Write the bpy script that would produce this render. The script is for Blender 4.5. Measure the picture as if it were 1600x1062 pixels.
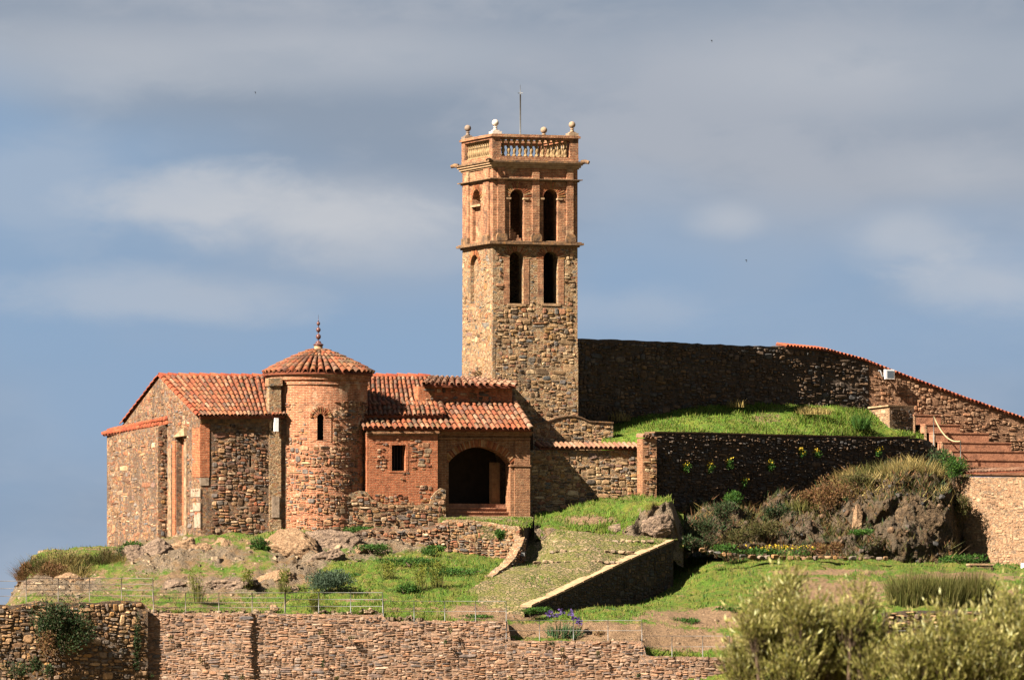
import bpy, math, random
import numpy as np
from mathutils import Vector, Matrix
from mathutils.geometry import tessellate_polygon

for _o in list(bpy.data.objects):
    bpy.data.objects.remove(_o, do_unlink=True)
R = math.radians
scene = bpy.context.scene
col = scene.collection

# ------------------------------------------------------------------ camera
# the church hill seen from the village below: 320 m away, long lens, level camera
D, S, HZ = 320.0, 40.0, 1100.0
cam_d = bpy.data.cameras.new('camera')
cam = bpy.data.objects.new('camera', cam_d)
col.objects.link(cam)
cam.location = (0, -D, 0)
cam.rotation_euler = (R(90), 0, 0)
cam_d.sensor_width = 36.0
cam_d.lens = 36.0 * D / (1600 / S)
cam_d.shift_y = (HZ - 531) / 1600.0
cam_d.clip_start = 1.0
cam_d.clip_end = 20000.0
scene.camera = cam
cam_d.dof.use_dof = True
cam_d.dof.focus_distance = 322.0
cam_d.dof.aperture_fstop = 4.8

# ------------------------------------------------------------------ light
SUN_AZ, SUN_EL = 51.0, 40.0            # degrees to the left of the viewer's back, height
EXPO = 2.55
sun_h = Vector((-math.sin(R(SUN_AZ)), -math.cos(R(SUN_AZ)), 0))
sun_dir = (sun_h * math.cos(R(SUN_EL)) + Vector((0, 0, math.sin(R(SUN_EL))))).normalized()
sun_d = bpy.data.lights.new('sun', 'SUN')
sun_d.energy = 5.0
sun_d.angle = R(0.5)
sun_d.color = (1.0, 0.905, 0.79)
sun = bpy.data.objects.new('sun', sun_d)
sun.rotation_euler = (-sun_dir).to_track_quat('-Z', 'Y').to_euler()
sun.location = (-60, -60, 80)
col.objects.link(sun)

world = bpy.data.worlds.new('World')
scene.world = world
world.use_nodes = True
SKY_STRENGTH = 0.05


def N(nt, t, ins=None, **kw):
    n = nt.nodes.new(t)
    for k, v in kw.items():
        setattr(n, k, v)
    if ins:
        for k, v in ins.items():
            s = n.inputs[k]
            if hasattr(v, 'is_output'):
                nt.links.new(v, s)
            else:
                s.default_value = v
    return n


def M_(nt, op, a, b=None, c=None, clamp=False):
    n = nt.nodes.new('ShaderNodeMath')
    n.operation = op
    n.use_clamp = clamp
    for i, v in enumerate((a, b, c)):
        if v is None:
            continue
        if hasattr(v, 'is_output'):
            nt.links.new(v, n.inputs[i])
        else:
            n.inputs[i].default_value = v
    return n.outputs[0]


def MIX(nt, f, a, b, blend='MIX'):
    n = nt.nodes.new('ShaderNodeMix')
    n.data_type = 'RGBA'
    n.blend_type = blend
    n.clamp_factor = True
    for s, v in ((n.inputs[0], f), (n.inputs[6], a), (n.inputs[7], b)):
        if hasattr(v, 'is_output'):
            nt.links.new(v, s)
        elif isinstance(v, (int, float)):
            s.default_value = v
        else:
            s.default_value = (v[0], v[1], v[2], 1)
    return n.outputs[2]


def RAMP(nt, f, stops, interp='LINEAR'):
    n = nt.nodes.new('ShaderNodeValToRGB')
    cr = n.color_ramp
    cr.interpolation = interp
    while len(cr.elements) < len(stops):
        cr.elements.new(0.5)
    for e, (p, c) in zip(cr.elements, stops):
        e.position = p
        e.color = (c[0], c[1], c[2], 1) if not isinstance(c, (int, float)) else (c, c, c, 1)
    nt.links.new(f, n.inputs[0])
    return n.outputs[0]


def SS(nt, v, lo, hi):
    n = nt.nodes.new('ShaderNodeMapRange')
    n.interpolation_type = 'SMOOTHSTEP'
    n.inputs[1].default_value = lo
    n.inputs[2].default_value = hi
    nt.links.new(v, n.inputs[0])
    return n.outputs[0]


def NOISE(nt, vec, scale, detail=4, rough=0.55, dist=0.0):
    n = N(nt, 'ShaderNodeTexNoise', {'Scale': scale, 'Detail': detail, 'Roughness': rough, 'Distortion': dist})
    if vec is not None:
        nt.links.new(vec, n.inputs['Vector'])
    return n.outputs['Fac']


def build_world():
    nt = world.node_tree
    nt.nodes.clear()
    out = N(nt, 'ShaderNodeOutputWorld')
    bg = N(nt, 'ShaderNodeBackground', {'Strength': SKY_STRENGTH})
    nt.links.new(bg.outputs[0], out.inputs[0])
    tc = N(nt, 'ShaderNodeTexCoord')
    g = tc.outputs['Generated']
    sep = N(nt, 'ShaderNodeSeparateXYZ', {0: g})
    # clear air behind the clouds: sky sampled well above the milky horizon band
    up = N(nt, 'ShaderNodeCombineXYZ', {0: sep.outputs[0], 1: sep.outputs[1],
                                        2: M_(nt, 'ADD', M_(nt, 'ABSOLUTE', sep.outputs[2]), 0.32)})
    nrm = N(nt, 'ShaderNodeVectorMath', {0: up.outputs[0]}, operation='NORMALIZE')
    sky = N(nt, 'ShaderNodeTexSky', {0: nrm.outputs[0]}, sky_type='NISHITA', sun_disc=False,
            sun_elevation=R(SUN_EL), sun_rotation=R(180 + SUN_AZ), air_density=1.0, dust_density=0.6,
            ozone_density=2.0, altitude=600)
    # flat banks of cloud
    st = N(nt, 'ShaderNodeVectorMath', {0: g, 1: (16.0, 16.0, 38.0)}, operation='MULTIPLY')
    st = N(nt, 'ShaderNodeVectorMath', {0: st.outputs[0], 1: (3.1, 0.0, 1.1)}, operation='ADD')
    v = st.outputs[0]
    big = NOISE(nt, v, 0.62, 4, 0.42, 0.1)
    st2 = N(nt, 'ShaderNodeVectorMath', {0: v, 1: (7.0, 2.0, 5.0)}, operation='ADD')
    mid = NOISE(nt, st2.outputs[0], 1.35, 5, 0.48, 0.15)
    # higher up the cover closes
    el = SS(nt, sep.outputs[2], 0.045, 0.09)
    cover = M_(nt, 'ADD', M_(nt, 'MULTIPLY', big, 1.0), M_(nt, 'MULTIPLY', el, 0.22))
    m1 = SS(nt, cover, 0.42, 0.70)
    fine = NOISE(nt, st2.outputs[0], 4.5, 6, 0.6, 0.3)
    e = 1.0 / (SKY_STRENGTH * 2 ** EXPO)
    grey = MIX(nt, SS(nt, M_(nt, 'ADD', M_(nt, 'MULTIPLY', mid, 0.68), M_(nt, 'MULTIPLY', fine, 0.32)), 0.38, 0.62), [c * e for c in (0.275, 0.335, 0.425)], [c * e for c in (0.40, 0.435, 0.50)])
    white = [c * e for c in (0.58, 0.595, 0.63)]
    base = MIX(nt, 0.85, sky.outputs[0], [c * e for c in (0.25, 0.35, 0.47)])
    c = MIX(nt, m1, base, grey)

    def bank(x, z, rx, rz, amt):
        # a brighter cumulus bank low over the horizon at this bearing
        dx = M_(nt, 'DIVIDE', M_(nt, 'SUBTRACT', sep.outputs[0], x), rx)
        dz = M_(nt, 'DIVIDE', M_(nt, 'SUBTRACT', sep.outputs[2], z), rz)
        r = M_(nt, 'SQRT', M_(nt, 'ADD', M_(nt, 'MULTIPLY', dx, dx), M_(nt, 'MULTIPLY', dz, dz)))
        r = M_(nt, 'ADD', r, M_(nt, 'MULTIPLY', M_(nt, 'SUBTRACT', mid, 0.5), 1.7))
        r = M_(nt, 'ADD', r, M_(nt, 'MULTIPLY', M_(nt, 'SUBTRACT', fine, 0.5), 0.95))
        f = M_(nt, 'SUBTRACT', 1.0, SS(nt, r, 0.15, 0.95))
        fr = M_(nt, 'GREATER_THAN', sep.outputs[1], 0.0)
        return M_(nt, 'MULTIPLY', M_(nt, 'MULTIPLY', f, fr), amt)

    def ang(px, py):
        d = Vector(((px - 800) / S, D, (HZ - py) / S)).normalized()
        return d.x, d.z
    for px, py, w_, h_, a in ((310, 318, 240, 70, 0.72), (520, 350, 320, 90, 0.80), (620, 390, 300, 90, 0.35), (250, 470, 420, 70, 0.42), (60, 300, 200, 120, 0.25),
                              (1140, 345, 120, 55, 0.45), (1410, 370, 180, 75, 0.5), (1560, 440, 220, 100, 0.5), (1300, 110, 560, 120, 0.34), (480, 85, 560, 70, 0.34),
                              (1000, 480, 320, 70, 0.25), (1500, 270, 260, 80, 0.25), (80, 90, 300, 90, 0.25)):
        x, z = ang(px, py)
        c = MIX(nt, bank(x, z, w_ / S / D, h_ / S / D, a), c, white)
    # darker breaks of blue sky under and between the banks
    nt.links.new(c, bg.inputs['Color'])


build_world()
scene.view_settings.view_transform = 'Standard'
scene.view_settings.look = 'None'
scene.view_settings.exposure = EXPO
scene.view_settings.gamma = 1.0
scene.view_settings.use_curve_mapping = False
scene.render.engine = 'CYCLES'
scene.cycles.max_bounces = 4
scene.cycles.diffuse_bounces = 1
scene.cycles.transparent_max_bounces = 4

# ------------------------------------------------------------------ helpers
rng = random.Random(11)
nr = np.random.default_rng(5)


def P(px, py, Y):
    k = 1 + Y / D
    return Vector(((px - 800) / S * k, Y, (HZ - py) / S * k))


BASE = {}


def tag(o, label, cat, group=None, kind=None):
    o['label'] = label
    if cat:
        o['category'] = cat
    if group:
        o['group'] = group
    if kind:
        o['kind'] = kind
    return o


def thing(name, label, cat, loc, group=None):
    o = bpy.data.objects.new(name, None)
    o.empty_display_size = 0.3
    o.location = loc
    col.objects.link(o)
    BASE[o] = Vector(loc)
    return tag(o, label, cat, group)


def link(name, me, parent=None, base=None):
    o = bpy.data.objects.new(name, me)
    col.objects.link(o)
    if parent is not None:
        o.parent = parent
        BASE[o] = BASE[parent]
    else:
        b = Vector(base) if base is not None else Vector((0, 0, 0))
        o.location = b
        BASE[o] = b
    return o


def place(name, me, parent, Mw):
    """an object that shares its mesh; Mw is its matrix in the scene"""
    o = bpy.data.objects.new(name, me)
    col.objects.link(o)
    o.parent = parent
    o.matrix_basis = Matrix.Translation(-BASE[parent]) @ Mw
    BASE[o] = BASE[parent]
    return o


def np_mesh(name, verts, faces, mat, smooth=False):
    verts = np.asarray(verts, dtype=np.float32)
    faces = np.asarray(faces, dtype=np.int32)
    me = bpy.data.meshes.new(name)
    k = faces.shape[1]
    me.vertices.add(len(verts))
    me.vertices.foreach_set('co', verts.ravel())
    me.loops.add(faces.size)
    me.loops.foreach_set('vertex_index', faces.ravel())
    me.polygons.add(len(faces))
    me.polygons.foreach_set('loop_start', np.arange(0, faces.size, k, dtype=np.int32))
    me.polygons.foreach_set('loop_total', np.full(len(faces), k, dtype=np.int32))
    if smooth:
        me.polygons.foreach_set('use_smooth', np.ones(len(faces), dtype=bool))
    me.update(calc_edges=True)
    if mat:
        me.materials.append(mat)
    return me


class MB:
    def __init__(self):
        self.v, self.f, self.sm = [], [], []

    def add(self, vs, fs, smooth=False):
        b = len(self.v)
        self.v += [tuple(v) for v in vs]
        self.f += [tuple(i + b for i in f) for f in fs]
        self.sm += [smooth] * len(fs)
        return self

    def hexa(self, p):
        """8 corners: bottom ring 0-3 counter-clockwise from above, top ring 4-7"""
        return self.add(p, [(3, 2, 1, 0), (4, 5, 6, 7), (0, 1, 5, 4), (1, 2, 6, 5), (2, 3, 7, 6), (3, 0, 4, 7)])

    def box(self, o, ax, ay, az):
        o, ax, ay, az = Vector(o), Vector(ax), Vector(ay), Vector(az)
        return self.hexa([o, o + ax, o + ax + ay, o + ay, o + az, o + ax + az, o + ax + ay + az, o + ay + az])

    def tube(self, pts, rad, n=6, smooth=True):
        pts = [Vector(p) for p in pts]
        rs = rad if isinstance(rad, (list, tuple)) else [rad] * len(pts)
        vs, fs = [], []
        for i, p in enumerate(pts):
            t = (pts[min(i + 1, len(pts) - 1)] - pts[max(i - 1, 0)]).normalized()
            a = Vector((0, 0, 1)) if abs(t.z) < 0.9 else Vector((1, 0, 0))
            x = t.cross(a).normalized()
            y = t.cross(x).normalized()
            for k in range(n):
                q = 2 * math.pi * k / n
                vs.append(p + (x * math.cos(q) + y * math.sin(q)) * rs[i])
        for i in range(len(pts) - 1):
            for k in range(n):
                k2 = (k + 1) % n
                fs.append((i * n + k, i * n + k2, (i + 1) * n + k2, (i + 1) * n + k))
        fs.append(tuple(range(n)))
        fs.append(tuple((len(pts) - 1) * n + k for k in reversed(range(n))))
        return self.add(vs, fs, smooth)

    def lathe(self, c, prof, n=12, smooth=True):
        """profile of (radius, height) about a vertical axis at c"""
        c = Vector(c)
        vs, fs = [], []
        for r, h in prof:
            for k in range(n):
                q = 2 * math.pi * k / n
                vs.append(c + Vector((math.cos(q) * r, math.sin(q) * r, h)))
        for i in range(len(prof) - 1):
            for k in range(n):
                k2 = (k + 1) % n
                fs.append((i * n + k, i * n + k2, (i + 1) * n + k2, (i + 1) * n + k))
        fs.append(tuple(reversed(range(n))))
        fs.append(tuple((len(prof) - 1) * n + k for k in range(n)))
        return self.add(vs, fs, smooth)

    def mesh(self, name, mat, off=(0, 0, 0)):
        me = bpy.data.meshes.new(name)
        o = Vector(off)
        me.from_pydata([tuple(Vector(v) - o) for v in self.v], [], self.f)
        me.polygons.foreach_set('use_smooth', self.sm)
        if mat:
            me.materials.append(mat)
        me.update()
        return me

    def build(self, name, mat, parent=None, base=None):
        off = BASE[parent] if parent is not None else (base if base is not None else (0, 0, 0))
        return link(name, self.mesh(name, mat, off), parent, base)


class Path:
    """a wall line in plan; s runs to the right as seen from outside, d is outward"""

    def __init__(self, pts, pixels=True):
        if pixels:
            pts = [((px - 800) / S * (1 + Y / D), Y) for px, Y in pts]
        self.p = [Vector((a, b)) for a, b in pts]
        self.s = [0.0]
        for a, b in zip(self.p, self.p[1:]):
            self.s.append(self.s[-1] + (b - a).length)
        self.L = self.s[-1]

    def seg(self, s):
        i = 0
        while i < len(self.p) - 2 and s > self.s[i + 1]:
            i += 1
        return i

    def at(self, s):
        i = self.seg(s)
        a, b = self.p[i], self.p[i + 1]
        t = (b - a).normalized()
        q = a + t * (s - self.s[i])
        return q, math.atan2(t.y, t.x)

    def w(self, s, z, d=0.0):
        q, a = self.at(s)
        return Vector((q.x + math.sin(a) * d, q.y - math.cos(a) * d, z))

    def hit(self, px):
        r = Vector(((px - 800) / S, D))
        best = None
        n = len(self.p) - 1
        for i in range(n):
            a, b = self.p[i], self.p[i + 1]
            e = b - a
            c = a - Vector((0, -D))
            den = r.x * e.y - r.y * e.x
            if abs(den) < 1e-9:
                continue
            t = (c.x * e.y - c.y * e.x) / den
            m = (c.x * r.y - c.y * r.x) / den
            ok = (m >= -1e-6 or i == 0) and (m <= 1 + 1e-6 or i == n - 1)
            if ok:
                return self.s[i] + m * e.length, t
        return 0, 1

    def sz(self, px, py):
        s, t = self.hit(px)
        return (s, (HZ - py) / S * t)

    def off(self, d):
        q = []
        for i, p in enumerate(self.p):
            j = min(i, len(self.p) - 2)
            t = (self.p[j + 1] - self.p[j]).normalized()
            if 0 < i < len(self.p) - 1:
                t2 = (self.p[i] - self.p[i - 1]).normalized()
                t = ((t + t2) * 0.5).normalized()
            q.append((p.x + t.y * d, p.y - t.x * d))
        return Path(q, False)


class Ring:
    """a round wall about a centre; s is arc length, 0 facing the camera"""

    def __init__(self, c, r):
        self.c, self.r = Vector(c), r

    def at(self, s):
        a = s / self.r
        return Vector((self.c.x + math.sin(a) * self.r, self.c.y - math.cos(a) * self.r)), a

    def w(self, s, z, d=0.0):
        a = s / self.r
        r = self.r + d
        return Vector((self.c.x + math.sin(a) * r, self.c.y - math.cos(a) * r, z))


def inside(poly, x, y):
    r = False
    n = len(poly)
    j = n - 1
    for i in range(n):
        xi, yi = poly[i]
        xj, yj = poly[j]
        if (yi > y) != (yj > y) and x < (xj - xi) * (y - yi) / (yj - yi) + xi:
            r = not r
        j = i
    return r


def slab(mb, path, outer, holes=(), d0=-0.5, d1=0.0):
    """solid wall with openings; outlines in (s, z), from depth d0 (inner) to d1 (outer face)"""
    loops = [list(outer)] + [list(h) for h in holes]
    flat = [p for l in loops for p in l]
    tris = tessellate_polygon([[Vector((p[0], p[1], 0)) for p in l] for l in loops])
    n = len(flat)
    vs = [path.w(s, z, d1) for s, z in flat] + [path.w(s, z, d0) for s, z in flat]
    fs = []
    for t in tris:
        a, b, c = (Vector(flat[i]) for i in t)
        ccw = (b - a).cross(c - a) if False else ((b.x - a.x) * (c.y - a.y) - (b.y - a.y) * (c.x - a.x))
        t = tuple(t) if ccw > 0 else tuple(reversed(t))
        fs.append(t)
        fs.append(tuple(i + n for i in reversed(t)))
    b = 0
    for li, l in enumerate(loops):
        area = sum(l[i][0] * l[(i + 1) % len(l)][1] - l[(i + 1) % len(l)][0] * l[i][1] for i in range(len(l)))
        ccw = area > 0
        for i in range(len(l)):
            i0, i1 = b + i, b + (i + 1) % len(l)
            q = (i0, i0 + n, i1 + n, i1)
            if ccw == (li == 0):
                fs.append(q)
            else:
                fs.append(tuple(reversed(q)))
        b += len(l)
    mb.add(vs, fs)
    return mb


def arch_loop(s0, s1, zb, zs, rise=None, n=12):
    """opening from s0 to s1, sill zb, springing zs; round unless rise is given"""
    h = (s1 - s0) / 2
    c = (s0 + s1) / 2
    rise = h if rise is None else rise
    r = (h * h + rise * rise) / (2 * rise)
    a0 = math.asin(min(1, h / r))
    pts = [(s0, zb), (s1, zb)]
    for i in range(n + 1):
        a = a0 - 2 * a0 * i / n
        pts.append((c + math.sin(a) * r, zs + rise - r + math.cos(a) * r))
    return pts


def strip_wall(mb, path, top, bottom, thick, step=0.35, rough=0.0, seed=0):
    """long wall following the path; top and bottom are lists of (px, py) or heights"""
    s0, s1 = path.hit(top[0][0])[0], path.hit(top[-1][0])[0]
    tp = [path.sz(*q) for q in top]
    ts, tz = [q[0] for q in tp], [q[1] for q in tp]
    if isinstance(bottom, (int, float)):
        bs, bz = [s0, s1], [bottom, bottom]
    else:
        bp = [path.sz(*q) for q in bottom]
        bs, bz = [q[0] for q in bp], [q[1] for q in bp]
    n = max(2, int((s1 - s0) / step))
    rr = random.Random(seed)
    vs, fs = [], []
    for i in range(n + 1):
        s = s0 + (s1 - s0) * i / n
        zt = float(np.interp(s, ts, tz)) + rr.uniform(-1, 1) * rough
        zb = float(np.interp(s, bs, bz))
        vs += [path.w(s, zb, 0), path.w(s, zt, 0), path.w(s, zt + rr.uniform(-1, 1) * rough, -thick), path.w(s, zb, -thick)]
    for i in range(n):
        a, b = i * 4, i * 4 + 4
        fs += [(a, b, b + 1, a + 1), (a + 1, b + 1, b + 2, a + 2), (a + 2, b + 2, b + 3, a + 3)]
    fs += [(0, 1, 2, 3), (n * 4 + 3, n * 4 + 2, n * 4 + 1, n * 4)]
    mb.add(vs, fs)
    return [(s, float(np.interp(s, ts, tz))) for s in np.linspace(s0, s1, 60)], \
           [(s, float(np.interp(s, bs, bz))) for s in np.linspace(s0, s1, 60)]


# value noise for shaping ground and rock
def _h(ix, iy, iz):
    n = (ix * 374761393 + iy * 668265263 + iz * 2147483647 + 1013904223) & 0xffffffff
    n = ((n ^ (n >> 13)) * 1274126177) & 0xffffffff
    return ((n ^ (n >> 16)) & 0xffff) / 32767.5 - 1.0


def vnoise(x, y, z):
    x, y, z = np.asarray(x, float), np.asarray(y, float), np.asarray(z, float)
    ix, iy, iz = (np.floor(q).astype(np.int64) for q in (x, y, z))
    fx, fy, fz = x - ix, y - iy, z - iz
    fx, fy, fz = (f * f * (3 - 2 * f) for f in (fx, fy, fz))
    r = 0
    for a in (0, 1):
        for b in (0, 1):
            for c in (0, 1):
                r = r + _h(ix + a, iy + b, iz + c) * (fx if a else 1 - fx) * (fy if b else 1 - fy) * (fz if c else 1 - fz)
    return r


def fbm(x, y, z, oct=4):
    r, a = 0, 0.5
    for i in range(oct):
        r = r + a * vnoise(x, y, z)
        x, y, z = x * 2.03 + 7.1, y * 2.03 + 3.7, z * 2.03 + 1.3
        a *= 0.5
    return r


# ------------------------------------------------------------------ materials
TH = 20.0


def mk(name, rough=0.9):
    m = bpy.data.materials.new(name)
    m.use_nodes = True
    nt = m.node_tree
    b = nt.nodes['Principled BSDF']
    b.inputs['Roughness'].default_value = rough
    b.inputs['Specular IOR Level'].default_value = 0.15
    return m, nt, b


ALB = 0.565            # palette to reflectance
WARM = (ALB * 1.03, ALB * 0.915, ALB * 0.85)
NEUT = (ALB * 1.02, ALB * 0.955, ALB * 0.90)
COOL = (ALB * 1.03, ALB * 0.915, ALB * 0.88)


def setc(nt, b, c, k=(ALB, ALB, ALB)):
    nt.links.new(MIX(nt, 1.0, c, k, 'MULTIPLY'), b.inputs['Base Color'])


def bump(nt, b, h, strength=0.6, dist=0.03):
    n = N(nt, 'ShaderNodeBump', {'Strength': strength, 'Distance': dist, 'Height': h})
    nt.links.new(n.outputs[0], b.inputs['Normal'])


def rnd(nt):
    oi = N(nt, 'ShaderNodeObjectInfo')
    ge = N(nt, 'ShaderNodeNewGeometry')
    return M_(nt, 'FRACT', M_(nt, 'ADD', oi.outputs['Random'], ge.outputs['Random Per Island'])), ge.outputs['Position']


def stops(cols):
    n = len(cols)
    return [((i + 0.5) / n, c) for i, c in enumerate(cols)]


def mat_stone(name, cols, dark=0.55, lichen=None, warm=WARM):
    m, nt, b = mk(name, 0.92)
    r, pos = rnd(nt)
    c = RAMP(nt, r, stops(cols))
    n1 = NOISE(nt, pos, 9, 5, 0.65)
    c = MIX(nt, 1.0, c, RAMP(nt, n1, [(0.28, dark * .75), (0.5, 1.0), (0.75, 1.4)]), 'MULTIPLY')
    sv = N(nt, 'ShaderNodeVectorMath', {0: pos, 1: (1.5, 1.5, 0.55)}, operation='MULTIPLY')
    n3 = NOISE(nt, sv.outputs[0], 0.9, 6, 0.65, 0.3)
    c = MIX(nt, 1.0, c, RAMP(nt, n3, [(0.32, 0.38), (0.5, 0.98), (0.72, 1.3)]), 'MULTIPLY')
    if lichen:
        c = MIX(nt, SS(nt, NOISE(nt, pos, 1.7, 6, 0.7), 0.55, 0.72), c, lichen)
    setc(nt, b, c, warm)
    bump(nt, b, NOISE(nt, pos, 22, 6, 0.7), 0.75, 0.03)
    return m


def wallpos(nt, cyl=None):
    """coordinates that lie in the wall: along, up"""
    ge = N(nt, 'ShaderNodeNewGeometry')
    if cyl:
        cx, cy, rr = cyl
        sp = N(nt, 'ShaderNodeSeparateXYZ', {0: ge.outputs['Position']})
        a = M_(nt, 'ARCTAN2', M_(nt, 'SUBTRACT', sp.outputs[0], cx), M_(nt, 'SUBTRACT', cy, sp.outputs[1]))
        c = N(nt, 'ShaderNodeCombineXYZ', {0: M_(nt, 'MULTIPLY', a, rr), 1: sp.outputs[2], 2: 0.0})
        return c.outputs[0], ge.outputs['Position']
    p = N(nt, 'ShaderNodeVectorRotate', {'Vector': ge.outputs['Position'], 'Angle': R(-TH)}, rotation_type='Z_AXIS')
    q = N(nt, 'ShaderNodeVectorRotate', {'Vector': ge.outputs['True Normal'], 'Angle': R(-TH)}, rotation_type='Z_AXIS')
    sp = N(nt, 'ShaderNodeSeparateXYZ', {0: p.outputs[0]})
    sn = N(nt, 'ShaderNodeSeparateXYZ', {0: q.outputs[0]})
    f = M_(nt, 'GREATER_THAN', M_(nt, 'ABSOLUTE', sn.outputs[0]), 0.7)
    al = M_(nt, 'ADD', M_(nt, 'MULTIPLY', f, sp.outputs[1]), M_(nt, 'MULTIPLY', M_(nt, 'SUBTRACT', 1.0, f), sp.outputs[0]))
    c = N(nt, 'ShaderNodeCombineXYZ', {0: al, 1: sp.outputs[2], 2: 0.0})
    return c.outputs[0], ge.outputs['Position']


def mat_brick(name, c1, c2, mortar, cyl=None, plaster=None, plaster_amt=0.6, rowh=0.066, stain=(0.10, 0.075, 0.05), stain_amt=0.66):
    m, nt, b = mk(name, 0.93)
    uv, pos = wallpos(nt, cyl)
    wob = N(nt, 'ShaderNodeTexNoise', {'Scale': 2.3, 'Detail': 2})
    nt.links.new(pos, wob.inputs['Vector'])
    wv = N(nt, 'ShaderNodeVectorMath', {0: wob.outputs['Color'], 1: (0.05, 0.05, 0.0)}, operation='MULTIPLY')
    uv = N(nt, 'ShaderNodeVectorMath', {0: uv, 1: wv.outputs[0]}, operation='ADD').outputs[0]
    br = N(nt, 'ShaderNodeTexBrick', {'Vector': uv, 'Color1': (*c1, 1), 'Color2': (*c2, 1), 'Mortar': (*mortar, 1), 'Scale': 1.0,
                                      'Mortar Size': 0.011, 'Mortar Smooth': 0.35, 'Bias': -0.1, 'Brick Width': 0.27, 'Row Height': rowh})
    c = br.outputs['Color']
    n1 = NOISE(nt, pos, 5.5, 6, 0.7)
    c = MIX(nt, 1.0, c, RAMP(nt, n1, [(0.28, 0.36), (0.5, 0.95), (0.74, 1.4)]), 'MULTIPLY')
    if plaster:
        pf = SS(nt, NOISE(nt, pos, 1.25, 6, 0.66), plaster_amt, plaster_amt + 0.1)
        c = MIX(nt, M_(nt, 'MULTIPLY', pf, 0.85), c, plaster)
    sf = SS(nt, NOISE(nt, pos, 1.9, 7, 0.72, 0.4), stain_amt - 0.08, stain_amt + 0.12)
    c = MIX(nt, M_(nt, 'MULTIPLY', sf, 0.75), c, stain)
    setc(nt, b, c, WARM)
    h = M_(nt, 'ADD', M_(nt, 'MULTIPLY', br.outputs['Fac'], -0.8), M_(nt, 'MULTIPLY', NOISE(nt, pos, 16, 5, 0.7), 1.3))
    bump(nt, b, h, 0.8, 0.03)
    return m


def mat_rubble(name, cols, mortar, scale=6.0, grow=0.06, stain=(0.075, 0.06, 0.045), stain_amt=0.6, mort_w=0.05, bumpd=0.05, warm=WARM):
    """small stones set in mortar, for the wall behind the large stones"""
    m, nt, b = mk(name, 0.94)
    ge = N(nt, 'ShaderNodeNewGeometry')
    pos = ge.outputs['Position']
    wob = N(nt, 'ShaderNodeTexNoise', {'Scale': 3.1, 'Detail': 3})
    nt.links.new(pos, wob.inputs['Vector'])
    wv = N(nt, 'ShaderNodeVectorMath', {0: wob.outputs['Color'], 1: (0.16, 0.16, 0.10)}, operation='MULTIPLY')
    p = N(nt, 'ShaderNodeVectorMath', {0: pos, 1: wv.outputs[0]}, operation='ADD')
    p = N(nt, 'ShaderNodeVectorMath', {0: p.outputs[0], 1: (1.0, 1.0, 1.9)}, operation='MULTIPLY').outputs[0]
    vo = N(nt, 'ShaderNodeTexVoronoi', {'Vector': p, 'Scale': scale})
    ve = N(nt, 'ShaderNodeTexVoronoi', {'Vector': p, 'Scale': scale}, feature='DISTANCE_TO_EDGE')
    cr = N(nt, 'ShaderNodeSeparateColor', {0: vo.outputs['Color']})
    c = RAMP(nt, cr.outputs[0], stops(cols))
    n1 = NOISE(nt, pos, 8, 6, 0.7)
    edge = M_(nt, 'ADD', ve.outputs['Distance'], M_(nt, 'MULTIPLY', M_(nt, 'SUBTRACT', n1, 0.5), 0.14))
    ef = SS(nt, edge, mort_w * 0.4, mort_w * 1.6)
    c = MIX(nt, ef, mortar, c)
    c = MIX(nt, 1.0, c, RAMP(nt, n1, [(0.28, 0.36), (0.5, 0.95), (0.74, 1.4)]), 'MULTIPLY')
    sv = N(nt, 'ShaderNodeVectorMath', {0: pos, 1: (1.5, 1.5, 0.6)}, operation='MULTIPLY')
    sf = SS(nt, NOISE(nt, sv.outputs[0], 1.0, 7, 0.7, 0.5), stain_amt - 0.08, stain_amt + 0.12)
    c = MIX(nt, M_(nt, 'MULTIPLY', sf, 0.7), c, stain)
    setc(nt, b, c, warm)
    h = M_(nt, 'ADD', M_(nt, 'MULTIPLY', ef, 0.9), M_(nt, 'MULTIPLY', NOISE(nt, pos, 18, 6, 0.72), 0.9))
    bump(nt, b, h, 0.85, bumpd)
    return m


def mat_noise(name, cols, scale=4.0, rough=0.9, b_scale=18, b_dist=0.02, detail=6, spec=0.15, speck=False):
    m, nt, b = mk(name, rough)
    b.inputs['Specular IOR Level'].default_value = spec
    ge = N(nt, 'ShaderNodeNewGeometry')
    pos = ge.outputs['Position']
    f = NOISE(nt, pos, scale, detail, 0.68, 0.3)
    n = len(cols)
    c = RAMP(nt, f, [(0.3 + 0.4 * i / max(1, n - 1), q) for i, q in enumerate(cols)])
    if speck:
        c = MIX(nt, 1.0, c, RAMP(nt, NOISE(nt, pos, 24, 6, 0.75), [(0.32, 0.30), (0.5, 1.0), (0.66, 1.9)]), 'MULTIPLY')
    setc(nt, b, c, WARM)
    if b_dist:
        bump(nt, b, NOISE(nt, pos, b_scale, 6, 0.7), 0.7, b_dist)
    return m


def mat_tile(name, cols, moss=(0.085, 0.07, 0.03), moss_amt=0.62):
    m, nt, b = mk(name, 0.85)
    r, pos = rnd(nt)
    c = RAMP(nt, r, stops(cols))
    n1 = NOISE(nt, pos, 11, 5, 0.7)
    c = MIX(nt, 1.0, c, RAMP(nt, n1, [(0.28, 0.40), (0.5, 1.0), (0.76, 1.4)]), 'MULTIPLY')
    mf = SS(nt, NOISE(nt, pos, 3.4, 7, 0.75, 0.3), moss_amt - 0.05, moss_amt + 0.1)
    c = MIX(nt, M_(nt, 'MULTIPLY', mf, 0.8), c, moss)
    setc(nt, b, c)
    bump(nt, b, NOISE(nt, pos, 30, 4, 0.6), 0.5, 0.012)
    return m


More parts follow.
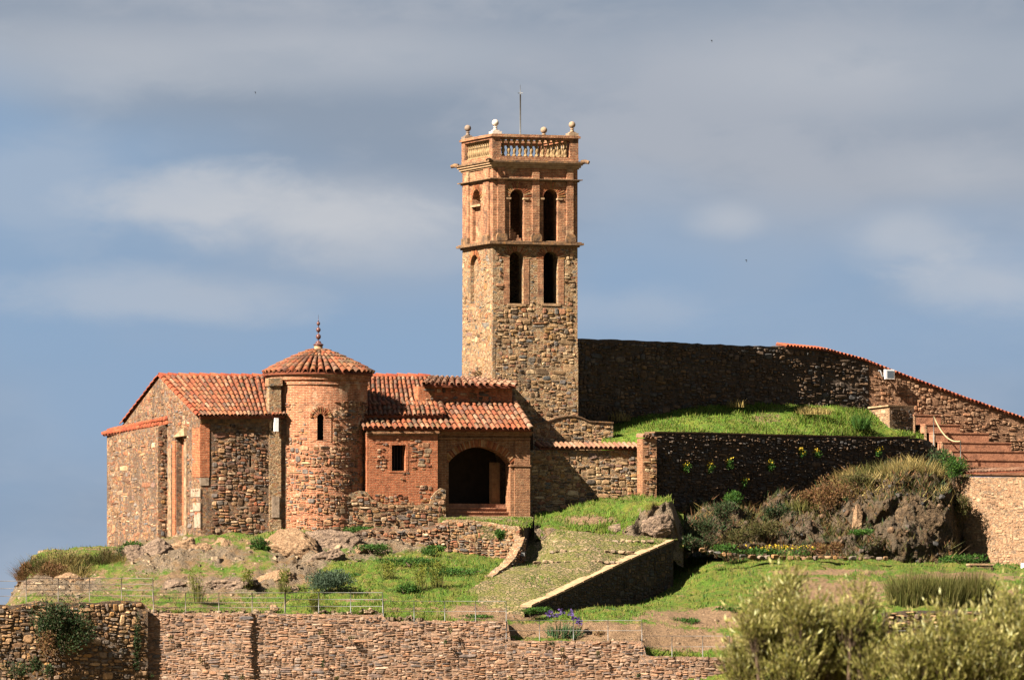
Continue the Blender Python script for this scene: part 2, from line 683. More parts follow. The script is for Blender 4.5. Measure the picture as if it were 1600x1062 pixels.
def mat_leaf(name, cols, trans=0.35, rough=0.7):
    m, nt, b = mk(name, rough)
    r, pos = rnd(nt)
    c = RAMP(nt, r, stops(cols))
    n1 = NOISE(nt, pos, 2.1, 3, 0.6)
    c = MIX(nt, 1.0, c, RAMP(nt, n1, [(0.3, 0.7), (0.55, 1.0), (0.75, 1.2)]), 'MULTIPLY')
    c = MIX(nt, 1.0, c, (ALB, ALB, ALB), 'MULTIPLY')
    nt.links.new(c, b.inputs['Base Color'])
    tr = N(nt, 'ShaderNodeBsdfTranslucent', {'Color': c})
    mx = N(nt, 'ShaderNodeMixShader', {0: trans, 1: b.outputs[0], 2: tr.outputs[0]})
    nt.links.new(mx.outputs[0], nt.nodes['Material Output'].inputs[0])
    return m


def mat_plain(name, c, rough=0.6, metal=0.0):
    m, nt, b = mk(name, rough)
    ge = N(nt, 'ShaderNodeNewGeometry')
    n1 = NOISE(nt, ge.outputs['Position'], 14, 5, 0.65)
    cc = MIX(nt, 1.0, c, RAMP(nt, n1, [(0.3, 0.75), (0.55, 1.0), (0.75, 1.12)]), 'MULTIPLY')
    setc(nt, b, cc)
    b.inputs['Metallic'].default_value = metal
    return m


def mat_ground(name, grass, dry, soil, rock):
    """grass, bare soil and outcropping rock; the share of soil is stored on the mesh"""
    m, nt, b = mk(name, 0.95)
    ge = N(nt, 'ShaderNodeNewGeometry')
    pos = ge.outputs['Position']
    at = N(nt, 'ShaderNodeAttribute', attribute_name='bare')
    ar = N(nt, 'ShaderNodeAttribute', attribute_name='rocky')
    n1 = NOISE(nt, pos, 1.6, 7, 0.7, 0.3)
    n2 = NOISE(nt, pos, 6.5, 6, 0.7)
    n3 = NOISE(nt, pos, 17, 6, 0.75)
    n4 = NOISE(nt, pos, 0.55, 5, 0.65, 0.6)
    n5 = NOISE(nt, pos, 3.1, 6, 0.75, 0.5)
    g = MIX(nt, SS(nt, n1, 0.40, 0.62), grass, dry)
    g = MIX(nt, SS(nt, n5, 0.56, 0.68), g, [soil[0] * .62, soil[1] * .66, soil[2] * .5])
    g = MIX(nt, 1.0, g, RAMP(nt, n2, [(0.30, 0.42), (0.5, 1.0), (0.72, 1.35)]), 'MULTIPLY')
    s = MIX(nt, SS(nt, n2, 0.35, 0.65), [q * .8 for q in soil], [q * 1.35 for q in soil])
    s = MIX(nt, SS(nt, n3, 0.55, 0.62), s, [q * .45 for q in soil])
    nm = M_(nt, 'ADD', M_(nt, 'ADD', M_(nt, 'MULTIPLY', M_(nt, 'SUBTRACT', n1, 0.5), 1.2), M_(nt, 'MULTIPLY', M_(nt, 'SUBTRACT', n5, 0.5), 1.3)), M_(nt, 'MULTIPLY', M_(nt, 'SUBTRACT', n4, 0.5), 0.9))
    bf = SS(nt, M_(nt, 'ADD', at.outputs['Fac'], nm), 0.36, 0.66)
    c = MIX(nt, bf, g, s)
    n6 = NOISE(nt, pos, 34, 5, 0.75)
    rk = RAMP(nt, M_(nt, 'ADD', M_(nt, 'MULTIPLY', n3, 0.6), M_(nt, 'MULTIPLY', n6, 0.4)), [(0.40, [q * 0.25 for q in rock]), (0.49, rock), (0.58, [q * 2.0 for q in rock])])
    rk = MIX(nt, SS(nt, n1, 0.45, 0.7), rk, [rock[0] * 1.2, rock[1] * 0.95, rock[2] * 0.62])
    rf = SS(nt, M_(nt, 'ADD', ar.outputs['Fac'], M_(nt, 'MULTIPLY', M_(nt, 'SUBTRACT', n2, 0.5), 1.3)), 0.36, 0.58)
    c = MIX(nt, rf, c, rk)
    setc(nt, b, c)
    h = M_(nt, 'ADD', M_(nt, 'MULTIPLY', n2, 1.0), n3)
    bump(nt, b, h, 0.95, 0.12)
    return m


TAN, LTAN, CREAM = (0.33, 0.215, 0.11), (0.43, 0.30, 0.165), (0.55, 0.43, 0.27)
BRN, DBRN, OCH = (0.17, 0.105, 0.055), (0.085, 0.058, 0.036), (0.30, 0.175, 0.065)
GRY, BGRY, DGRY = (0.17, 0.155, 0.13), (0.115, 0.125, 0.125), (0.06, 0.06, 0.058)
RED, DRED, ORA = (0.30, 0.105, 0.045), (0.19, 0.062, 0.03), (0.36, 0.145, 0.055)

MAT = {}
MAT['tower_stone'] = mat_stone('tower stone', [TAN, BRN, LTAN, (0.30, 0.14, 0.075), BGRY, OCH, CREAM, TAN, GRY, (0.34, 0.17, 0.09), LTAN, DBRN, OCH, (0.26, 0.11, 0.055), GRY, DBRN], 0.5, warm=NEUT)
MAT['tower_rubble'] = mat_rubble('tower rubble', [TAN, BRN, (0.32, 0.15, 0.08), LTAN, BGRY, OCH, (0.28, 0.12, 0.06), TAN, BRN], (0.54, 0.41, 0.25), 7.5, stain_amt=0.58, mort_w=0.06, warm=NEUT)
MAT['tower_brick'] = mat_brick('tower brick', (0.37, 0.165, 0.085), (0.25, 0.095, 0.048), (0.45, 0.32, 0.185),
                               plaster=(0.46, 0.34, 0.20), plaster_amt=0.57, stain_amt=0.55, stain=(0.075, 0.055, 0.04))
MAT['arch_brick'] = mat_stone('arch brick', [RED, ORA, TAN, LTAN, RED, DRED, ORA, OCH], 0.6)
MAT['cornice'] = mat_noise('lichened shade-dark cornice', [(0.05, 0.042, 0.034), (0.12, 0.082, 0.05), (0.22, 0.14, 0.075), (0.32, 0.17, 0.055)], 5.5, b_dist=0.03)  # lichened stone; shadow of the courses also darkened into the palette
MAT['cream_trim'] = mat_noise('cream moulding', [(0.19, 0.125, 0.075), (0.37, 0.26, 0.15), (0.45, 0.34, 0.21)], 4.5)
MAT['baluster'] = mat_noise('baluster stone', [(0.13, 0.09, 0.045), (0.26, 0.19, 0.095), (0.36, 0.27, 0.15)], 7)
MAT['white_stone'] = mat_noise('white limewash', [(0.50, 0.46, 0.38), (0.66, 0.62, 0.53)], 5)
MAT['grey_stone'] = mat_noise('weathered grey ball', [(0.10, 0.085, 0.07), (0.20, 0.165, 0.13), (0.26, 0.21, 0.16)], 6)
MAT['tan_ball'] = mat_noise('tan ball', [(0.24, 0.18, 0.12), (0.36, 0.29, 0.2)], 6)
MAT['metal'] = mat_plain('galvanised metal', (0.20, 0.195, 0.18), 0.55, 0.3)
MAT['rail'] = mat_plain('railing paint', (0.15, 0.125, 0.10), 0.5, 0.3)
MAT['iron'] = mat_plain('dark iron', (0.055, 0.042, 0.04), 0.5, 0.4)
MAT['bronze'] = mat_plain('reddish glazed ball', (0.13, 0.06, 0.05), 0.35, 0.2)
MAT['dark'] = mat_plain('dark void', (0.012, 0.011, 0.012), 0.95)  # near-black backing panels stand in for the unlit space behind openings
MAT['inner'] = mat_noise('inner plaster', [(0.05, 0.036, 0.025), (0.085, 0.06, 0.04)], 3)  # plaster darkened so the porch interior carries its shade in the colour
MAT['wood'] = mat_noise('door wood', [(0.16, 0.085, 0.04), (0.27, 0.16, 0.075)], 6)
MAT['nave_stone'] = mat_stone('nave stone', [TAN, BRN, GRY, DBRN, (0.30, 0.13, 0.065), LTAN, BGRY, OCH, BRN, (0.34, 0.155, 0.08), DBRN, CREAM, RED, GRY], 0.5, warm=COOL)
MAT['nave_rubble'] = mat_rubble('nave rubble', [TAN, GRY, BRN, (0.30, 0.13, 0.065), LTAN, GRY, OCH, DBRN, (0.25, 0.10, 0.05)], (0.38, 0.27, 0.165), 8.0, stain=(0.095, 0.075, 0.055), stain_amt=0.50, warm=COOL)
MAT['apse_stone'] = MAT['nave_stone']
TILES = [(0.223, 0.059, 0.024), (0.274, 0.091, 0.038), (0.186, 0.048, 0.022), (0.280, 0.133, 0.070), (0.236, 0.068, 0.028), (0.161, 0.048, 0.024),
         (0.292, 0.107, 0.042), (0.212, 0.083, 0.046), (0.249, 0.063, 0.026), (0.118, 0.048, 0.030)]
MAT['tile'] = mat_tile('clay tile', TILES + [(0.12, 0.055, 0.035), (0.30, 0.17, 0.10), (0.09, 0.05, 0.035), (0.16, 0.075, 0.045)], moss_amt=0.53)
MAT['tile_new'] = mat_tile('red clay tile', [(0.286, 0.071, 0.028), (0.249, 0.057, 0.024), (0.298, 0.091, 0.037), (0.223, 0.048, 0.021)], moss_amt=0.75)
MAT['tile_old'] = mat_tile('lichened clay tile', [(0.236, 0.107, 0.058), (0.280, 0.164, 0.103), (0.186, 0.085, 0.049), (0.261, 0.136, 0.073), (0.161, 0.085, 0.054)], moss_amt=0.6)
MAT['bed'] = mat_noise('channel tile', [(0.068, 0.024, 0.014), (0.150, 0.048, 0.023), (0.186, 0.068, 0.033)], 5)
MAT['red_brick'] = mat_brick('red brick', (0.42, 0.135, 0.055), (0.30, 0.085, 0.036), (0.40, 0.24, 0.135), plaster=(0.42, 0.28, 0.165), plaster_amt=0.63, stain_amt=0.72)
MAT['porch_brick'] = mat_brick('porch brick', (0.30, 0.145, 0.068), (0.21, 0.085, 0.042), (0.36, 0.25, 0.145), plaster=(0.33, 0.22, 0.125), plaster_amt=0.62, stain_amt=0.62)
MAT['low_stone'] = mat_stone('terrace wall stone', [(0.32, 0.21, 0.13), (0.24, 0.145, 0.08), (0.40, 0.285, 0.19), (0.10, 0.10, 0.10), (0.34, 0.20, 0.115), (0.19, 0.12, 0.08), (0.44, 0.34, 0.24),
                                              (0.15, 0.14, 0.13), (0.31, 0.165, 0.08), (0.38, 0.26, 0.17), (0.23, 0.175, 0.125)], 0.6, warm=COOL)
MAT['low_rubble'] = mat_rubble('terrace wall rubble', [(0.34, 0.23, 0.145), (0.26, 0.165, 0.10), (0.38, 0.27, 0.18), (0.13, 0.12, 0.11), (0.34, 0.21, 0.13)], (0.42, 0.31, 0.205), 7.5, stain=(0.11, 0.075, 0.042), stain_amt=0.56, warm=COOL)
MAT['sunny_stone'] = mat_stone('sunny enclosure stone', [(0.30, 0.19, 0.11), (0.22, 0.135, 0.08), (0.36, 0.25, 0.16), (0.16, 0.10, 0.06), (0.28, 0.155, 0.085)], 0.6)  # warmer masonry, its palette also lightened for the sunlit stretch
MAT['sunny_rubble'] = mat_rubble('sunny enclosure rubble', [(0.28, 0.165, 0.095), (0.20, 0.12, 0.07), (0.33, 0.21, 0.13)], (0.26, 0.155, 0.09), 7.0, stain_amt=0.62)  # body of that stretch, sunlight likewise put into the tone
MAT['old_stone'] = mat_stone('old wall stone', [BRN, GRY, TAN, DBRN, OCH, BGRY, BRN, LTAN], 0.5, (0.12, 0.095, 0.04))
MAT['old_rubble'] = mat_rubble('old wall rubble', [BRN, GRY, DBRN, TAN, DGRY, OCH], (0.16, 0.115, 0.065), 7.5, stain_amt=0.5)
MAT['dark_stone'] = mat_stone('enclosure stone', [(0.115, 0.075, 0.042), (0.11, 0.10, 0.085), DBRN, (0.17, 0.115, 0.065), (0.08, 0.085, 0.085), DGRY, (0.10, 0.07, 0.042)], 0.5)  # dark stone, palette lowered further to hold the shade on the walls
MAT['dark_rubble'] = mat_rubble('enclosure rubble', [(0.11, 0.07, 0.04), (0.09, 0.082, 0.07), DBRN, DGRY], (0.085, 0.065, 0.042), 7.0, stain_amt=0.5)  # wall shade darkened into the rubble as well
MAT['pink_stone'] = mat_stone('pinkish wall stone', [(0.360, 0.242, 0.143), (0.324, 0.200, 0.113), (0.423, 0.325, 0.208), (0.270, 0.168, 0.096), (0.378, 0.270, 0.165)], 0.7)
MAT['pink_rubble'] = mat_rubble('pinkish mortared wall', [(0.342, 0.223, 0.130), (0.297, 0.181, 0.104), (0.396, 0.288, 0.174), (0.180, 0.139, 0.096)], (0.360, 0.242, 0.143), 9.0, stain=(0.126, 0.111, 0.048), stain_amt=0.64)
MAT['terra'] = mat_noise('terracotta steps', [(0.12, 0.07, 0.045), (0.27, 0.135, 0.08), (0.37, 0.19, 0.11), (0.42, 0.24, 0.15)], 4.5, b_dist=.04)
MAT['quoin'] = mat_noise('pale quoin', [(0.14, 0.11, 0.08), (0.30, 0.245, 0.18), (0.40, 0.335, 0.26)], 6)
MAT['render'] = mat_noise('old lime render', [(0.10, 0.075, 0.052), (0.20, 0.145, 0.09), (0.32, 0.23, 0.14), (0.44, 0.33, 0.21)], 5.5, b_dist=.05)
MAT['rock'] = mat_noise('grey schist rock', [(0.05, 0.04, 0.03), (0.125, 0.095, 0.07), (0.20, 0.155, 0.11), (0.26, 0.195, 0.13)], 9, b_scale=14, b_dist=0.12, detail=9, speck=True)
MAT['tan_rock'] = mat_noise('tan rock', [(0.08, 0.052, 0.028), (0.18, 0.118, 0.066), (0.255, 0.18, 0.105), (0.31, 0.235, 0.15)], 7.5, b_scale=12, b_dist=0.12, detail=9, speck=True)
MAT['cliff_rock'] = mat_noise('dark cliff rock', [(0.02, 0.016, 0.011), (0.065, 0.047, 0.027), (0.11, 0.08, 0.045), (0.20, 0.155, 0.10)], 6.5, b_scale=10, b_dist=0.18, detail=9, speck=True)
GRASS, DRY, SOIL, ROCK = (0.078, 0.14, 0.011), (0.155, 0.152, 0.022), (0.21, 0.13, 0.07), (0.17, 0.125, 0.08)
MAT['ground'] = mat_ground('grassy ground', GRASS, DRY, SOIL, ROCK)
MAT['mound'] = mat_ground('mound grass', (0.095, 0.185, 0.014), (0.18, 0.20, 0.025), SOIL, ROCK)
MAT['bank'] = mat_ground('shade-darkened bank soil', (0.035, 0.042, 0.010), (0.06, 0.048, 0.016), (0.065, 0.043, 0.022), (0.085, 0.062, 0.038))  # dark soil; grazing shade on the bank also put into the colours
MAT['riser'] = mat_stone('riser stone', [(0.30, 0.235, 0.15), (0.22, 0.17, 0.11), (0.36, 0.29, 0.19), (0.18, 0.15, 0.11)], 0.6)
MAT['grass'] = mat_leaf('grass blades', [(0.07, 0.16, 0.011), (0.115, 0.215, 0.014), (0.17, 0.22, 0.023), (0.05, 0.11, 0.011), (0.22, 0.20, 0.05), (0.14, 0.175, 0.022)], 0.3)
MAT['lush'] = mat_leaf('lush leaves', [(0.035, 0.10, 0.014), (0.055, 0.14, 0.016), (0.03, 0.08, 0.012), (0.085, 0.15, 0.018)], 0.3)
MAT['rosemary'] = mat_leaf('grey green leaves', [(0.045, 0.075, 0.04), (0.065, 0.10, 0.055), (0.035, 0.06, 0.032), (0.09, 0.125, 0.07)], 0.2)
MAT['yellowish'] = mat_leaf('yellow green flowers', [(0.17, 0.17, 0.02), (0.12, 0.15, 0.02), (0.23, 0.22, 0.025), (0.10, 0.13, 0.02)], 0.35)
MAT['dark_leaf'] = mat_leaf('dark leaves', [(0.018, 0.042, 0.012), (0.03, 0.06, 0.014), (0.045, 0.07, 0.02), (0.07, 0.045, 0.022)], 0.2)
MAT['scrub'] = mat_leaf('brown green scrub', [(0.10, 0.085, 0.025), (0.07, 0.085, 0.018), (0.13, 0.10, 0.028), (0.05, 0.065, 0.016), (0.12, 0.075, 0.035)], 0.3)
MAT['straw'] = mat_leaf('dry straw', [(0.38, 0.27, 0.085), (0.28, 0.20, 0.06), (0.42, 0.32, 0.12), (0.19, 0.155, 0.04)], 0.35)
MAT['redscrub'] = mat_leaf('reddish twigs', [(0.16, 0.075, 0.032), (0.22, 0.105, 0.04), (0.10, 0.05, 0.022), (0.19, 0.13, 0.04)], 0.25)
MAT['broom'] = mat_leaf('broom stems', [(0.115, 0.12, 0.025), (0.16, 0.145, 0.035), (0.085, 0.10, 0.022), (0.20, 0.17, 0.055)], 0.35)
MAT['willow'] = mat_leaf('olive leaves', [(0.263, 0.244, 0.045), (0.163, 0.175, 0.030), (0.362, 0.319, 0.069), (0.075, 0.085, 0.018), (0.288, 0.225, 0.069), (0.475, 0.413, 0.138), (0.213, 0.213, 0.037)], 0.35)
MAT['catkin'] = mat_leaf('pale catkins', [(0.750, 0.663, 0.263), (0.600, 0.525, 0.175), (0.800, 0.800, 0.400)], 0.45)
MAT['iris'] = mat_leaf('iris leaves', [(0.06, 0.12, 0.045), (0.08, 0.15, 0.05), (0.05, 0.10, 0.04)], 0.2)
MAT['purple'] = mat_leaf('purple petals', [(0.12, 0.07, 0.25), (0.09, 0.05, 0.2), (0.16, 0.10, 0.28)], 0.3)
MAT['yellow'] = mat_leaf('yellow petals', [(0.5, 0.36, 0.02), (0.45, 0.30, 0.02)], 0.2)
MAT['bark'] = mat_noise('bark', [(0.05, 0.036, 0.024), (0.11, 0.08, 0.05)], 12)
MAT['cobble'] = mat_rubble('cobbled paving', [(0.27, 0.205, 0.12), (0.20, 0.15, 0.085), (0.34, 0.27, 0.17), (0.15, 0.12, 0.08)], (0.075, 0.085, 0.022), 6.0, stain=(0.12, 0.135, 0.025), stain_amt=0.50, mort_w=0.10)
MAT['dust'] = mat_noise('far ground', [(0.09, 0.10, 0.03), (0.16, 0.14, 0.06), (0.2, 0.15, 0.08)], 0.05)
MAT['rope'] = mat_plain('rope', (0.42, 0.33, 0.18), 0.8)
MAT['white_paint'] = mat_plain('white enamel', (0.72, 0.72, 0.70), 0.4)
MAT['lamp_glass'] = mat_plain('lamp glass', (0.10, 0.12, 0.14), 0.1)
MAT['bird'] = mat_plain('bird plumage', (0.02, 0.02, 0.022), 0.8)

# ------------------------------------------------------------------ stones and tiles


def stone_unit(r):
    """an irregular blocky stone: x and z within half a unit, face at y = -1"""
    n = 8
    pts = []
    e = r.uniform(0.42, 0.72)
    for i in range(n):
        a = 2 * math.pi * (i + 0.5 + r.uniform(-0.22, 0.22)) / n
        c, s = math.cos(a), math.sin(a)
        x = math.copysign(abs(c) ** e, c) * 0.5 * r.uniform(0.80, 1.06)
        z = math.copysign(abs(s) ** e, s) * 0.5 * r.uniform(0.76, 1.06)
        pts.append((x, z))
    tx, tz = r.uniform(-0.5, 0.5), r.uniform(-0.6, 0.6)
    v = [(x, 0.25, z) for x, z in pts]
    v += [(x * 0.97, -0.62 + tx * x + tz * z, z * 0.97) for x, z in pts]
    v += [(x * 0.72, -1.0 + tx * x + tz * z + r.uniform(-0.08, 0.08), z * 0.70) for x, z in pts]
    f = []
    for k in (0, 1):
        for i in range(n):
            j = (i + 1) % n
            f.append((k * n + i, (k + 1) * n + i, (k + 1) * n + j, k * n + j)[::-1])
    f.append(tuple(2 * n + i for i in range(n)))
    return v, f


_r = random.Random(3)
STONES = [stone_unit(_r) for _ in range(14)]
STONE_MESH = {}


def stone_mesh(mat, k):
    if (mat.name, k) not in STONE_MESH:
        v, f = STONES[k]
        me = bpy.data.meshes.new('stone')
        me.from_pydata(v, [], f)
        me.materials.append(mat)
        me.update()
        STONE_MESH[(mat.name, k)] = me
    return STONE_MESH[(mat.name, k)]


def rubble(path, outer, holes, parent, mat, h=(0.10, 0.2), w=(0.14, 0.42), d=(0.02, 0.055), seed=1, fill=0.9, limit=260,
           gap=0.02, keep=None, d_off=0.0, name='stone'):
    """lay uneven courses of stones over a wall face: the largest ones as objects, the rest as one part"""
    r = random.Random(seed)
    zs = [p[1] for p in outer]
    ss = [p[0] for p in outer]
    z0, z1, s0, s1 = min(zs), max(zs), min(ss), max(ss)
    items = []
    h0, h1 = h
    w0, w1 = w
    sh = r.uniform(0, 50)

    def emit(xa, za, xb, zb):
        if r.random() > fill:
            return
        cs, cz = (xa + xb) / 2, (za + zb) / 2
        ww, hh = xb - xa, zb - za
        wob_ = 0.07 * math.sin(cs * 1.7 + cz * 0.9 + sh) + 0.05 * math.sin(cs * 3.1 - cz * 2.3 + sh)
        wox = 0.06 * math.sin(cz * 2.7 + cs * 0.6 + sh * 2)
        cs, cz = cs + wox, cz + wob_
        a_, b_ = ww * 0.44, hh * 0.44
        tst = [(cs - a_, cz - b_), (cs + a_, cz - b_), (cs + a_, cz + b_), (cs - a_, cz + b_), (cs, cz)]
        if all(inside(outer, *q) for q in tst) and not any(inside(hl, *q) for hl in holes for q in tst):
            if keep is None or keep(cs, cz, r):
                g_ = gap * r.uniform(0.4, 1.9)
                items.append((cs, cz, max(.03, ww - g_), max(.025, hh - g_), r.uniform(*d), r.randrange(len(STONES)), r.gauss(0, 0.07)))

    def rec(xa, za, xb, zb):
        ww, hh = xb - xa, zb - za
        H = r.triangular(h0 * 0.7, h1 * 2.5, h0 * 0.6 + h1 * 0.4)
        W = r.triangular(w0 * 0.8, w1 * 2.5, w0 * 0.55 + w1 * 0.5)
        if hh > H and (hh / H >= ww / W or ww <= W):
            t = za + hh * r.uniform(0.32, 0.68)
            rec(xa, za, xb, t)
            rec(xa, t, xb, zb)
        elif ww > W:
            t = xa + ww * r.uniform(0.34, 0.66)
            rec(xa, za, t, zb)
            rec(t, za, xb, zb)
        else:
            emit(xa, za, xb, zb)
    z = z0 - 0.2
    while z < z1 + .1:
        bh = r.uniform(0.40, 0.85)
        s = s0 - r.uniform(0, 1.0) - .1
        while s < s1 + .1:
            bw = r.uniform(1.0, 2.2)
            rec(s, z + r.uniform(-.05, .05), s + bw, z + bh)
            s += bw
        z += bh
    items.sort(key=lambda q: -q[2] * q[3])
    if len(items) <= limit + 40:
        limit = len(items)
    for cs, cz, ww, hh, dd, k, tw in items[:limit]:
        q, a = path.at(cs)
        p = path.w(cs, cz, d_off)
        Mw = Matrix.Translation(p) @ Matrix.Rotation(a, 4, 'Z') @ Matrix.Rotation(tw, 4, 'Y') @ Matrix.Diagonal((ww, dd, hh, 1))
        place(name, stone_mesh(mat, k), parent, Mw)
    rest = items[limit:]
    if rest:
        V, F = [], []
        b = BASE[parent]
        for cs, cz, ww, hh, dd, k, tw in rest:
            q, a = path.at(cs)
            p = path.w(cs, cz, d_off) - b
            vv, ff = STONES[k]
            ca, sa = math.cos(a), math.sin(a)
            ct, st = math.cos(tw), math.sin(tw)
            o = len(V)
            for x, y, zz in vv:
                x, y, zz = x * ww, y * dd, zz * hh
                x, zz = x * ct + zz * st, -x * st + zz * ct
                V.append((p.x + x * ca - y * sa, p.y + x * sa + y * ca, p.z + zz))
            F += [tuple(i + o for i in f) for f in ff]
        me = bpy.data.meshes.new('small_stones')
        me.from_pydata(V, [], F)
        me.materials.append(mat)
        me.update()
        o = link('small_stones', me, parent)
        o['kind'] = 'stuff'
    return len(items)


def tile_unit():
    """barrel tile, unit: x +-0.5, y 0 (upper) to 1 (lower end), tapered, rests at z 0"""
    n = 6
    V = []
    for y, k in ((0.0, 0.80), (1.0, 1.0)):
        for rr in (1.0, 0.80):
            for i in range(n + 1):
                a = math.pi * i / n
                V.append((-math.cos(a) * 0.5 * k * rr, y, math.sin(a) * 0.5 * k * rr))
    m = n + 1
    F = []
    for i in range(n):
        F.append((i, i + 1, 2 * m + i + 1, 2 * m + i))                       # outside
        F.append((2 * m + i, 2 * m + i + 1, 3 * m + i + 1, 3 * m + i))       # lower end
        F.append((3 * m + i, 3 * m + i + 1, m + i + 1, m + i))               # inside
    return V, F


TV, TF_ = tile_unit()
TILE_MESH = {}


def tile_mesh(mat):
    if mat.name not in TILE_MESH:
        me = bpy.data.meshes.new('tile')
        me.from_pydata(TV, [], TF_)
        me.materials.append(mat)
        me.polygons.foreach_set('use_smooth', [i % 3 == 0 for i in range(len(TF_))])
        me.update()
        TILE_MESH[mat.name] = me
    return TILE_MESH[mat.name]


def tile_at(parent, top, bot, nrm, width, mat, lift=0.0, name='tile'):
    top, bot, nrm = Vector(top), Vector(bot), Vector(nrm).normalized()
    y = bot - top
    L = y.length
    y = y / L
    x = y.cross(nrm).normalized()
    z = x.cross(y).normalized()
    Mw = Matrix(((x.x * width, y.x * L, z.x * width, top.x + z.x * lift), (x.y * width, y.y * L, z.y * width, top.y + z.y * lift),
                 (x.z * width, y.z * L, z.z * width, top.z + z.z * lift), (0, 0, 0, 1)))
    return place(name, tile_mesh(mat), parent, Mw)


def tiled_roof(thing_o, name, TL, TR, BL, BR, ncol, nrow, mat, seed=1, thick=0.12, skip=None, bed=True, mats=None):
    """a roof plane of channel tiles (one mesh) with every cover tile laid on it"""
    r = random.Random(seed)
    TL, TR, BL, BR = (Vector(q) for q in (TL, TR, BL, BR))

    def pt(u, v):
        return (TL * (1 - u) + TR * u) * (1 - v) + (BL * (1 - u) + BR * u) * v
    nrm = (BR - BL).cross(TL - BL).normalized()
    if nrm.z < 0:
        nrm = -nrm
    mb = MB()
    per = 8
    nu, nv = ncol * per, 6
    pitch = ((BR - BL).length + (TR - TL).length) / 2 / ncol
    top, bot = [], []
    for j in range(nv + 1):
        for i in range(nu + 1):
            u = i / nu
            wv = math.cos(2 * math.pi * (i % per) / per) * pitch * 0.13
            top.append(pt(u, j / nv) + nrm * wv)
            bot.append(pt(u, j / nv) - nrm * thick)
    k = nu + 1
    n = len(top)
    F = []
    for j in range(nv):
        for i in range(nu):
            a = j * k + i
            F.append((a, a + k, a + k + 1, a + 1))
            F.append((n + a, n + a + 1, n + a + k + 1, n + a + k))
    for i in range(nu):
        a = nv * k + i
        F.append((a, n + a, n + a + 1, a + 1))
        F.append((i, i + 1, n + i + 1, n + i))
    for j in range(nv):
        a = j * k
        F.append((a, n + a, n + a + k, a + k))
        a += nu
        F.append((a, a + k, n + a + k, n + a))
    mb.add(top + bot, F, False)
    o = mb.build(name, MAT['bed'], thing_o)
    for c in range(ncol + 1):
        u = min(max(c / ncol, 0.004), 0.996)
        ju = r.uniform(-0.1, 0.1) / ncol
        for q in range(nrow):
            if skip and skip(u, (q + 0.5) / nrow):
                continue
            v0, v1 = q / nrow - 0.22 / nrow, (q + 1) / nrow + 0.06 / nrow
            v0 = max(v0, -0.01)
            jj = ju + r.uniform(-0.07, 0.07) / ncol
            a, b = pt(u + jj, v0), pt(u + jj + r.uniform(-0.04, 0.04) / ncol, v1 + r.uniform(-0.1, 0.1) / nrow)
            m = r.choice(mats) if mats else mat
            tile_at(o, a + nrm * (pitch * 0.02), b + nrm * (pitch * 0.13 + r.uniform(0, 0.012)), nrm, pitch * r.uniform(0.70, 0.76), m)
    return o, pt, nrm


def ridge_tiles(parent, pts, width, length, mat, seed=1, name='ridge_tile', lift=-0.03):
    """tiles laid end to end along a line (ridge, verge or wall coping)"""
    r = random.Random(seed)
    pts = [Vector(p) for p in pts]
    L = [0.0]
    for a, b in zip(pts, pts[1:]):
        L.append(L[-1] + (b - a).length)

    def at(s):
        i = 0
        while i < len(pts) - 2 and s > L[i + 1]:
            i += 1
        return pts[i].lerp(pts[i + 1], (s - L[i]) / max(1e-6, L[i + 1] - L[i]))
    n = max(1, int(L[-1] / length))
    for i in range(n):
        a, b = at(L[-1] * i / n), at(min(L[-1], L[-1] * (i + 1.12) / n))
        a = a + Vector((0, 0, lift - 0.012))
        b = b + Vector((0, 0, lift + 0.012))
        tile_at(parent, a, b, (0, 0, 1), width * r.uniform(0.94, 1.05), mat, name=name)


def coping(parent, path, top, width, pitch, mat, seed=1, drop=0.16, over=0.12, name='tile', back=0.35, bed=True, lift=0.0):
    """short tiles laid across a wall top, falling to the front; top is (px, py) along the front upper edge"""
    r = random.Random(seed)
    tp = [path.sz(*q) for q in top]
    s0, s1 = tp[0][0], tp[-1][0]
    ts, tz = [q[0] for q in tp], [q[1] for q in tp]
    n = max(1, int(abs(s1 - s0) / pitch))
    mb = MB()
    for i in range(n):
        s = s0 + (s1 - s0) * (i + 0.5) / n
        z = float(np.interp(s, ts, tz)) + lift
        a = path.w(s, z, -back)
        b = path.w(s, z - drop, over + r.uniform(-0.02, 0.02))
        sa, sb = s - (s1 - s0) * 0.5 / n, s + (s1 - s0) * 0.5 / n
        za, zb = float(np.interp(sa, ts, tz)) + lift, float(np.interp(sb, ts, tz)) + lift
        mb.hexa([path.w(sa, za - drop - 0.06, over - 0.05), path.w(sb, zb - drop - 0.06, over - 0.05), path.w(sb, zb - 0.08, -back), path.w(sa, za - 0.08, -back),
                 path.w(sa, za - drop - 0.012, over - 0.05), path.w(sb, zb - drop - 0.012, over - 0.05), path.w(sb, zb - 0.012, -back), path.w(sa, za - 0.012, -back)])
        tile_at(parent, a, b + Vector((0, 0, 0.0)), (b - a).cross(path.w(s + 0.1, z, 0) - path.w(s, z, 0)) * (-1 if (b - a).cross(path.w(s + 0.1, z, 0) - path.w(s, z, 0)).z < 0 else 1),
                abs(s1 - s0) / n * r.uniform(0.78, 0.86), mat, name=name)
    return mb.build('coping_bed', MAT['bed'], parent)

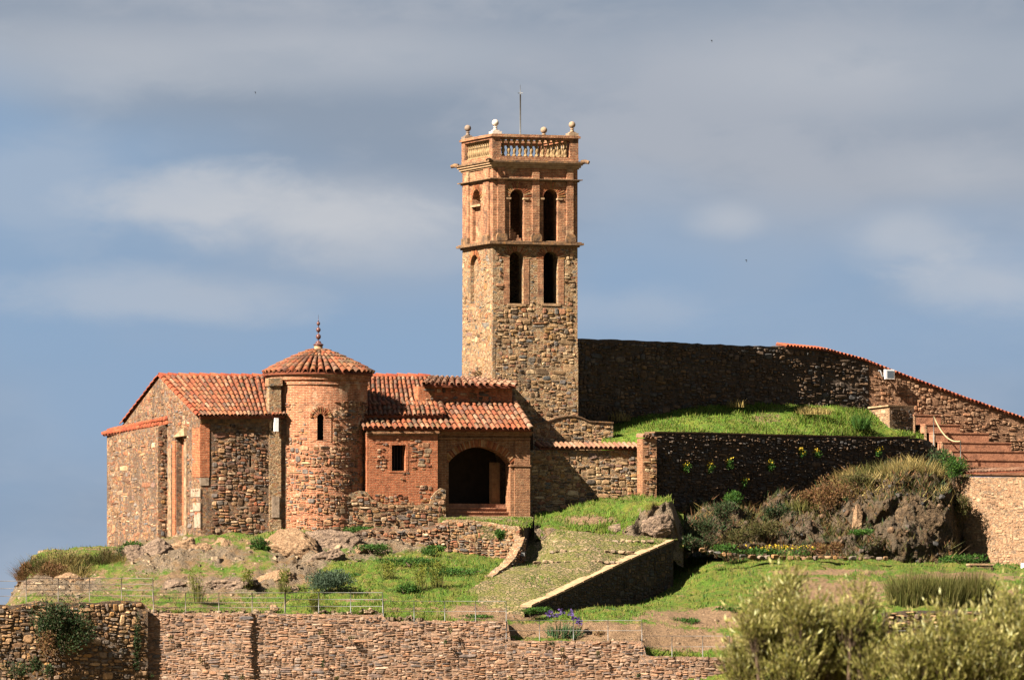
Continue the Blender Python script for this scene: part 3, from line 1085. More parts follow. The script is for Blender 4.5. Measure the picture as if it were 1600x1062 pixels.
# ================================================================== GROUND
def loft(rows, px0, px1, nx, per, disp=0.0, dscale=1.0, seed=0.0, smooth=3, push=None):
    """ground sheet through rows of (px, py, Y) from front to back; returns grid of points"""
    xs = np.linspace(px0, px1, nx)
    A = []
    for r in rows:
        r = sorted(r)
        p = [q[0] for q in r]
        py = np.interp(xs, p, [q[1] for q in r])
        Y = np.interp(xs, p, [q[2] for q in r])
        if smooth:
            ker = np.ones(2 * smooth + 1) / (2 * smooth + 1)
            py = np.convolve(np.pad(py, smooth, 'edge'), ker, 'valid')
            Y = np.convolve(np.pad(Y, smooth, 'edge'), ker, 'valid')
        k = 1 + Y / D
        A.append(np.stack([(xs - 800) / S * k, Y, (HZ - py) / S * k], -1))
    A = np.array(A)
    n = len(A)
    G = []
    for i in range(n - 1):
        p0, p1, p2, p3 = A[max(i - 1, 0)], A[i], A[i + 1], A[min(i + 2, n - 1)]
        for j in range(per):
            t = j / per
            cr = 0.5 * ((2 * p1) + (-p0 + p2) * t + (2 * p0 - 5 * p1 + 4 * p2 - p3) * t * t + (-p0 + 3 * p1 - 3 * p2 + p3) * t ** 3)
            ln = p1 + (p2 - p1) * t
            G.append(0.55 * cr + 0.45 * ln)
    G.append(A[-1])
    G = np.array(G)
    if disp:
        d = fbm(G[..., 0] * dscale + seed, G[..., 1] * dscale, G[..., 2] * dscale * 0.7, 5)
        G[..., 2] += d * disp
        if push:
            G[..., 1] += fbm(G[..., 0] * dscale + seed + 31, G[..., 1] * dscale, G[..., 2] * dscale, 5) * push
    return G


def pix(v):
    k = 1 + v[..., 1] / D
    return v[..., 0] / k * S + 800, HZ - v[..., 2] / k * S


def sheet(name, G, mat, bare=None, rocky=None, parent=None, keep=None, smooth=True):
    m, n = G.shape[:2]
    idx = np.arange(m * n).reshape(m, n)
    F = np.stack([idx[:-1, :-1], idx[:-1, 1:], idx[1:, 1:], idx[1:, :-1]], -1).reshape(-1, 4)
    if keep is not None:
        F = F[keep(G).reshape(-1)]
    me = np_mesh(name, G.reshape(-1, 3), F, mat, smooth)
    for nm, a in (('bare', bare), ('rocky', rocky)):
        if a is not None:
            at = me.attributes.new(nm, 'FLOAT', 'POINT')
            at.data.foreach_set('value', np.asarray(a, dtype=np.float32).ravel())
    return link(name, me, parent)


def slope_of(G):
    du = np.gradient(G, axis=1)
    dv = np.gradient(G, axis=0)
    nn = np.cross(du, dv)
    nn /= np.linalg.norm(nn, axis=-1, keepdims=True) + 1e-9
    return np.abs(nn[..., 2])


def blob(PX, PY, cx, cy, rx, ry):
    return np.clip(1.25 - np.sqrt(((PX - cx) / rx) ** 2 + ((PY - cy) / ry) ** 2), 0, 1)


# --- wide hill that carries everything and runs out to the horizon
def build_hill():
    rad = np.concatenate([np.linspace(0, 60, 24), np.geomspace(66, 6000, 40)])
    ang = np.linspace(0, 2 * np.pi, 97)
    rr, aa = np.meshgrid(rad, ang, indexing='ij')
    x, y = 8 + rr * np.cos(aa), 4 + rr * np.sin(aa)
    z = 0.2 - 12 * (1 - np.exp(-(np.clip(rr - 24, 0, None) / 70) ** 1.4))
    z += fbm(x * 0.05, y * 0.05, x * 0, 4) * np.clip((rr - 30) / 60, 0, 1) * 1.2
    z -= np.clip(rr - 400, 0, None) * 0.02
    # the terraced side drops just left of the hill, where only sky shows
    G = np.stack([x, y, z], -1)
    o = sheet('hillside', G, MAT['dust'])
    o['kind'] = 'structure'
    tag(o, 'broad hillside falling away to the valley', None)
    return o


build_hill()

TERR = [
    [(-80, 1000, -13.2), (20, 960, -13.2), (40, 948, -13.2), (230, 950, -13.4), (242, 958, -13.5), (592, 960, -13.5), (606, 972, -13.5), (790, 972, -13.5), (802, 1003, -13.5),
     (1003, 1003, -13.5), (1016, 1028, -13.4), (1150, 1030, -13.2), (1380, 1015, -12.9), (1575, 1012, -12.9), (1660, 1015, -13)],
    [(-80, 1000, -11.5), (20, 955, -11.5), (45, 936, -11.5), (240, 938, -12), (300, 945, -12.2), (400, 946, -12), (592, 948, -12.2), (700, 957, -12.2), (790, 962, -12.3), (830, 982, -12.6), (1000, 978, -12.4),
     (1080, 990, -12), (1150, 985, -12), (1380, 958, -11.5), (1660, 956, -11.5)],
    [(-80, 1000, -8), (20, 950, -8), (38, 932, -8), (60, 922, -8.5), (240, 925, -10), (330, 928, -10.5), (400, 925, -10), (560, 931, -10.8), (700, 941, -11), (830, 958, -11.6), (950, 955, -10), (1080, 940, -8),
     (1250, 920, -7), (1400, 926, -8), (1660, 925, -8)],
    [(-80, 1000, -4), (15, 950, -5), (36, 925, -5), (48, 900, -4.5), (130, 905, -5), (230, 902, -6.5), (300, 895, -6), (400, 890, -6), (480, 902, -7), (560, 902, -7.5), (700, 898, -7), (790, 905, -7), (900, 955, -7.0),
     (1000, 950, -5), (1070, 929, -3.2), (1250, 890, -2), (1400, 895, -3), (1660, 900, -3)],
    [(-80, 1000, 0), (10, 950, -1), (34, 905, -2.5), (48, 872, -2.5), (130, 866, -2.8), (185, 868, -3), (250, 860, -3), (330, 848, -2.6), (400, 846, -2.4), (450, 862, -3), (560, 880, -4.2), (690, 872, -4), (790, 882, -4.2),
     (900, 952, -3), (1000, 938, -1.5), (1060, 914, 0.6), (1110, 882, 1.5), (1250, 874, 2.2), (1400, 880, 2), (1510, 884, 3), (1660, 890, 4)],
    [(-80, 1000, 4), (10, 955, 3), (36, 900, 1.5), (60, 862, 1), (130, 856, .5), (200, 851, .5), (310, 834, -.6), (420, 829, -.3), (470, 832, -.8), (560, 838, -1), (690, 858, -1.4), (800, 870, 0), (1000, 900, 3),
     (1060, 875, 4), (1300, 864, 6), (1510, 874, 9), (1660, 880, 11)],
    [(-80, 1000, 12), (10, 970, 11), (60, 880, 8), (170, 860, 8), (300, 840, 6), (800, 850, 8), (1000, 840, 9), (1660, 870, 18)],
]
_sk = [(px, 1125, Y - (.02 if px < 1150 else 2.0)) for px, py, Y in TERR[0]]
TERR.insert(0, _sk)
TERR.insert(1, [(px, py + 9, Y - .015) for px, py, Y in TERR[1]])
TG = loft(TERR, -80, 1660, 560, 12, 0.30, 1.1, 3.0)
tpx, tpy = pix(TG)
bare = 0.22 + 0.24 * np.clip((520 - tpx) / 120, 0, 1)
for c in ((900, 984, 190, 16, 1.35), (770, 957, 100, 14, 1.35), (1090, 1003, 130, 15, 1.35), (1000, 992, 150, 13, 1.35), (1120, 965, 180, 22, 1.0), (1290, 925, 130, 30, 1.0), (1180, 1005, 170, 22, .8), (1050, 862, 90, 9, .9), (1300, 893, 150, 5, 1.0), (1500, 900, 160, 9, .9), (900, 985, 100, 10, .7), (1010, 1000, 90, 14, .8),
          (330, 930, 60, 10, .55), (420, 905, 90, 22, .9), (300, 905, 110, 16, .7), (640, 950, 90, 4, .6), (560, 938, 60, 4, .8), (730, 952, 60, 12, .9), (800, 962, 60, 10, 1.0), (1560, 930, 120, 40, .5), (1240, 960, 130, 25, .8)):
    bare = np.maximum(bare, blob(tpx, tpy, *c[:4]) * c[4])
sl = slope_of(TG)
rocky = np.clip((0.80 - sl) * 2.2, 0, 1) * np.clip((820 - tpx) / 80, 0, 1)
for c in ((260, 868, 80, 30, 1.0), (350, 868, 60, 24, .8), (470, 870, 60, 42, 1.0), (330, 915, 130, 18, .9), (600, 850, 110, 22, .8), (430, 905, 60, 20, .8), (90, 915, 100, 22, 1.0), (560, 870, 60, 16, .6), (230, 890, 60, 14, .6)):
    rocky = np.maximum(rocky, blob(tpx, tpy, *c[:4]) * c[4])
for c in ((390, 838, 55, 10, 1.0), (640, 895, 120, 20, .9)):
    rocky = rocky * (1 - blob(tpx, tpy, *c[:4]) * c[4])
bare[:, :] = np.maximum(bare, 0.35 * rocky)
_rg = np.abs(fbm(TG[..., 0] * 1.6, TG[..., 1] * 1.6 + 5, TG[..., 2] * 2.2, 5))
TG[..., 2] += rocky * (.16 - .6 * _rg)
TG[..., 2] += rocky * .16 * fbm(TG[..., 0] * 7, TG[..., 1] * 7, TG[..., 2] * 7, 3)
TG[..., 1] += rocky * .12 * fbm(TG[..., 0] * 2.2 + 4, TG[..., 1] * 2, TG[..., 2] * 2.6, 4)
terrace = sheet('terrace_ground', TG, MAT['ground'], bare, rocky)
terrace['kind'] = 'structure'


def scatter_blades(name, G, n, mat, hgt, dens, seed, lean=0.35, wid=0.022, label='', parent=None, clump=3):
    """short grass: one triangle a blade, only where dens says"""
    g = np.random.default_rng(seed)
    m, k = G.shape[:2]
    i = g.uniform(0, m - 1.001, n)
    j = g.uniform(0, k - 1.001, n)
    ii, jj = i.astype(int), j.astype(int)
    fi, fj = (i - ii)[:, None], (j - jj)[:, None]

    def lerp(a):
        a = a if a.ndim == 3 else a[..., None]
        return (a[ii, jj] * (1 - fi) + a[ii + 1, jj] * fi) * (1 - fj) + (a[ii, jj + 1] * (1 - fi) + a[ii + 1, jj + 1] * fi) * fj
    p = lerp(G)
    dd = lerp(dens)[:, 0]
    pn = fbm(p[:, 0] * 1.1 + seed, p[:, 1] * 1.1, p[:, 2], 3)
    ok = g.uniform(0, 1, n) < dd * np.clip(0.75 + 1.6 * pn, 0, 1)
    p = p[ok]
    pn = pn[ok]
    n = len(p)
    h = hgt * g.uniform(0.5, 1.3, n) * np.clip(0.9 + 1.2 * pn, 0.4, 1.8)
    a = g.uniform(0, 2 * np.pi, n)
    le = g.normal(0, lean, (n, 2)) * h[:, None]
    w = wid * g.uniform(0.6, 1.4, n)
    s = np.stack([np.cos(a) * w, np.sin(a) * w, 0 * w], -1)
    b = p - np.array([0, 0, 0.02])
    t = p + np.stack([le[:, 0], le[:, 1], h], -1)
    V = np.stack([b - s, b + s, t], 1).reshape(-1, 3)
    F = np.arange(3 * n).reshape(-1, 3)
    o = link(name, np_mesh(name, V, F, mat), parent)
    o['kind'] = 'stuff'
    if label:
        o['label'] = label
        o['category'] = 'grass'
    return o


dens = np.clip(1.15 - 1.5 * bare - 1.6 * rocky, 0, 1)
dens[:18] *= 0.7
dens *= 1 - .45 * np.clip((520 - tpx) / 120, 0, 1)
scatter_blades('grass', TG, 120000, MAT['grass'], 0.10, dens, 7, label='short spring grass on the lower terrace')

# --- cobbled ramp climbing to the porch
RAMP_ROWS = [
    [(690, 966, -12.2), (760, 974, -12.3), (832, 984, -12.2), (1060, 984, -12.0)],
    [(690, 942, -11.0), (740, 942, -10.8), (829, 951, -11.5), (900, 935, -10.4), (1060, 930, -8)],
    [(690, 932, -9.3), (760, 910, -8.4), (830, 920, -8.9), (875, 927, -9.0), (900, 918, -7.7), (1060, 900, -5)],
    [(690, 908, -6), (790, 890, -6), (840, 890, -6), (920, 890, -5.7), (955, 890, -4.7), (1060, 870, -3)],
    [(690, 880, -3.5), (800, 880, -4.3), (832, 884, -3.9), (860, 866, -3.2), (920, 860, -3), (1000, 868, -2.3), (1060, 855, -1)],
    [(690, 850, -0.5), (822, 876, -1.4), (845, 862, -1.0), (870, 836, -0.4), (920, 840, -.9), (1000, 848, -.5), (1060, 846, .3)],
    [(690, 815, 1.8), (825, 836, 1.6), (850, 818, 2.2), (870, 811, 2.4), (920, 822, 1.6), (1000, 830, 1.5), (1060, 838, 2)],
    [(690, 806, 3.2), (830, 806, 4), (870, 804, 4.6), (920, 806, 4.2), (1000, 806, 4.5), (1060, 810, 5)],
]
RG = loft(RAMP_ROWS, 690, 1060, 150, 10, 0.06, 1.2, 9.0, smooth=2)
ramp_line = Path([(829, -11.5), (1052, 0.4)])


def ramp_keep(G):
    c = (G[:-1, :-1] + G[1:, 1:]) / 2
    x, y = c[..., 0], c[..., 1]
    a, b = ramp_line.p
    t = (b - a).normalized()
    side = (x - a.x) * t.y - (y - a.y) * t.x       # > 0 to the right of the wall
    px, py = pix(c)
    ok = (side < -0.12)
    # left edge of the ramp
    ok &= px > np.interp(y, [-12, -11, -6, -4.3, -1, 5], [690, 700, 786, 806, 815, 690])
    return ok


ramp = sheet('cobbled_ramp', RG, MAT['cobble'], keep=ramp_keep)
ramp['kind'] = 'structure'
rpx, rpy = pix(RG)
rd = np.clip(0.28 + blob(rpx, rpy, 1000, 850, 60, 18) + 0.7 * blob(rpx, rpy, 870, 905, 120, 14) + .6 * blob(rpx, rpy, 790, 825, 120, 12) + 0.8 * blob(rpx, rpy, 930, 832, 120, 5), 0, .95)
km = np.zeros(RG.shape[:2])
km[:-1, :-1] = ramp_keep(RG)
scatter_blades('grass', RG, 26000, MAT['grass'], 0.055, rd * km, 8, label='thin grass growing between the cobbles of the ramp')

# --- bank of earth between the ramp and the connecting wall
BANK2 = [
    [(835, 822, 0.6), (880, 822, 0.6), (930, 832, 0.3), (1000, 842, 0.5), (1050, 846, 0.9), (1070, 862, 1.2)],
    [(835, 815, 2.2), (880, 812, 2.2), (920, 810, 1.6), (960, 815, 1.2), (995, 806, 1.1), (1005, 790, 1.1), (1052, 788, 1.3), (1060, 850, 1.6)],
    [(835, 810, 3.6), (880, 803, 3.6), (930, 790, 3.0), (1000, 782, 2.8), (1050, 781, 2.6), (1066, 830, 3)],
    [(835, 806, 5.2), (880, 795, 5.4), (930, 779, 5.6), (1000, 774, 6), (1040, 778, 5.6), (1066, 815, 5)],
    [(835, 806, 6.5), (930, 779, 6.8), (1000, 774, 7), (1066, 800, 7)],
]
BANK2.insert(0, [(px, py + 22, Y - .25) for px, py, Y in BANK2[0]])
BG = loft(BANK2, 835, 1068, 90, 9, 0.28, 1.3, 21, smooth=2, push=0.25)
bpx, bpy_ = pix(BG)
brk = np.clip((0.72 - slope_of(BG)) * 2.5, 0, 1)
brk = np.maximum(brk, blob(bpx, bpy_, 1025, 815, 32, 24)) * (1 - blob(bpx, bpy_, 930, 785, 90, 9) * .8)
_rg = np.abs(fbm(BG[..., 0] * 1.8, BG[..., 1] * 1.8, BG[..., 2] * 1.8, 5))
BG[..., 1] += brk * .7 * _rg
bb = np.maximum(0.3 + 0 * bpx, blob(bpx, bpy_, 920, 812, 60, 12) * .9)
ob = sheet('earth_bank', BG, MAT['ground'], bb, brk, smooth=False)
ob['kind'] = 'structure'
scatter_blades('grass', BG, 9000, MAT['grass'], 0.13, np.clip(1.1 - 1.3 * brk - bb, 0, 1), 18, label='grass on the earth bank beside the porch')

# --- green mound inside the enclosure
MOUND = [
    [(940, 694, 6.6), (1000, 690, 6.9), (1026, 678, 6.5), (1150, 681, 9.5), (1300, 684, 13.1), (1450, 690, 16.75), (1480, 700, 17.4)],
    [(940, 682, 8.0), (1000, 668, 8.6), (1100, 662, 10.0), (1250, 664, 13), (1350, 668, 15.0), (1480, 685, 18.0)],
    [(940, 672, 9.3), (1000, 652, 10.5), (1100, 641, 12), (1250, 643, 14.5), (1350, 652, 16.4), (1480, 672, 18.6)],
    [(940, 660, 10.0), (1000, 643, 11.2), (1100, 630, 13.3), (1250, 633, 15.6), (1350, 641, 17.4), (1480, 662, 19.0)],
    [(940, 655, 12.0), (1000, 640, 13.2), (1100, 629, 15.3), (1250, 632, 17.6), (1350, 640, 18.5), (1480, 655, 20)],
]
MOUND.insert(0, [(px, py + 45, Y - .05) for px, py, Y in MOUND[0]])
MG = loft(MOUND, 940, 1480, 150, 9, 0.16, 1.0, 40, smooth=3)
mpx, mpy = pix(MG)
mb_ = np.maximum(0.05 + 0 * mpx, blob(mpx, mpy, 1190, 655, 60, 18) * .55)
mo = sheet('grass_mound', MG, MAT['mound'], mb_, 0 * mb_)
mo['kind'] = 'structure'
scatter_blades('grass', MG, 42000, MAT['grass'], 0.13, np.clip(1.1 - .9 * mb_, 0, 1), 28, label='bright green grass on the mound inside the enclosure')

# --- rocky bank under the right-hand retaining wall
CLIFF = [
    [(1045, 872, 1.4), (1100, 868, 2.2), (1250, 873, 3.2), (1350, 878, 3.6), (1420, 882, 3.8), (1490, 880, 4.4), (1515, 882, 8)],
    [(1045, 862, 2.0), (1100, 858, 3.0), (1200, 855, 3.9), (1290, 852, 4.1), (1340, 846, 4.0), (1420, 840, 3.9), (1485, 838, 4.5), (1512, 850, 8)],
    [(1045, 842, 3.4), (1100, 836, 4.5), (1200, 830, 5.8), (1260, 812, 5.8), (1310, 805, 5.4), (1345, 778, 5.0), (1400, 770, 4.6), (1480, 768, 5.2), (1508, 778, 8.5)],
    [(1045, 822, 4.8), (1100, 808, 6.0), (1200, 802, 8.0), (1270, 788, 8), (1320, 775, 7), (1350, 756, 6.4), (1400, 750, 6.0), (1475, 750, 7), (1506, 762, 9)],
    [(1040, 800, 6.0), (1100, 788, 7.4), (1200, 784, 9.6), (1290, 765, 11.0), (1340, 742, 11.6), (1400, 728, 12.6), (1470, 724, 13.8), (1505, 740, 13)],
    [(1040, 790, 6.8), (1100, 782, 8.2), (1200, 778, 10.5), (1290, 758, 12.6), (1340, 734, 13.7), (1400, 720, 15), (1470, 716, 16.5), (1505, 730, 15)],
]
CG = loft(CLIFF, 1040, 1515, 300, 20, 0.75, 1.1, 60, smooth=2, push=0.9)
_rg = np.abs(fbm(CG[..., 0] * 1.5, CG[..., 1] * 1.5 + 9, CG[..., 2] * 1.5, 5))
CG[..., 1] += .5 * _rg
CG[..., 2] -= .3 * _rg - .14 * fbm(CG[..., 0] * 6, CG[..., 1] * 6, CG[..., 2] * 6, 3)
cpx, cpy = pix(CG)
csl = slope_of(CG)
crk = np.clip((0.80 - csl) * 2.0, 0, 1)
for c in ((1420, 820, 90, 55, 1.0), (1250, 815, 50, 36, .9), (1330, 800, 40, 50, .8)):
    crk = np.maximum(crk, blob(cpx, cpy, *c[:4]) * c[4])
crk *= 1 - .9 * blob(cpx, cpy, 1400, 722, 110, 16)
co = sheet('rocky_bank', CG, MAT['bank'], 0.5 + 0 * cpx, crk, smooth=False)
co['kind'] = 'structure'
cov = np.clip(1.05 - .75 * crk, 0, 1)
for nm_, mt_, nb_, hh_, sd_, lab_ in (('scrub_cover', 'scrub', 16000, .26, 38, 'brown green scrub covering the rocky bank'), ('dry_grass', 'straw', 12000, .32, 39, 'dry straw grass over the top of the rocky bank'), ('rusty_growth', 'redscrub', 8000, .26, 41, 'rusty brown growth on the face of the rocky bank'), ('dark_weeds', 'dark_leaf', 11000, .22, 40, 'dark weeds in the hollows of the rocky bank')):
    dm_ = np.clip(.5 + 2.4 * fbm(CG[..., 0] * .7 + sd_, CG[..., 1] * .7, CG[..., 2] * .7, 3), 0, 1)
    if nm_ == 'dry_grass':
        dm_ = dm_ * np.clip((800 - cpy) / 50, 0, 1) * np.clip((cpx - 1220) / 80, 0, 1)
    scatter_blades(nm_, CG, nb_, MAT[mt_], hh_, cov * dm_, sd_, lean=.7, wid=.03, label=lab_)

# ================================================================== BELL TOWER
u = Vector((math.cos(R(TH)), math.sin(R(TH))))
wv_ = Vector((-math.sin(R(TH)), math.cos(R(TH))))
TA = Vector((P(770, 0, 5.95).x, 5.95))
TW = 3.60
TB, TC, TD = TA + u * TW, TA + u * TW + wv_ * TW, TA + wv_ * TW
tfront = Path([TA, TB], False)
tright = Path([TB, TC], False)
tback = Path([TC, TD], False)
tleft = Path([TD, TA], False)


def tz(py):
    return (HZ - py) / S * (1 + 5.95 / D)


def tower_block(mb, z0, z1, out):
    a, b, c, d = (TA - u * out - wv_ * out, TB + u * out - wv_ * out, TC + u * out + wv_ * out, TD - u * out + wv_ * out)
    mb.hexa([(*a, z0), (*b, z0), (*c, z0), (*d, z0), (*a, z1), (*b, z1), (*c, z1), (*d, z1)])
    return mb


tc_ = (TA + TC) / 2
tower = thing('bell_tower', 'tall square stone and brick bell tower with two tiers of arched openings', 'tower', (tc_.x, tc_.y, tz(690)))
TT = 0.55
zb0, zb1 = tz(720), tz(384)
zu0, zu1 = tz(376), tz(280)


def front_open(pxa, pxb, py_sill, py_top):
    s0, s1 = tfront.hit(pxa)[0], tfront.hit(pxb)[0]
    zsill = tfront.sz((pxa + pxb) / 2, py_sill)[1]
    ztop = tfront.sz((pxa + pxb) / 2, py_top)[1]
    return s0, s1, zsill, ztop - (s1 - s0) / 2


def left_open(pxa, pxb, py_sill, py_top):
    s0, s1 = tleft.hit(pxa)[0], tleft.hit(pxb)[0]
    zsill = tleft.sz((pxa + pxb) / 2, py_sill)[1]
    ztop = tleft.sz((pxa + pxb) / 2, py_top)[1]
    return s0, s1, zsill, ztop - (s1 - s0) / 2


low_f = [front_open(796, 818, 474, 393), front_open(849, 872, 474, 393)]
up_f = [front_open(797, 819, 376.5, 296), front_open(849, 872, 376.5, 296)]
low_l = [left_open(735, 748.5, 474, 398)]
up_l = [left_open(738, 751, 376.5, 296)]


def tower_storey(name, z0, z1, fo, lo, mat):
    mb = MB()
    fl = [arch_loop(a, b, max(c, z0 + 0.02), d) for a, b, c, d in fo]
    slab(mb, tfront, [(0, z0), (TW, z0), (TW, z1), (0, z1)], fl, -TT, 0)
    slab(mb, tback, [(0, z0), (TW, z0), (TW, z1), (0, z1)], [arch_loop(TW - b, TW - a, max(c, z0 + .02), d) for a, b, c, d in fo[:1]], -TT, 0)
    ll = [arch_loop(a, b, max(c, z0 + 0.02), d) for a, b, c, d in lo]
    slab(mb, tleft, [(TT, z0), (TW - TT, z0), (TW - TT, z1), (TT, z1)], ll, -TT, 0)
    slab(mb, tright, [(TT, z0), (TW - TT, z0), (TW - TT, z1), (TT, z1)], [], -TT, 0)
    return mb.build(name, mat, tower), fl, ll


lowwall, lfl, lll = tower_storey('shaft_wall', zb0, zb1, low_f, low_l, MAT['tower_rubble'])
belfry, ufl, ull = tower_storey('belfry_wall', zu0, zu1, up_f, up_l, MAT['tower_brick'])


def grow(loop, g):
    cs = sum(p[0] for p in loop) / len(loop)
    cz = sum(p[1] for p in loop) / len(loop)
    return [(p[0] + math.copysign(g, p[0] - cs), p[1] + (g if p[1] > cz else -0.02)) for p in loop]


rubble(tfront, [(0.02, tz(660)), (TW - .02, tz(660)), (TW - .02, zb1 - .02), (.02, zb1 - .02)], [grow(l, 0.24) for l in lfl], lowwall, MAT['tower_stone'],
       h=(0.08, 0.19), w=(0.12, 0.38), d=(0.012, 0.042), seed=4, limit=280, fill=.84)
rubble(tleft, [(0.02, tz(610)), (TW - .02, tz(610)), (TW - .02, zb1 - .02), (.02, zb1 - .02)], [grow(l, 0.24) for l in lll], lowwall, MAT['tower_stone'],
       h=(0.10, 0.20), w=(0.16, 0.50), d=(0.010, 0.028), seed=5, fill=0.42, limit=0)
# filled-in openings of the left face
mb = MB()
a, b, c, d = low_l[0]
slab(mb, tleft, [(a - .05, c - .05), (b + .05, c - .05), (b + .05, d + .5), (a - .05, d + .5)], [], -0.40, -0.16)
mb.build('blocked_opening', MAT['tower_rubble'], tower)
mb = MB()
a, b, c, d = up_l[0]
slab(mb, tleft, [(a - .05, c - .05), (b + .05, c - .05), (b + .05, d - .18), (a - .05, d - .18)], [], -0.42, -0.14)
mb.build('blocked_opening', MAT['tower_brick'], tower)
mb = MB()
slab(mb, tleft, [(a - .06, d - .20), (b + .06, d - .20), (b + .06, d - .12), (a - .06, d - .12)], [], -0.12, 0.05)
mb.build('sill', MAT['cream_trim'], tower)
# rubble left lying in the first belfry opening
mb = MB()
a, b, c, d = up_f[0]
for i in range(5):
    zz = zu0 + 0.12 * i
    ee = a + (b - a) * (0.85 - 0.17 * i)
    slab(mb, tfront, [(a - .05, zz), (ee, zz), (ee, zz + .13), (a - .05, zz + .13)], [], -0.42, -0.10 - .02 * i)
mb.build('parapet_remnant', MAT['tower_brick'], tower)


def arch_bricks(path, parent, s0, s1, zs, mat, ln=0.30, n=17, rise=None, d=0.018, thick=0.10, name='brick', seed=0, jitter=0.05, back=0.1):
    """voussoirs round an opening, each brick its own object"""
    r_ = random.Random(seed)
    h, c = (s1 - s0) / 2, (s0 + s1) / 2
    rise = h if rise is None else rise
    r = (h * h + rise * rise) / (2 * rise)
    a0 = math.asin(min(1, h / r))
    zc = zs + rise - r
    me = bpy.data.meshes.new('brick')
    me.from_pydata([(-.5, .0, 0), (.5, .0, 0), (.56, .0, 1), (-.56, .0, 1), (-.46, -1, .02), (.46, -1, .02), (.52, -1, .98), (-.52, -1, .98)], [],
                   [(4, 5, 6, 7), (0, 4, 7, 3), (1, 2, 6, 5), (3, 7, 6, 2), (0, 1, 5, 4)])
    me.materials.append(mat)
    wd = 2 * a0 * r / n
    for i in range(n):
        a = -a0 + 2 * a0 * (i + .5) / n
        p = path.w(c + math.sin(a) * r, zc + math.cos(a) * r, -back)
        q, ang = path.at(c + math.sin(a) * r)
        Mw = Matrix.Translation(p) @ Matrix.Rotation(ang, 4, 'Z') @ Matrix.Rotation(a, 4, 'Y') @ Matrix.Diagonal((wd * 0.80, back + d * r_.uniform(.6, 1.3), ln * r_.uniform(1 - jitter, 1 + jitter), 1))
        place(name, me, parent, Mw)


for k, (a, b, c, d) in enumerate(low_f):
    arch_bricks(tfront, lowwall, a, b, d, MAT['arch_brick'], 0.30, 17, seed=k)
for k, (a, b, c, d) in enumerate(up_f):
    arch_bricks(tfront, belfry, a, b, d, MAT['arch_brick'], 0.30, 17, seed=10 + k)
for pw, (a, b, c, d), pth in ((lowwall, low_l[0], tleft), (belfry, up_l[0], tleft)):
    arch_bricks(pth, pw, a, b, d, MAT['arch_brick'], 0.24, 15, seed=30)
# brick jambs beside the lower openings
for k, (a, b, c, d) in enumerate(low_f):
    for s0, s1 in ((a - 0.24, a), (b, b + 0.24)):
        mb = MB()
        slab(mb, tfront, [(s0, c - .04), (s1, c - .04), (s1, d), (s0, d)], [], 0.002, 0.014)
        mb.build('jamb', MAT['tower_brick'], tower)
    mb = MB()
    slab(mb, tfront, [(a - .1, c - .10), (b + .1, c - .10), (b + .1, c - .005), (a - .1, c - .005)], [], -.3, 0.03)
    mb.build('sill', MAT['cream_trim'], tower)
# capitals at the springing of the belfry arches
for a, b, c, d in up_f:
    for s0, s1 in ((a - .17, a + .03), (b - .03, b + .17)):
        mb = MB()
        slab(mb, tfront, [(s0, d - .10), (s1, d - .10), (s1, d - .03), (s0, d - .03)], [], -.3, 0.05)
        mb.build('impost', MAT['cream_trim'], tower)
# pilasters
for px0, px1 in ((777, 788), (831, 842), (885, 895)):
    s0, s1 = tfront.hit(px0)[0], tfront.hit(px1)[0]
    mb = MB()
    slab(mb, tfront, [(s0, zu0 + .30), (s1, zu0 + .30), (s1, zu1), (s0, zu1)], [], -0.02, 0.075)
    pl = mb.build('pilaster', MAT['tower_brick'], tower)
    mb = MB()
    slab(mb, tfront, [(s0 - .06, zu0), (s1 + .08, zu0), (s1 + .08, zu0 + .22), (s1 + .02, zu0 + .30), (s0 - .0, zu0 + .30), (s0 - .06, zu0 + .22)], [], -0.02, 0.14)
    mb.build('pilaster_base', MAT['cornice'], pl)
    mb = MB()
    slab(mb, tfront, [(s0, tz(279)), (s1, tz(279)), (s1, tz(262)), (s0, tz(262))], [], -0.02, 0.075)
    mb.build('frieze_block', MAT['tower_brick'], pl)
for px0, px1 in ((725.5, 734), (757, 765.5)):
    s0, s1 = tleft.hit(px0)[0], tleft.hit(px1)[0]
    mb = MB()
    slab(mb, tleft, [(s0, zu0 + .25), (s1, zu0 + .25), (s1, zu1), (s0, zu1)], [], -0.02, 0.06)
    pl = mb.build('pilaster', MAT['tower_brick'], tower)
    mb = MB()
    slab(mb, tleft, [(s0 - .04, zu0), (s1 + .04, zu0), (s1 + .04, zu0 + .25), (s0 - .04, zu0 + .25)], [], -0.02, 0.12)
    mb.build('pilaster_base', MAT['cornice'], pl)
    mb = MB()
    slab(mb, tleft, [(s0, tz(279)), (s1, tz(279)), (s1, tz(262)), (s0, tz(262))], [], -0.02, 0.06)
    mb.build('frieze_block', MAT['tower_brick'], pl)
# string courses, frieze and cornices
mb = MB()
tower_block(mb, tz(384), tz(381), 0.07)
tower_block(mb, tz(381), tz(377.5), 0.20)
tower_block(mb, tz(377.5), tz(376), 0.13)
mb.build('string_course', MAT['cornice'], tower)
mb = MB()
tower_block(mb, tz(282), tz(279.5), 0.06)
tower_block(mb, tz(279.5), tz(278), 0.16)
mb.build('string_course', MAT['cornice'], tower)
mb = MB()
tower_block(mb, tz(278), tz(262), 0.0)
mb.build('frieze', MAT['tower_brick'], tower)
mb = MB()
tower_block(mb, tz(262), tz(259.5), 0.05)
tower_block(mb, tz(259.5), tz(256), 0.11)
tower_block(mb, tz(256), tz(253), 0.17)
mb.build('cornice', MAT['cream_trim'], tower)
mb = MB()
tower_block(mb, tz(253), tz(250), 0.22)
mb.build('cornice_slab', MAT['cornice'], tower)
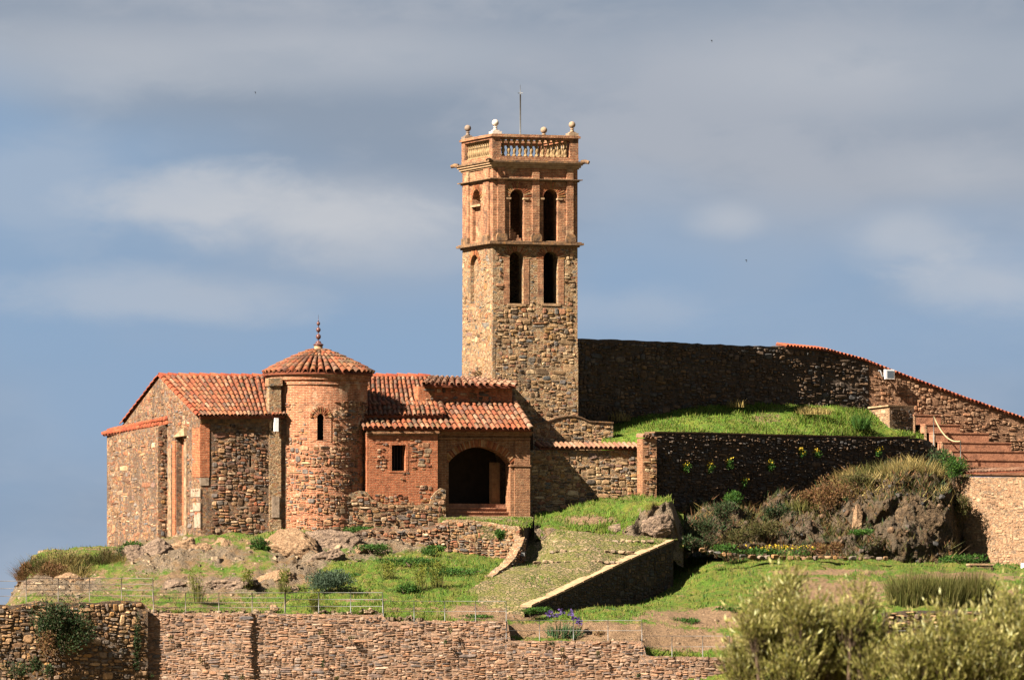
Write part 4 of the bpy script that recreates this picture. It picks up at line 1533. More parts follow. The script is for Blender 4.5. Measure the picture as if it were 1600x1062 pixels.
# offset ledge part-way down the shaft
mb = MB()
for p_, s1_ in ((tfront, TW), (tleft, TW)):
    slab(mb, p_, [(-0.02, tz(700)), (s1_ + .02, tz(700)), (s1_ + .02, tz(541)), (-0.02, tz(541))], [], -0.1, 0.012)
mb.build('ledge', MAT['tower_rubble'], tower)
# parapet
mb = MB()
tower_block(mb, tz(250), tz(243.5), 0.03)
mb.build('parapet_base', MAT['tower_brick'], tower)
zr0, zr1 = tz(243.5), tz(217)
mbr = MB()
for a, b in ((TA, TB), (TB, TC), (TC, TD), (TD, TA)):
    t = (b - a).normalized()
    n_ = Vector((t.y, -t.x))
    for out, z0, z1, dd in ((0.03, tz(217), tz(213.5), .30), (0.10, tz(213.5), tz(210.5), .42), (0.06, tz(210.5), tz(209), .36)):
        p0 = a + n_ * out - t * out
        L = (b - a).length + 2 * out - dd
        mbr.box((p0.x, p0.y, z0), (t.x * L, t.y * L, 0), (-n_.x * dd, -n_.y * dd, 0), (0, 0, z1 - z0))
mbr.build('parapet_rail', MAT['tower_brick'], tower)
PW = 0.36
for cpt, dx, dy in ((TA, 1, 1), (TB, -1, 1), (TC, -1, -1), (TD, 1, -1)):
    p0 = cpt - u * (0.025 * dx) - wv_ * (0.025 * dy)
    mb = MB()
    q = [p0, p0 + u * PW * dx, p0 + u * PW * dx + wv_ * PW * dy, p0 + wv_ * PW * dy]
    if dx * dy < 0:
        q = [q[0], q[3], q[2], q[1]]
    mb.hexa([(*p, zr0) for p in q] + [(*p, zr1) for p in q])
    mb.build('corner_pier', MAT['tower_brick'], tower)
bprof = [(.075, 0), (.075, .06), (.05, .07), (.04, .10), (.06, .16), (.082, .24), (.078, .29), (.05, .36), (.038, .44), (.05, .45), (.05, .475), (.036, .485), (.036, .56), (.05, .60), (.075, .615), (.075, .68)]
hgt = zr1 - zr0
bm_ = MB().lathe((0, 0, 0), [(r_ * 1.0, h_ / .68 * hgt) for r_, h_ in bprof], 8).mesh('baluster', MAT['baluster'])
for a, b, nb in ((TA, TB, 12), (TB, TC, 12), (TC, TD, 12), (TD, TA, 12)):
    t = (b - a).normalized()
    n_ = Vector((t.y, -t.x))
    for i in range(nb):
        s = PW + (TW - 2 * PW) * (i + 0.5) / nb
        p = a + t * s - n_ * 0.13
        place('baluster', bm_, tower, Matrix.Translation((p.x, p.y, zr0)) @ Matrix.Rotation(rng.uniform(0, 3), 4, 'Z'))
# ball finials on the four corners
for cpt, dx, dy, mt, lab in ((TA, 1, 1, 'white_stone', 'whitewashed ball finial'), (TB, -1, 1, 'tan_ball', None), (TC, -1, -1, 'tan_ball', None), (TD, 1, -1, 'grey_stone', 'dark weathered ball finial')):
    p = cpt + u * (0.17 * dx) + wv_ * (0.17 * dy)
    z0 = tz(209)
    mb = MB()
    q = 0.19
    for qq, za, zb_ in ((0.20, 0, .10), (0.13, .10, .15)):
        a = p - u * qq - wv_ * qq
        mb.box((a.x, a.y, z0 + za), (u.x * 2 * qq, u.y * 2 * qq, 0), (wv_.x * 2 * qq, wv_.y * 2 * qq, 0), (0, 0, zb_ - za))
    mb.lathe((p.x, p.y, z0 + .15), [(.11, 0), (.06, .08), (.05, .10), (.085, .115), (.085, .14), (.05, .155), (.045, .18)], 12)
    fo_ = mb.build('finial', MAT[mt], tower)
    if lab:
        fo_['label'] = lab
    mb = MB()
    rb = 0.135
    mb.lathe((p.x, p.y, z0 + .31), [(max(.005, rb * math.sin(math.pi * i / 10)), rb - rb * math.cos(math.pi * i / 10)) for i in range(11)], 16)
    mb.build('ball', MAT[mt], fo_)
# water spouts
for cpt, dx, dy in ((TA, -1, -1), (TB, 1, -1), (TD, -1, 1)):
    dr = (u * dx + wv_ * dy).normalized()
    p = cpt + dr * 0.18
    e_ = cpt + dr * 0.50
    mb = MB().tube([(p.x, p.y, tz(251)), (p.x * .5 + e_.x * .5, p.y * .5 + e_.y * .5, tz(250)), (e_.x, e_.y, tz(251.5))], [0.10, 0.085, 0.07], 8)
    mb.build('water_spout', MAT['cornice'], tower)
# lightning rod
lp = P(813, 0, 7.9)
mb = MB().tube([(lp.x, lp.y, tz(250)), (lp.x, lp.y, tz(142))], 0.032, 6)
mb.tube([(lp.x, lp.y, tz(142)), (lp.x, lp.y, tz(127))], [0.014, .006], 5)
mb.tube([(lp.x - .1, lp.y, tz(140)), (lp.x + .1, lp.y, tz(140))], 0.016, 5)
mb.build('lightning_rod', MAT['metal'], tower)
# plant at the foot of the left face comes later

# ================================================================== CHURCH (nave, apse, sacristy, porch)
church = thing('church', 'low stone church with red tiled roofs, round apse and arched brick porch', 'church', P(500, 835, 2))

NY = -1.0
SL = math.tan(R(TH)) / S            # depth gained for each pixel to the right on a front wall
GL = 1 / math.tan(R(TH)) / S        # depth gained for each pixel to the left on a side wall
nfront = Path([(313, NY), (700, NY + 387 * SL)])
gable = Path([(193, NY + 120 * GL), (313, NY)])
NT = 0.6

# --- gable end
zgb = P(313, 860, NY).z
ap = gable.sz(250, 589)
el, er = gable.sz(195, 661), gable.sz(313, 652)
niche = [gable.sz(276, 822), gable.sz(288, 820), gable.sz(288, 686), gable.sz(282, 681), gable.sz(276, 684)]
mb = MB()
slab(mb, gable, [(0, zgb), (gable.L, zgb), (gable.L, er[1]), ap, (el[0], el[1]), (0, el[1])], [niche], -NT, 0)
gw = mb.build('gable_wall', MAT['nave_rubble'], church)
mb = MB()
slab(mb, gable, [(niche[0][0] - .1, zgb + .1), (niche[1][0] + .1, zgb + .1), (niche[1][0] + .1, niche[2][1] + .3), (niche[0][0] - .1, niche[2][1] + .3)], [], -0.62, -0.22)
mb.build('niche', MAT['red_brick'], gw)
mb = MB()
g0, g1 = gable.sz(274, 683), gable.sz(292, 668)
slab(mb, gable, [g0, (g1[0], g0[1] + .02), g1, (g1[0] - .1, g1[1])], [], 0.002, 0.12)
mb.build('niche_hood', MAT['cream_trim'], gw)
rubble(gable, [(0.03, zgb), (gable.L - .03, zgb), (gable.L - .03, er[1] - .05), (ap[0], ap[1] - .1), (el[0], el[1] - .05)], [grow(niche, .2)], gw, MAT['nave_stone'],
       h=(0.09, 0.18), w=(0.16, 0.5), d=(0.012, 0.035), seed=8, fill=0.38, limit=160)
# pale rendered strips beside the niche and at the corner
for a, b, y0, y1, mt_ in ((264, 269, 845, 700, 'render'), (271, 275.5, 838, 688, 'red_brick'), (289, 293, 838, 690, 'render')):
    s0, s1 = gable.hit(a)[0], gable.hit(b)[0]
    mb = MB()
    slab(mb, gable, [(s0, zgb), (s1, zgb), (s1, gable.sz(b, y1)[1]), (s0, gable.sz(a, y1)[1])], [], -0.02, 0.05)
    mb.build('wall_strip', MAT[mt_], gw)
# --- long front wall
zt = nfront.sz(313, 655)[1]
zt2 = nfront.sz(440, 652)[1]
slit = [nfront.sz(389.5, 729), nfront.sz(393, 729), nfront.sz(393, 711), nfront.sz(389.5, 711)]
s_end = nfront.L
mb = MB()
slab(mb, nfront, [(0.0, zgb), (s_end, zgb), (s_end, zt2), (0.0, zt)], [slit], -NT, 0)
nw = mb.build('nave_wall', MAT['nave_rubble'], church)
mb = MB()
slab(mb, nfront, [(slit[0][0] - .1, slit[0][1] - .1), (slit[1][0] + .1, slit[0][1] - .1), (slit[1][0] + .1, slit[2][1] + .1), (slit[0][0] - .1, slit[2][1] + .1)], [], -0.75, -0.45)
mb.build('slit_window', MAT['dark'], nw)
rubble(nfront, [(0.42, zgb), (nfront.hit(422)[0], zgb), (nfront.hit(422)[0], zt - .12), (.42, zt - .12)], [grow(slit, .05)], nw, MAT['nave_stone'],
       h=(0.08, 0.18), w=(0.12, 0.36), d=(0.014, 0.045), seed=9, fill=0.82, limit=260)
# brick quoin and pale quoin blocks at the corner
for a, b, y0, y1, mt, nm in ((313, 327, 745, 662, 'red_brick', 'brick_quoin'), (313, 326, 758, 746, 'quoin', 'quoin_block')):
    s0, s1 = nfront.hit(a)[0], nfront.hit(b)[0]
    mb = MB()
    slab(mb, nfront, [(s0 - .01, nfront.sz(a, y0)[1]), (s1, nfront.sz(b, y0)[1]), (s1, nfront.sz(b, y1)[1]), (s0 - .01, nfront.sz(a, y1)[1])], [], -0.02, 0.03)
    mb.build(nm, MAT[mt], nw)
for a, b, y0, y1, mt in ((299, 313, 776, 763, 'quoin'), (302, 313, 798, 785, 'quoin'), (304, 313, 824, 801, 'quoin'), (301, 313, 745, 668, 'red_brick')):
    s0, s1 = gable.hit(a)[0], gable.hit(b)[0]
    mb = MB()
    slab(mb, gable, [(s0, gable.sz(a, y0)[1]), (s1 + .025, gable.sz(b, y0)[1]), (s1 + .025, gable.sz(b, y1)[1]), (s0, gable.sz(a, y1)[1])], [], -0.02, 0.025)
    mb.build('quoin_block', MAT[mt], gw)
# far walls of the nave
mb = MB()
q0, q1 = gable.p[0], gable.p[0] + u * 13.0
q2 = Vector((nfront.at(s_end)[0].x, nfront.at(s_end)[0].y))
bk = Path([q1, q0], False)
slab(mb, bk, [(0, zgb), (bk.L, zgb), (bk.L, el[1]), (0, el[1])], [], -NT, 0)
mb.build('rear_wall', MAT['nave_rubble'], church)

# --- eaves cornice of brick
mb = MB()
c0, c1 = nfront.sz(313, 657), nfront.sz(430, 655)
slab(mb, nfront, [(-0.02, c0[1] - .10), (c1[0], c1[1] - .10), (c1[0], c1[1] - .02), (-.02, c0[1] - .02)], [], -0.02, .06)
slab(mb, nfront, [(-0.04, c0[1] - .02), (c1[0], c1[1] - .02), (c1[0], c1[1] + .06), (-.04, c0[1] + .06)], [], -0.02, .13)
mb.build('eaves_cornice', MAT['cornice'], church)

# --- nave roof, left of the apse
ridL, ridR = P(250, 586.5, NY + 63 * GL), P(445, 588, NY + 63 * GL + 195 * SL)
roof_l, _, nl = tiled_roof(church, 'nave_roof', ridL, ridR, P(313, 650, NY - .30), P(445, 649, NY - .30 + 132 * SL), 22, 10, MAT['tile'], 3)
ridge_tiles(roof_l, [ridR, ridL + Vector((-.05, 0, 0))], 0.30, 0.42, MAT['tile_new'], 4)
ridge_tiles(roof_l, [ridL + Vector((0, 0, .03)), P(312, 650, NY - .25) + Vector((-.04, 0, .06))], 0.24, 0.42, MAT['tile_new'], 5, name='verge_tile')
ridge_tiles(roof_l, [ridL + Vector((0, 0, .03)), P(191, 662, NY + 122 * GL)], 0.26, 0.42, MAT['tile_new'], 6, name='verge_tile')
# rear slope
rr_top_r = P(720, 588, 7.4)
mb = MB()
bl_, br_ = P(191, 663, NY + 122 * GL), rr_top_r + Vector((wv_.x, wv_.y, 0)) * 4.6 + Vector((0, 0, -1.7))
vsb = [ridL, rr_top_r, br_, bl_]
mb.add([v + Vector((0, 0, -.02)) for v in vsb] + [v + Vector((0, 0, -.14)) for v in vsb], [(0, 1, 2, 3), (7, 6, 5, 4), (0, 4, 5, 1), (1, 5, 6, 2), (2, 6, 7, 3), (3, 7, 4, 0)])
mb.build('rear_roof', MAT['bed'], church)

# --- low annex on the gable end
anx = Path([(167, 2.36 + 80 * GL), (247, 2.36)])
anr = Path([(247, 2.36), (263, 2.52)])
mb = MB()
a_l, a_r = anx.sz(168, 680), anx.sz(247, 667)
vt = [anx.w(0, 0), anx.w(anx.L, 0), Vector((anr.p[1].x, anr.p[1].y, 0)), Vector((anr.p[1].x, anr.p[1].y, 0)) + (anx.w(0, 0) - anx.w(anx.L, 0))]
zl = [a_l[1], a_r[1], a_r[1] + .15, a_l[1] + .15]
mb.hexa([(vt[0].x, vt[0].y, zgb - .4), (vt[1].x, vt[1].y, zgb), (vt[2].x, vt[2].y, zgb), (vt[3].x, vt[3].y, zgb - .4)] + [(v.x, v.y, z_) for v, z_ in zip(vt, zl)])
aw = mb.build('annex_wall', MAT['nave_rubble'], church)
rubble(anx, [(0.03, zgb - .2), (anx.L - .02, zgb), (anx.L - .02, a_r[1] - .06), (.03, a_l[1] - .06)], [], aw, MAT['nave_stone'], h=(0.09, 0.19), w=(0.2, 0.6), d=(0.01, 0.03), seed=14, fill=.32, limit=120)
rubble(anr, [(0.01, zgb), (anr.L, zgb), (anr.L, a_r[1]), (.01, a_r[1] - .06)], [], aw, MAT['nave_stone'], h=(0.09, 0.17), w=(0.12, 0.26), d=(0.01, 0.04), seed=15, fill=.8, limit=60)
atl, atr = P(200, 664, 2.36 + 60 * GL), P(262, 651, 2.55)
ar_, _, _ = tiled_roof(church, 'annex_roof', P(178, 670, 2.75 + 72 * GL), atr, anx.w(-.1, a_l[1] + .02, .14), anr.w(.38, a_r[1] + .05, .12), 22, 2, MAT['tile_new'], 7, 0.07)

# --- apse
ACX, ACY, AR_ = P(497.5, 0, 1.72).x, 1.72, 1.93


def azp(py):
    return (HZ - py) / S * (1 + (ACY - AR_) / D)


ring = Ring((ACX, ACY), AR_)
MAT['apse_brick'] = mat_brick('apse brick', (0.39, 0.15, 0.07), (0.26, 0.085, 0.04), (0.48, 0.34, 0.22), cyl=(ACX, ACY, AR_), plaster=(0.52, 0.39, 0.26), plaster_amt=0.56, stain_amt=0.62)
za0, za1, zab = azp(845), azp(588), azp(624)
ws0, ws1, wz0, wz1 = 0.0, 0.26, azp(687), azp(650)
wsc = (ws0 + ws1) / 2


def ring_wall(mb, z0, z1, d=0.0, n=48, hole=None):
    """round wall as quads; hole = (s0, s1, z0, z1)"""
    ss = [2 * math.pi * AR_ * (i / n - .5) for i in range(n + 1)]
    zs = [z0, z1]
    if hole:
        ss = sorted([s for s in ss if not (hole[0] - .1 < s < hole[1] + .1)] + [hole[0], hole[1]])
        zs = [z0, hole[2], hole[3], z1]
    for i in range(len(ss) - 1):
        for j in range(len(zs) - 1):
            if hole and abs(ss[i] - hole[0]) < 1e-6 and j == 1:
                continue
            mb.add([ring.w(ss[i], zs[j], d), ring.w(ss[i + 1], zs[j], d), ring.w(ss[i + 1], zs[j + 1], d), ring.w(ss[i], zs[j + 1], d)], [(0, 1, 2, 3)], True)
    if hole:
        a, b, c, e = hole
        for s in (a, b):
            mb.add([ring.w(s, c, d), ring.w(s, c, -.4), ring.w(s, e, -.4), ring.w(s, e, d)], [(0, 1, 2, 3)])
        for z in (c, e):
            mb.add([ring.w(a, z, d), ring.w(b, z, d), ring.w(b, z, -.4), ring.w(a, z, -.4)], [(0, 1, 2, 3)])
    return mb


mb = MB()
ring_wall(mb, za0, zab, hole=(ws0, ws1, wz0, azp(645)))
aw_ = mb.build('apse_wall', MAT['apse_brick'], church)
mb = MB()
ring_wall(mb, zab, za1, 0.0)
ab_ = mb.build('apse_brickwork', MAT['apse_brick'], church)
mb = MB()
slab(mb, ring, [(ws0 - .05, wz0 - .05), (ws1 + .05, wz0 - .05), (ws1 + .05, azp(640)), (ws0 - .05, azp(640))], [], -.42, -.36)
mb.build('slit_window', MAT['dark'], aw_)
# brick panel round the window
mb = MB()
wl = arch_loop(ws0, ws1, wz0, azp(652), n=8)
slab(mb, ring, [(-.28, azp(690)), (.55, azp(690)), (.55, azp(650)), (.42, azp(634)), (wsc, azp(629)), (-.16, azp(634)), (-.28, azp(650))], [wl], -.05, 0.02)
mb.build('window_surround', MAT['apse_brick'], aw_)
arch_bricks(ring, aw_, ws0 - .02, ws1 + .02, azp(652), MAT['arch_brick'], 0.16, 11, d=0.045, seed=51, back=.02)
arch_bricks(ring, aw_, ws0 - .19, ws1 + .19, azp(652), MAT['arch_brick'], 0.10, 15, d=0.06, seed=52, back=.02)


def apse_keep(cs, cz, r):
    t = (cz - za0) / (zab - za0)
    n_ = float(fbm(np.array([cs * .9 + 3]), np.array([cz * 1.2]), np.array([2.0]), 4)[0])
    if (cz - za0) % 0.92 < .13:          # lacing courses of brick
        return False
    return n_ * 1.6 + r.uniform(-.15, .15) > (t - .86) * 1.6 - (.25 if cs > .6 else 0)


ro = [(-AR_ * 1.35, za0), (AR_ * 1.45, za0), (AR_ * 1.45, zab - .02), (-AR_ * 1.35, zab - .02)]
rubble(ring, ro, [[(-.34, azp(692)), (.60, azp(692)), (.60, azp(630)), (-.34, azp(630))]], aw_, MAT['nave_stone'], h=(0.07, 0.15), w=(0.10, 0.28), d=(0.012, 0.042), seed=19, fill=.92, limit=290, keep=apse_keep)
# cornice rings
mb = MB()
mb.lathe((ACX, ACY, 0), [(AR_ - .1, azp(600)), (AR_ + .05, azp(600)), (AR_ + .05, azp(597.5)), (AR_ + .02, azp(597)), (AR_ + .02, azp(594)), (AR_ + .09, azp(592.5)), (AR_ + .10, azp(588)), (AR_ + .13, azp(587)), (AR_ + .14, azp(583)), (AR_ - .1, azp(582))], 48, False)
mb.build('apse_cornice', MAT['apse_brick'], church)
# conical roof
zc0, zc1 = azp(581.5), azp(543)
RC = 2.14
mb = MB()
prof = [(RC, zc0 - .07), (RC, zc0), (RC * .62, zc0 + (zc1 - zc0) * .42), (.15, zc1)]
mb.lathe((ACX, ACY, 0), [(RC - .2, zc0 - .09)] + prof, 44, False)
cr_ = mb.build('apse_roof', MAT['bed'], church)
NC = 42
rt = random.Random(8)


def cone(a, t):
    """t 0 eave, 1 apex"""
    rr = RC * (1 - t) + .16 * t + 0.03
    z = zc0 + (zc1 - zc0) * (t + .08 * math.sin(math.pi * t)) + .01
    return Vector((ACX + math.sin(a) * rr, ACY - math.cos(a) * rr, z))


for i in range(NC):
    a = 2 * math.pi * (i + .5) / NC
    for q in range(7):
        t1, t0 = q / 7, (q + 1.22) / 7
        if q >= 5 and i % 2:
            continue
        if q >= 6 and i % 4:
            continue
        lo_, hi_ = cone(a + rt.uniform(-.01, .01), max(0, t1 - .012)), cone(a + rt.uniform(-.01, .01), min(t0, .98))
        nn = Vector((math.sin(a) * .35, -math.cos(a) * .35, .94))
        rad = RC * (1 - t1)
        w_ = min(.27, max(.15, 2 * math.pi * rad / NC * .80 * (1.0 if q < 5 else 1.9)))
        tile_at(cr_, hi_ + nn * .0, lo_ + nn * (.035 if q else .02), nn, w_, MAT['tile'])
# finial
mb = MB()
fz = zc1
mb.lathe((ACX, ACY, fz - .06), [(.19, 0), (.175, .06), (.165, .20), (.165, .21)], 14)
fin = mb.build('finial_base', MAT['cream_trim'], cr_)
mb = MB()
mb.lathe((ACX, ACY, fz + .15), [(.17, 0), (.20, .03), (.205, .06), (.17, .075), (.13, .10), (.10, .14), (.095, .18), (.03, .2), (.022, .23)], 14)
mb.tube([(ACX, ACY, fz + .3), (ACX, ACY, fz + 1.15)], .018, 6)
mb.tube([(ACX, ACY, fz + 1.1), (ACX, ACY, fz + 1.38)], [.009, .004], 5)
for zz, rb in ((.50, .10), (.77, .09), (1.02, .07)):
    mb.lathe((ACX, ACY, fz + zz - rb), [(max(.004, rb * math.sin(math.pi * i / 9)), rb * 1.12 - rb * 1.12 * math.cos(math.pi * i / 9)) for i in range(10)], 14)
mb.build('finial', MAT['bronze'], cr_)
# flat pier where apse meets the nave wall
mb = MB()
s0, s1 = nfront.hit(420)[0], nfront.hit(436)[0]
slab(mb, nfront, [(s0, zgb), (s1 + .06, zgb), (s1 + .06, nfront.sz(430, 600)[1]), (s0, nfront.sz(420, 601)[1])], [], -0.3, 0.07)
slab(mb, nfront, [(s0 - .05, nfront.sz(420, 603)[1]), (s1 + .1, nfront.sz(430, 602)[1]), (s1 + .1, nfront.sz(430, 590)[1]), (s0 - .05, nfront.sz(420, 591)[1])], [], -0.3, 0.13)
pr = mb.build('apse_pier', MAT['tower_rubble'], church)
mb = MB()
slab(mb, nfront, [(s0 + .1, nfront.sz(425, 808)[1]), (s1 - .02, nfront.sz(433, 808)[1]), (s1 - .02, nfront.sz(433, 775)[1]), (s0 + .1, nfront.sz(425, 775)[1])], [], 0.03, 0.10)
mb.build('pale_slab', MAT['quoin'], pr)

# --- sacristy and porch
SY = 0.60
sfront = Path([(573, SY), (684, SY + 111 * SL)])
pfront = Path([(684, SY + 111 * SL + .33), (827.5, SY + .33 + 254.5 * SL)])
zsb = P(600, 825, SY).z
sw = [sfront.sz(612, 735.5), sfront.sz(634, 735), sfront.sz(634, 695), sfront.sz(612, 695)]
ztop_s = sfront.sz(573, 676)[1]
ztop_s2 = sfront.sz(684, 675)[1]
mb = MB()
slab(mb, sfront, [(0, zsb), (sfront.L, zsb), (sfront.L, ztop_s2), (0, ztop_s)], [sw], -.5, 0)
slf = Path([sfront.p[0] + wv_ * 2.2, sfront.p[0]], False)
slab(mb, slf, [(0, zsb), (slf.L - .5, zsb), (slf.L - .5, ztop_s), (0, ztop_s + .6)], [], -.5, 0)
srt = Path([sfront.p[1], sfront.p[1] + wv_ * 2.2], False)
slab(mb, srt, [(.5, zsb), (srt.L, zsb), (srt.L, ztop_s2 + .6), (.5, ztop_s2)], [], -.5, 0)
swall = mb.build('sacristy_wall', MAT['red_brick'], church)
mb = MB()
slab(mb, sfront, [(sw[0][0] - .2, sw[0][1] - .2), (sw[1][0] + .2, sw[0][1] - .2), (sw[1][0] + .2, sw[2][1] + .2), (sw[0][0] - .2, sw[2][1] + .2)], [], -.62, -.52)
mb.build('window_back', MAT['dark'], swall)
for k in range(4):
    s_ = sw[0][0] + (sw[1][0] - sw[0][0]) * (k + .8) / 4.6
    mb = MB().tube([sfront.w(s_, sw[0][1], -.35), sfront.w(s_, sw[2][1], -.35)], .016, 5)
    mb.build('window_bar', MAT['iron'], swall)
mb = MB()
slab(mb, sfront, [(sw[0][0] - .12, sw[0][1] - .06), (sw[1][0] + .1, sw[0][1] - .06), (sw[1][0] + .12, sw[2][1] + .1), (sw[0][0] - .1, sw[2][1] + .1)], [sw], -.02, .012)
mb.build('window_surround', MAT['red_brick'], swall)


def sac_keep(cs, cz, r):
    t = (cz - zsb) / (ztop_s - zsb)
    mid_band = .36 < t < .62
    edge = cs < .28 or cs > sfront.L - .30
    n_ = float(fbm(np.array([cs * 1.3]), np.array([cz * 1.3]), np.array([4.0]), 3)[0])
    return (not edge) and ((not mid_band) or n_ > .12) and r.random() < .86


rubble(sfront, [(.05, zsb), (sfront.L - .05, zsb), (sfront.L - .05, ztop_s2 - .18), (.05, ztop_s - .18)], [grow(sw, .14)], swall, MAT['nave_stone'], h=(.08, .17), w=(.12, .34), d=(.01, .035), seed=23, limit=200, keep=sac_keep)
mb = MB()
slab(mb, sfront, [(-.02, ztop_s - .12), (sfront.L + .02, ztop_s2 - .12), (sfront.L + .02, ztop_s2 - .04), (-.02, ztop_s - .04)], [], -.02, .05)
slab(mb, sfront, [(-.03, ztop_s - .04), (sfront.L + .03, ztop_s2 - .04), (sfront.L + .03, ztop_s2 + .05), (-.03, ztop_s + .05)], [], -.02, .11)
mb.build('eaves_cornice', MAT['porch_brick'], swall)

# porch front with its wide arch
pa0, pa1 = pfront.hit(701)[0], pfront.hit(797.5)[0]
zpb = pfront.sz(760, 812)[1]
zps = pfront.sz(750, 723)[1]
rise = pfront.sz(750, 698)[1] - zps
ztp0, ztp1 = pfront.sz(684, 676)[1], pfront.sz(827, 677)[1]
parch = arch_loop(pa0, pa1, zpb + .02, zps, rise, 18)
mb = MB()
slab(mb, pfront, [(0, zpb), (pfront.L, zpb), (pfront.L, ztp1), (0, ztp0)], [parch], -.55, 0)
pw_ = mb.build('porch_wall', MAT['porch_brick'], church)
arch_bricks(pfront, pw_, pa0 - .005, pa1 + .005, zps, MAT['arch_brick'], .30, 58, rise=rise, d=.03, seed=61)
# raised frame round the arch
for (a, b, y0, y1) in ((803.5, 827.5, 812, 688), (684, 697.5, 812, 688)):
    mb = MB()
    s0, s1 = pfront.hit(a)[0], pfront.hit(b)[0]
    slab(mb, pfront, [(max(s0, .002), zpb), (min(s1, pfront.L - .002), zpb), (min(s1, pfront.L - .002), pfront.sz(b, y1)[1]), (max(s0, .002), pfront.sz(a, y1)[1])], [], -.02, .06)
    mb.build('arch_frame', MAT['porch_brick'], pw_)
mb = MB()
slab(mb, pfront, [(0, ztp0 - .26), (pfront.L + .02, ztp1 - .26), (pfront.L + .02, ztp1 - .18), (0, ztp0 - .18)], [], -.02, .075)
slab(mb, pfront, [(0, ztp0 - .10), (pfront.L + .03, ztp1 - .10), (pfront.L + .03, ztp1 - .02), (0, ztp0 - .02)], [], -.02, .16)
slab(mb, pfront, [(0, ztp0 - .02), (pfront.L + .05, ztp1 - .02), (pfront.L + .05, ztp1 + .06), (0, ztp0 + .06)], [], -.02, .26)
mb.build('porch_cornice', MAT['porch_brick'], pw_)
mb = MB()
s0 = pfront.hit(797)[0]
slab(mb, pfront, [(s0 - .03, zps - .12), (pfront.L + .03, zps - .12), (pfront.L + .03, zps - .06), (s0 - .03, zps - .06)], [], -.3, .09)
mb.build('impost', MAT['porch_brick'], pw_)
# side, back and ceiling
pr_ = Path([pfront.p[1], pfront.p[1] + wv_ * 3.0], False)
mb = MB()
slab(mb, pr_, [(.55, zpb), (pr_.L, zpb), (pr_.L, ztp1 + 1.5), (.55, ztp1)], [], -.5, 0)
mb.build('porch_side_wall', MAT['tower_rubble'], church)
pb_ = Path([pfront.p[0] + wv_ * 2.6 - u * .4, pfront.p[1] + wv_ * 2.6], False)
mb = MB()
slab(mb, pb_, [(0, zpb), (pb_.L, zpb), (pb_.L, ztp1 + .6), (0, ztp1 + .6)], [], -.3, 0)
mb.build('porch_back_wall', MAT['inner'], church)
zfl = pfront.sz(760, 786)[1]
mb = MB()
a0 = pfront.w(.0, zpb, -.55)
mb.box(pfront.w(.0, zpb, -2.6), (u.x * (pfront.L - .5), u.y * (pfront.L - .5), 0), (-wv_.x * 1.95, -wv_.y * 1.95, 0), (0, 0, zfl - zpb))
mb.build('porch_floor', MAT['terra'], church)
# open door leaf standing just inside the arch
pd_ = Path([pfront.p[0] + wv_ * .80, pfront.p[1] + wv_ * .80], False)
mb = MB()
d0, d1 = pd_.hit(765)[0], pd_.hit(781)[0]
zd = pd_.sz(770, 722)[1]
slab(mb, pd_, [(d0, zfl + .004), (d1, zfl + .004), (d1, zd), (d0, zd)], [], -.05, 0)
door = mb.build('door', MAT['wood'], church)
for y0, y1 in ((.06, .46), (.52, .95)):
    mb = MB()
    h_ = zd - zfl
    slab(mb, pd_, [(d0 + .06, zfl + h_ * y0), (d1 - .06, zfl + h_ * y0), (d1 - .06, zfl + h_ * y1), (d0 + .06, zfl + h_ * y1)], [], .002, .03)
    mb.build('door_panel', MAT['wood'], door)
# steps in the arch
for k in range(3):
    mb = MB()
    z0 = zpb + .02 if k == 0 else zpb + (zfl - zpb) * (.28 + .24 * (k - 1)) + .002
    z1 = zpb + (zfl - zpb) * (.28 + .24 * k)
    s0 = pa0 + .02 + .2 * 0
    slab(mb, pfront, [(pa0 + .012, z0), (pa1 - .012, z0), (pa1 - .012, z1 - .05), (pa0 + .012, z1 - .05)], [], -.68, .0 - .22 * k)
    slab(mb, pfront, [(pa0 + .012, z1 - .048), (pa1 - .012, z1 - .048), (pa1 - .012, z1), (pa0 + .012, z1)], [], -.68, .04 - .22 * k)
    mb.build('step', MAT['terra'], church)

# --- roof over sacristy and porch
rk = P(785, 601, 6.05) - P(829, 671, SY - .15 + 256 * SL)
eL, eR = P(569, 668.5, SY - .17), P(830.5, 671, SY - .17 + 261 * SL)
f_ = .60
proof, ppt, pn_ = tiled_roof(church, 'porch_roof', eL + rk * f_, eR + rk * f_, eL, eR, 31, 6, MAT['tile'], 12, .10)
# upper strip beside the tower
ul = eR + rk * f_ + (eL - eR) * .065
stripo, _, _ = tiled_roof(church, 'porch_roof_strip', ul + rk * (1 - f_), eR + rk, ul, eR + rk * f_, 2, 4, MAT['tile_old'], 13, .10)
ridge_tiles(proof, [eR + rk * 1.0 + Vector((0, 0, .05)), eR + Vector((0, 0, .05))], .25, .40, MAT['tile_old'], 14, name='verge_tile')
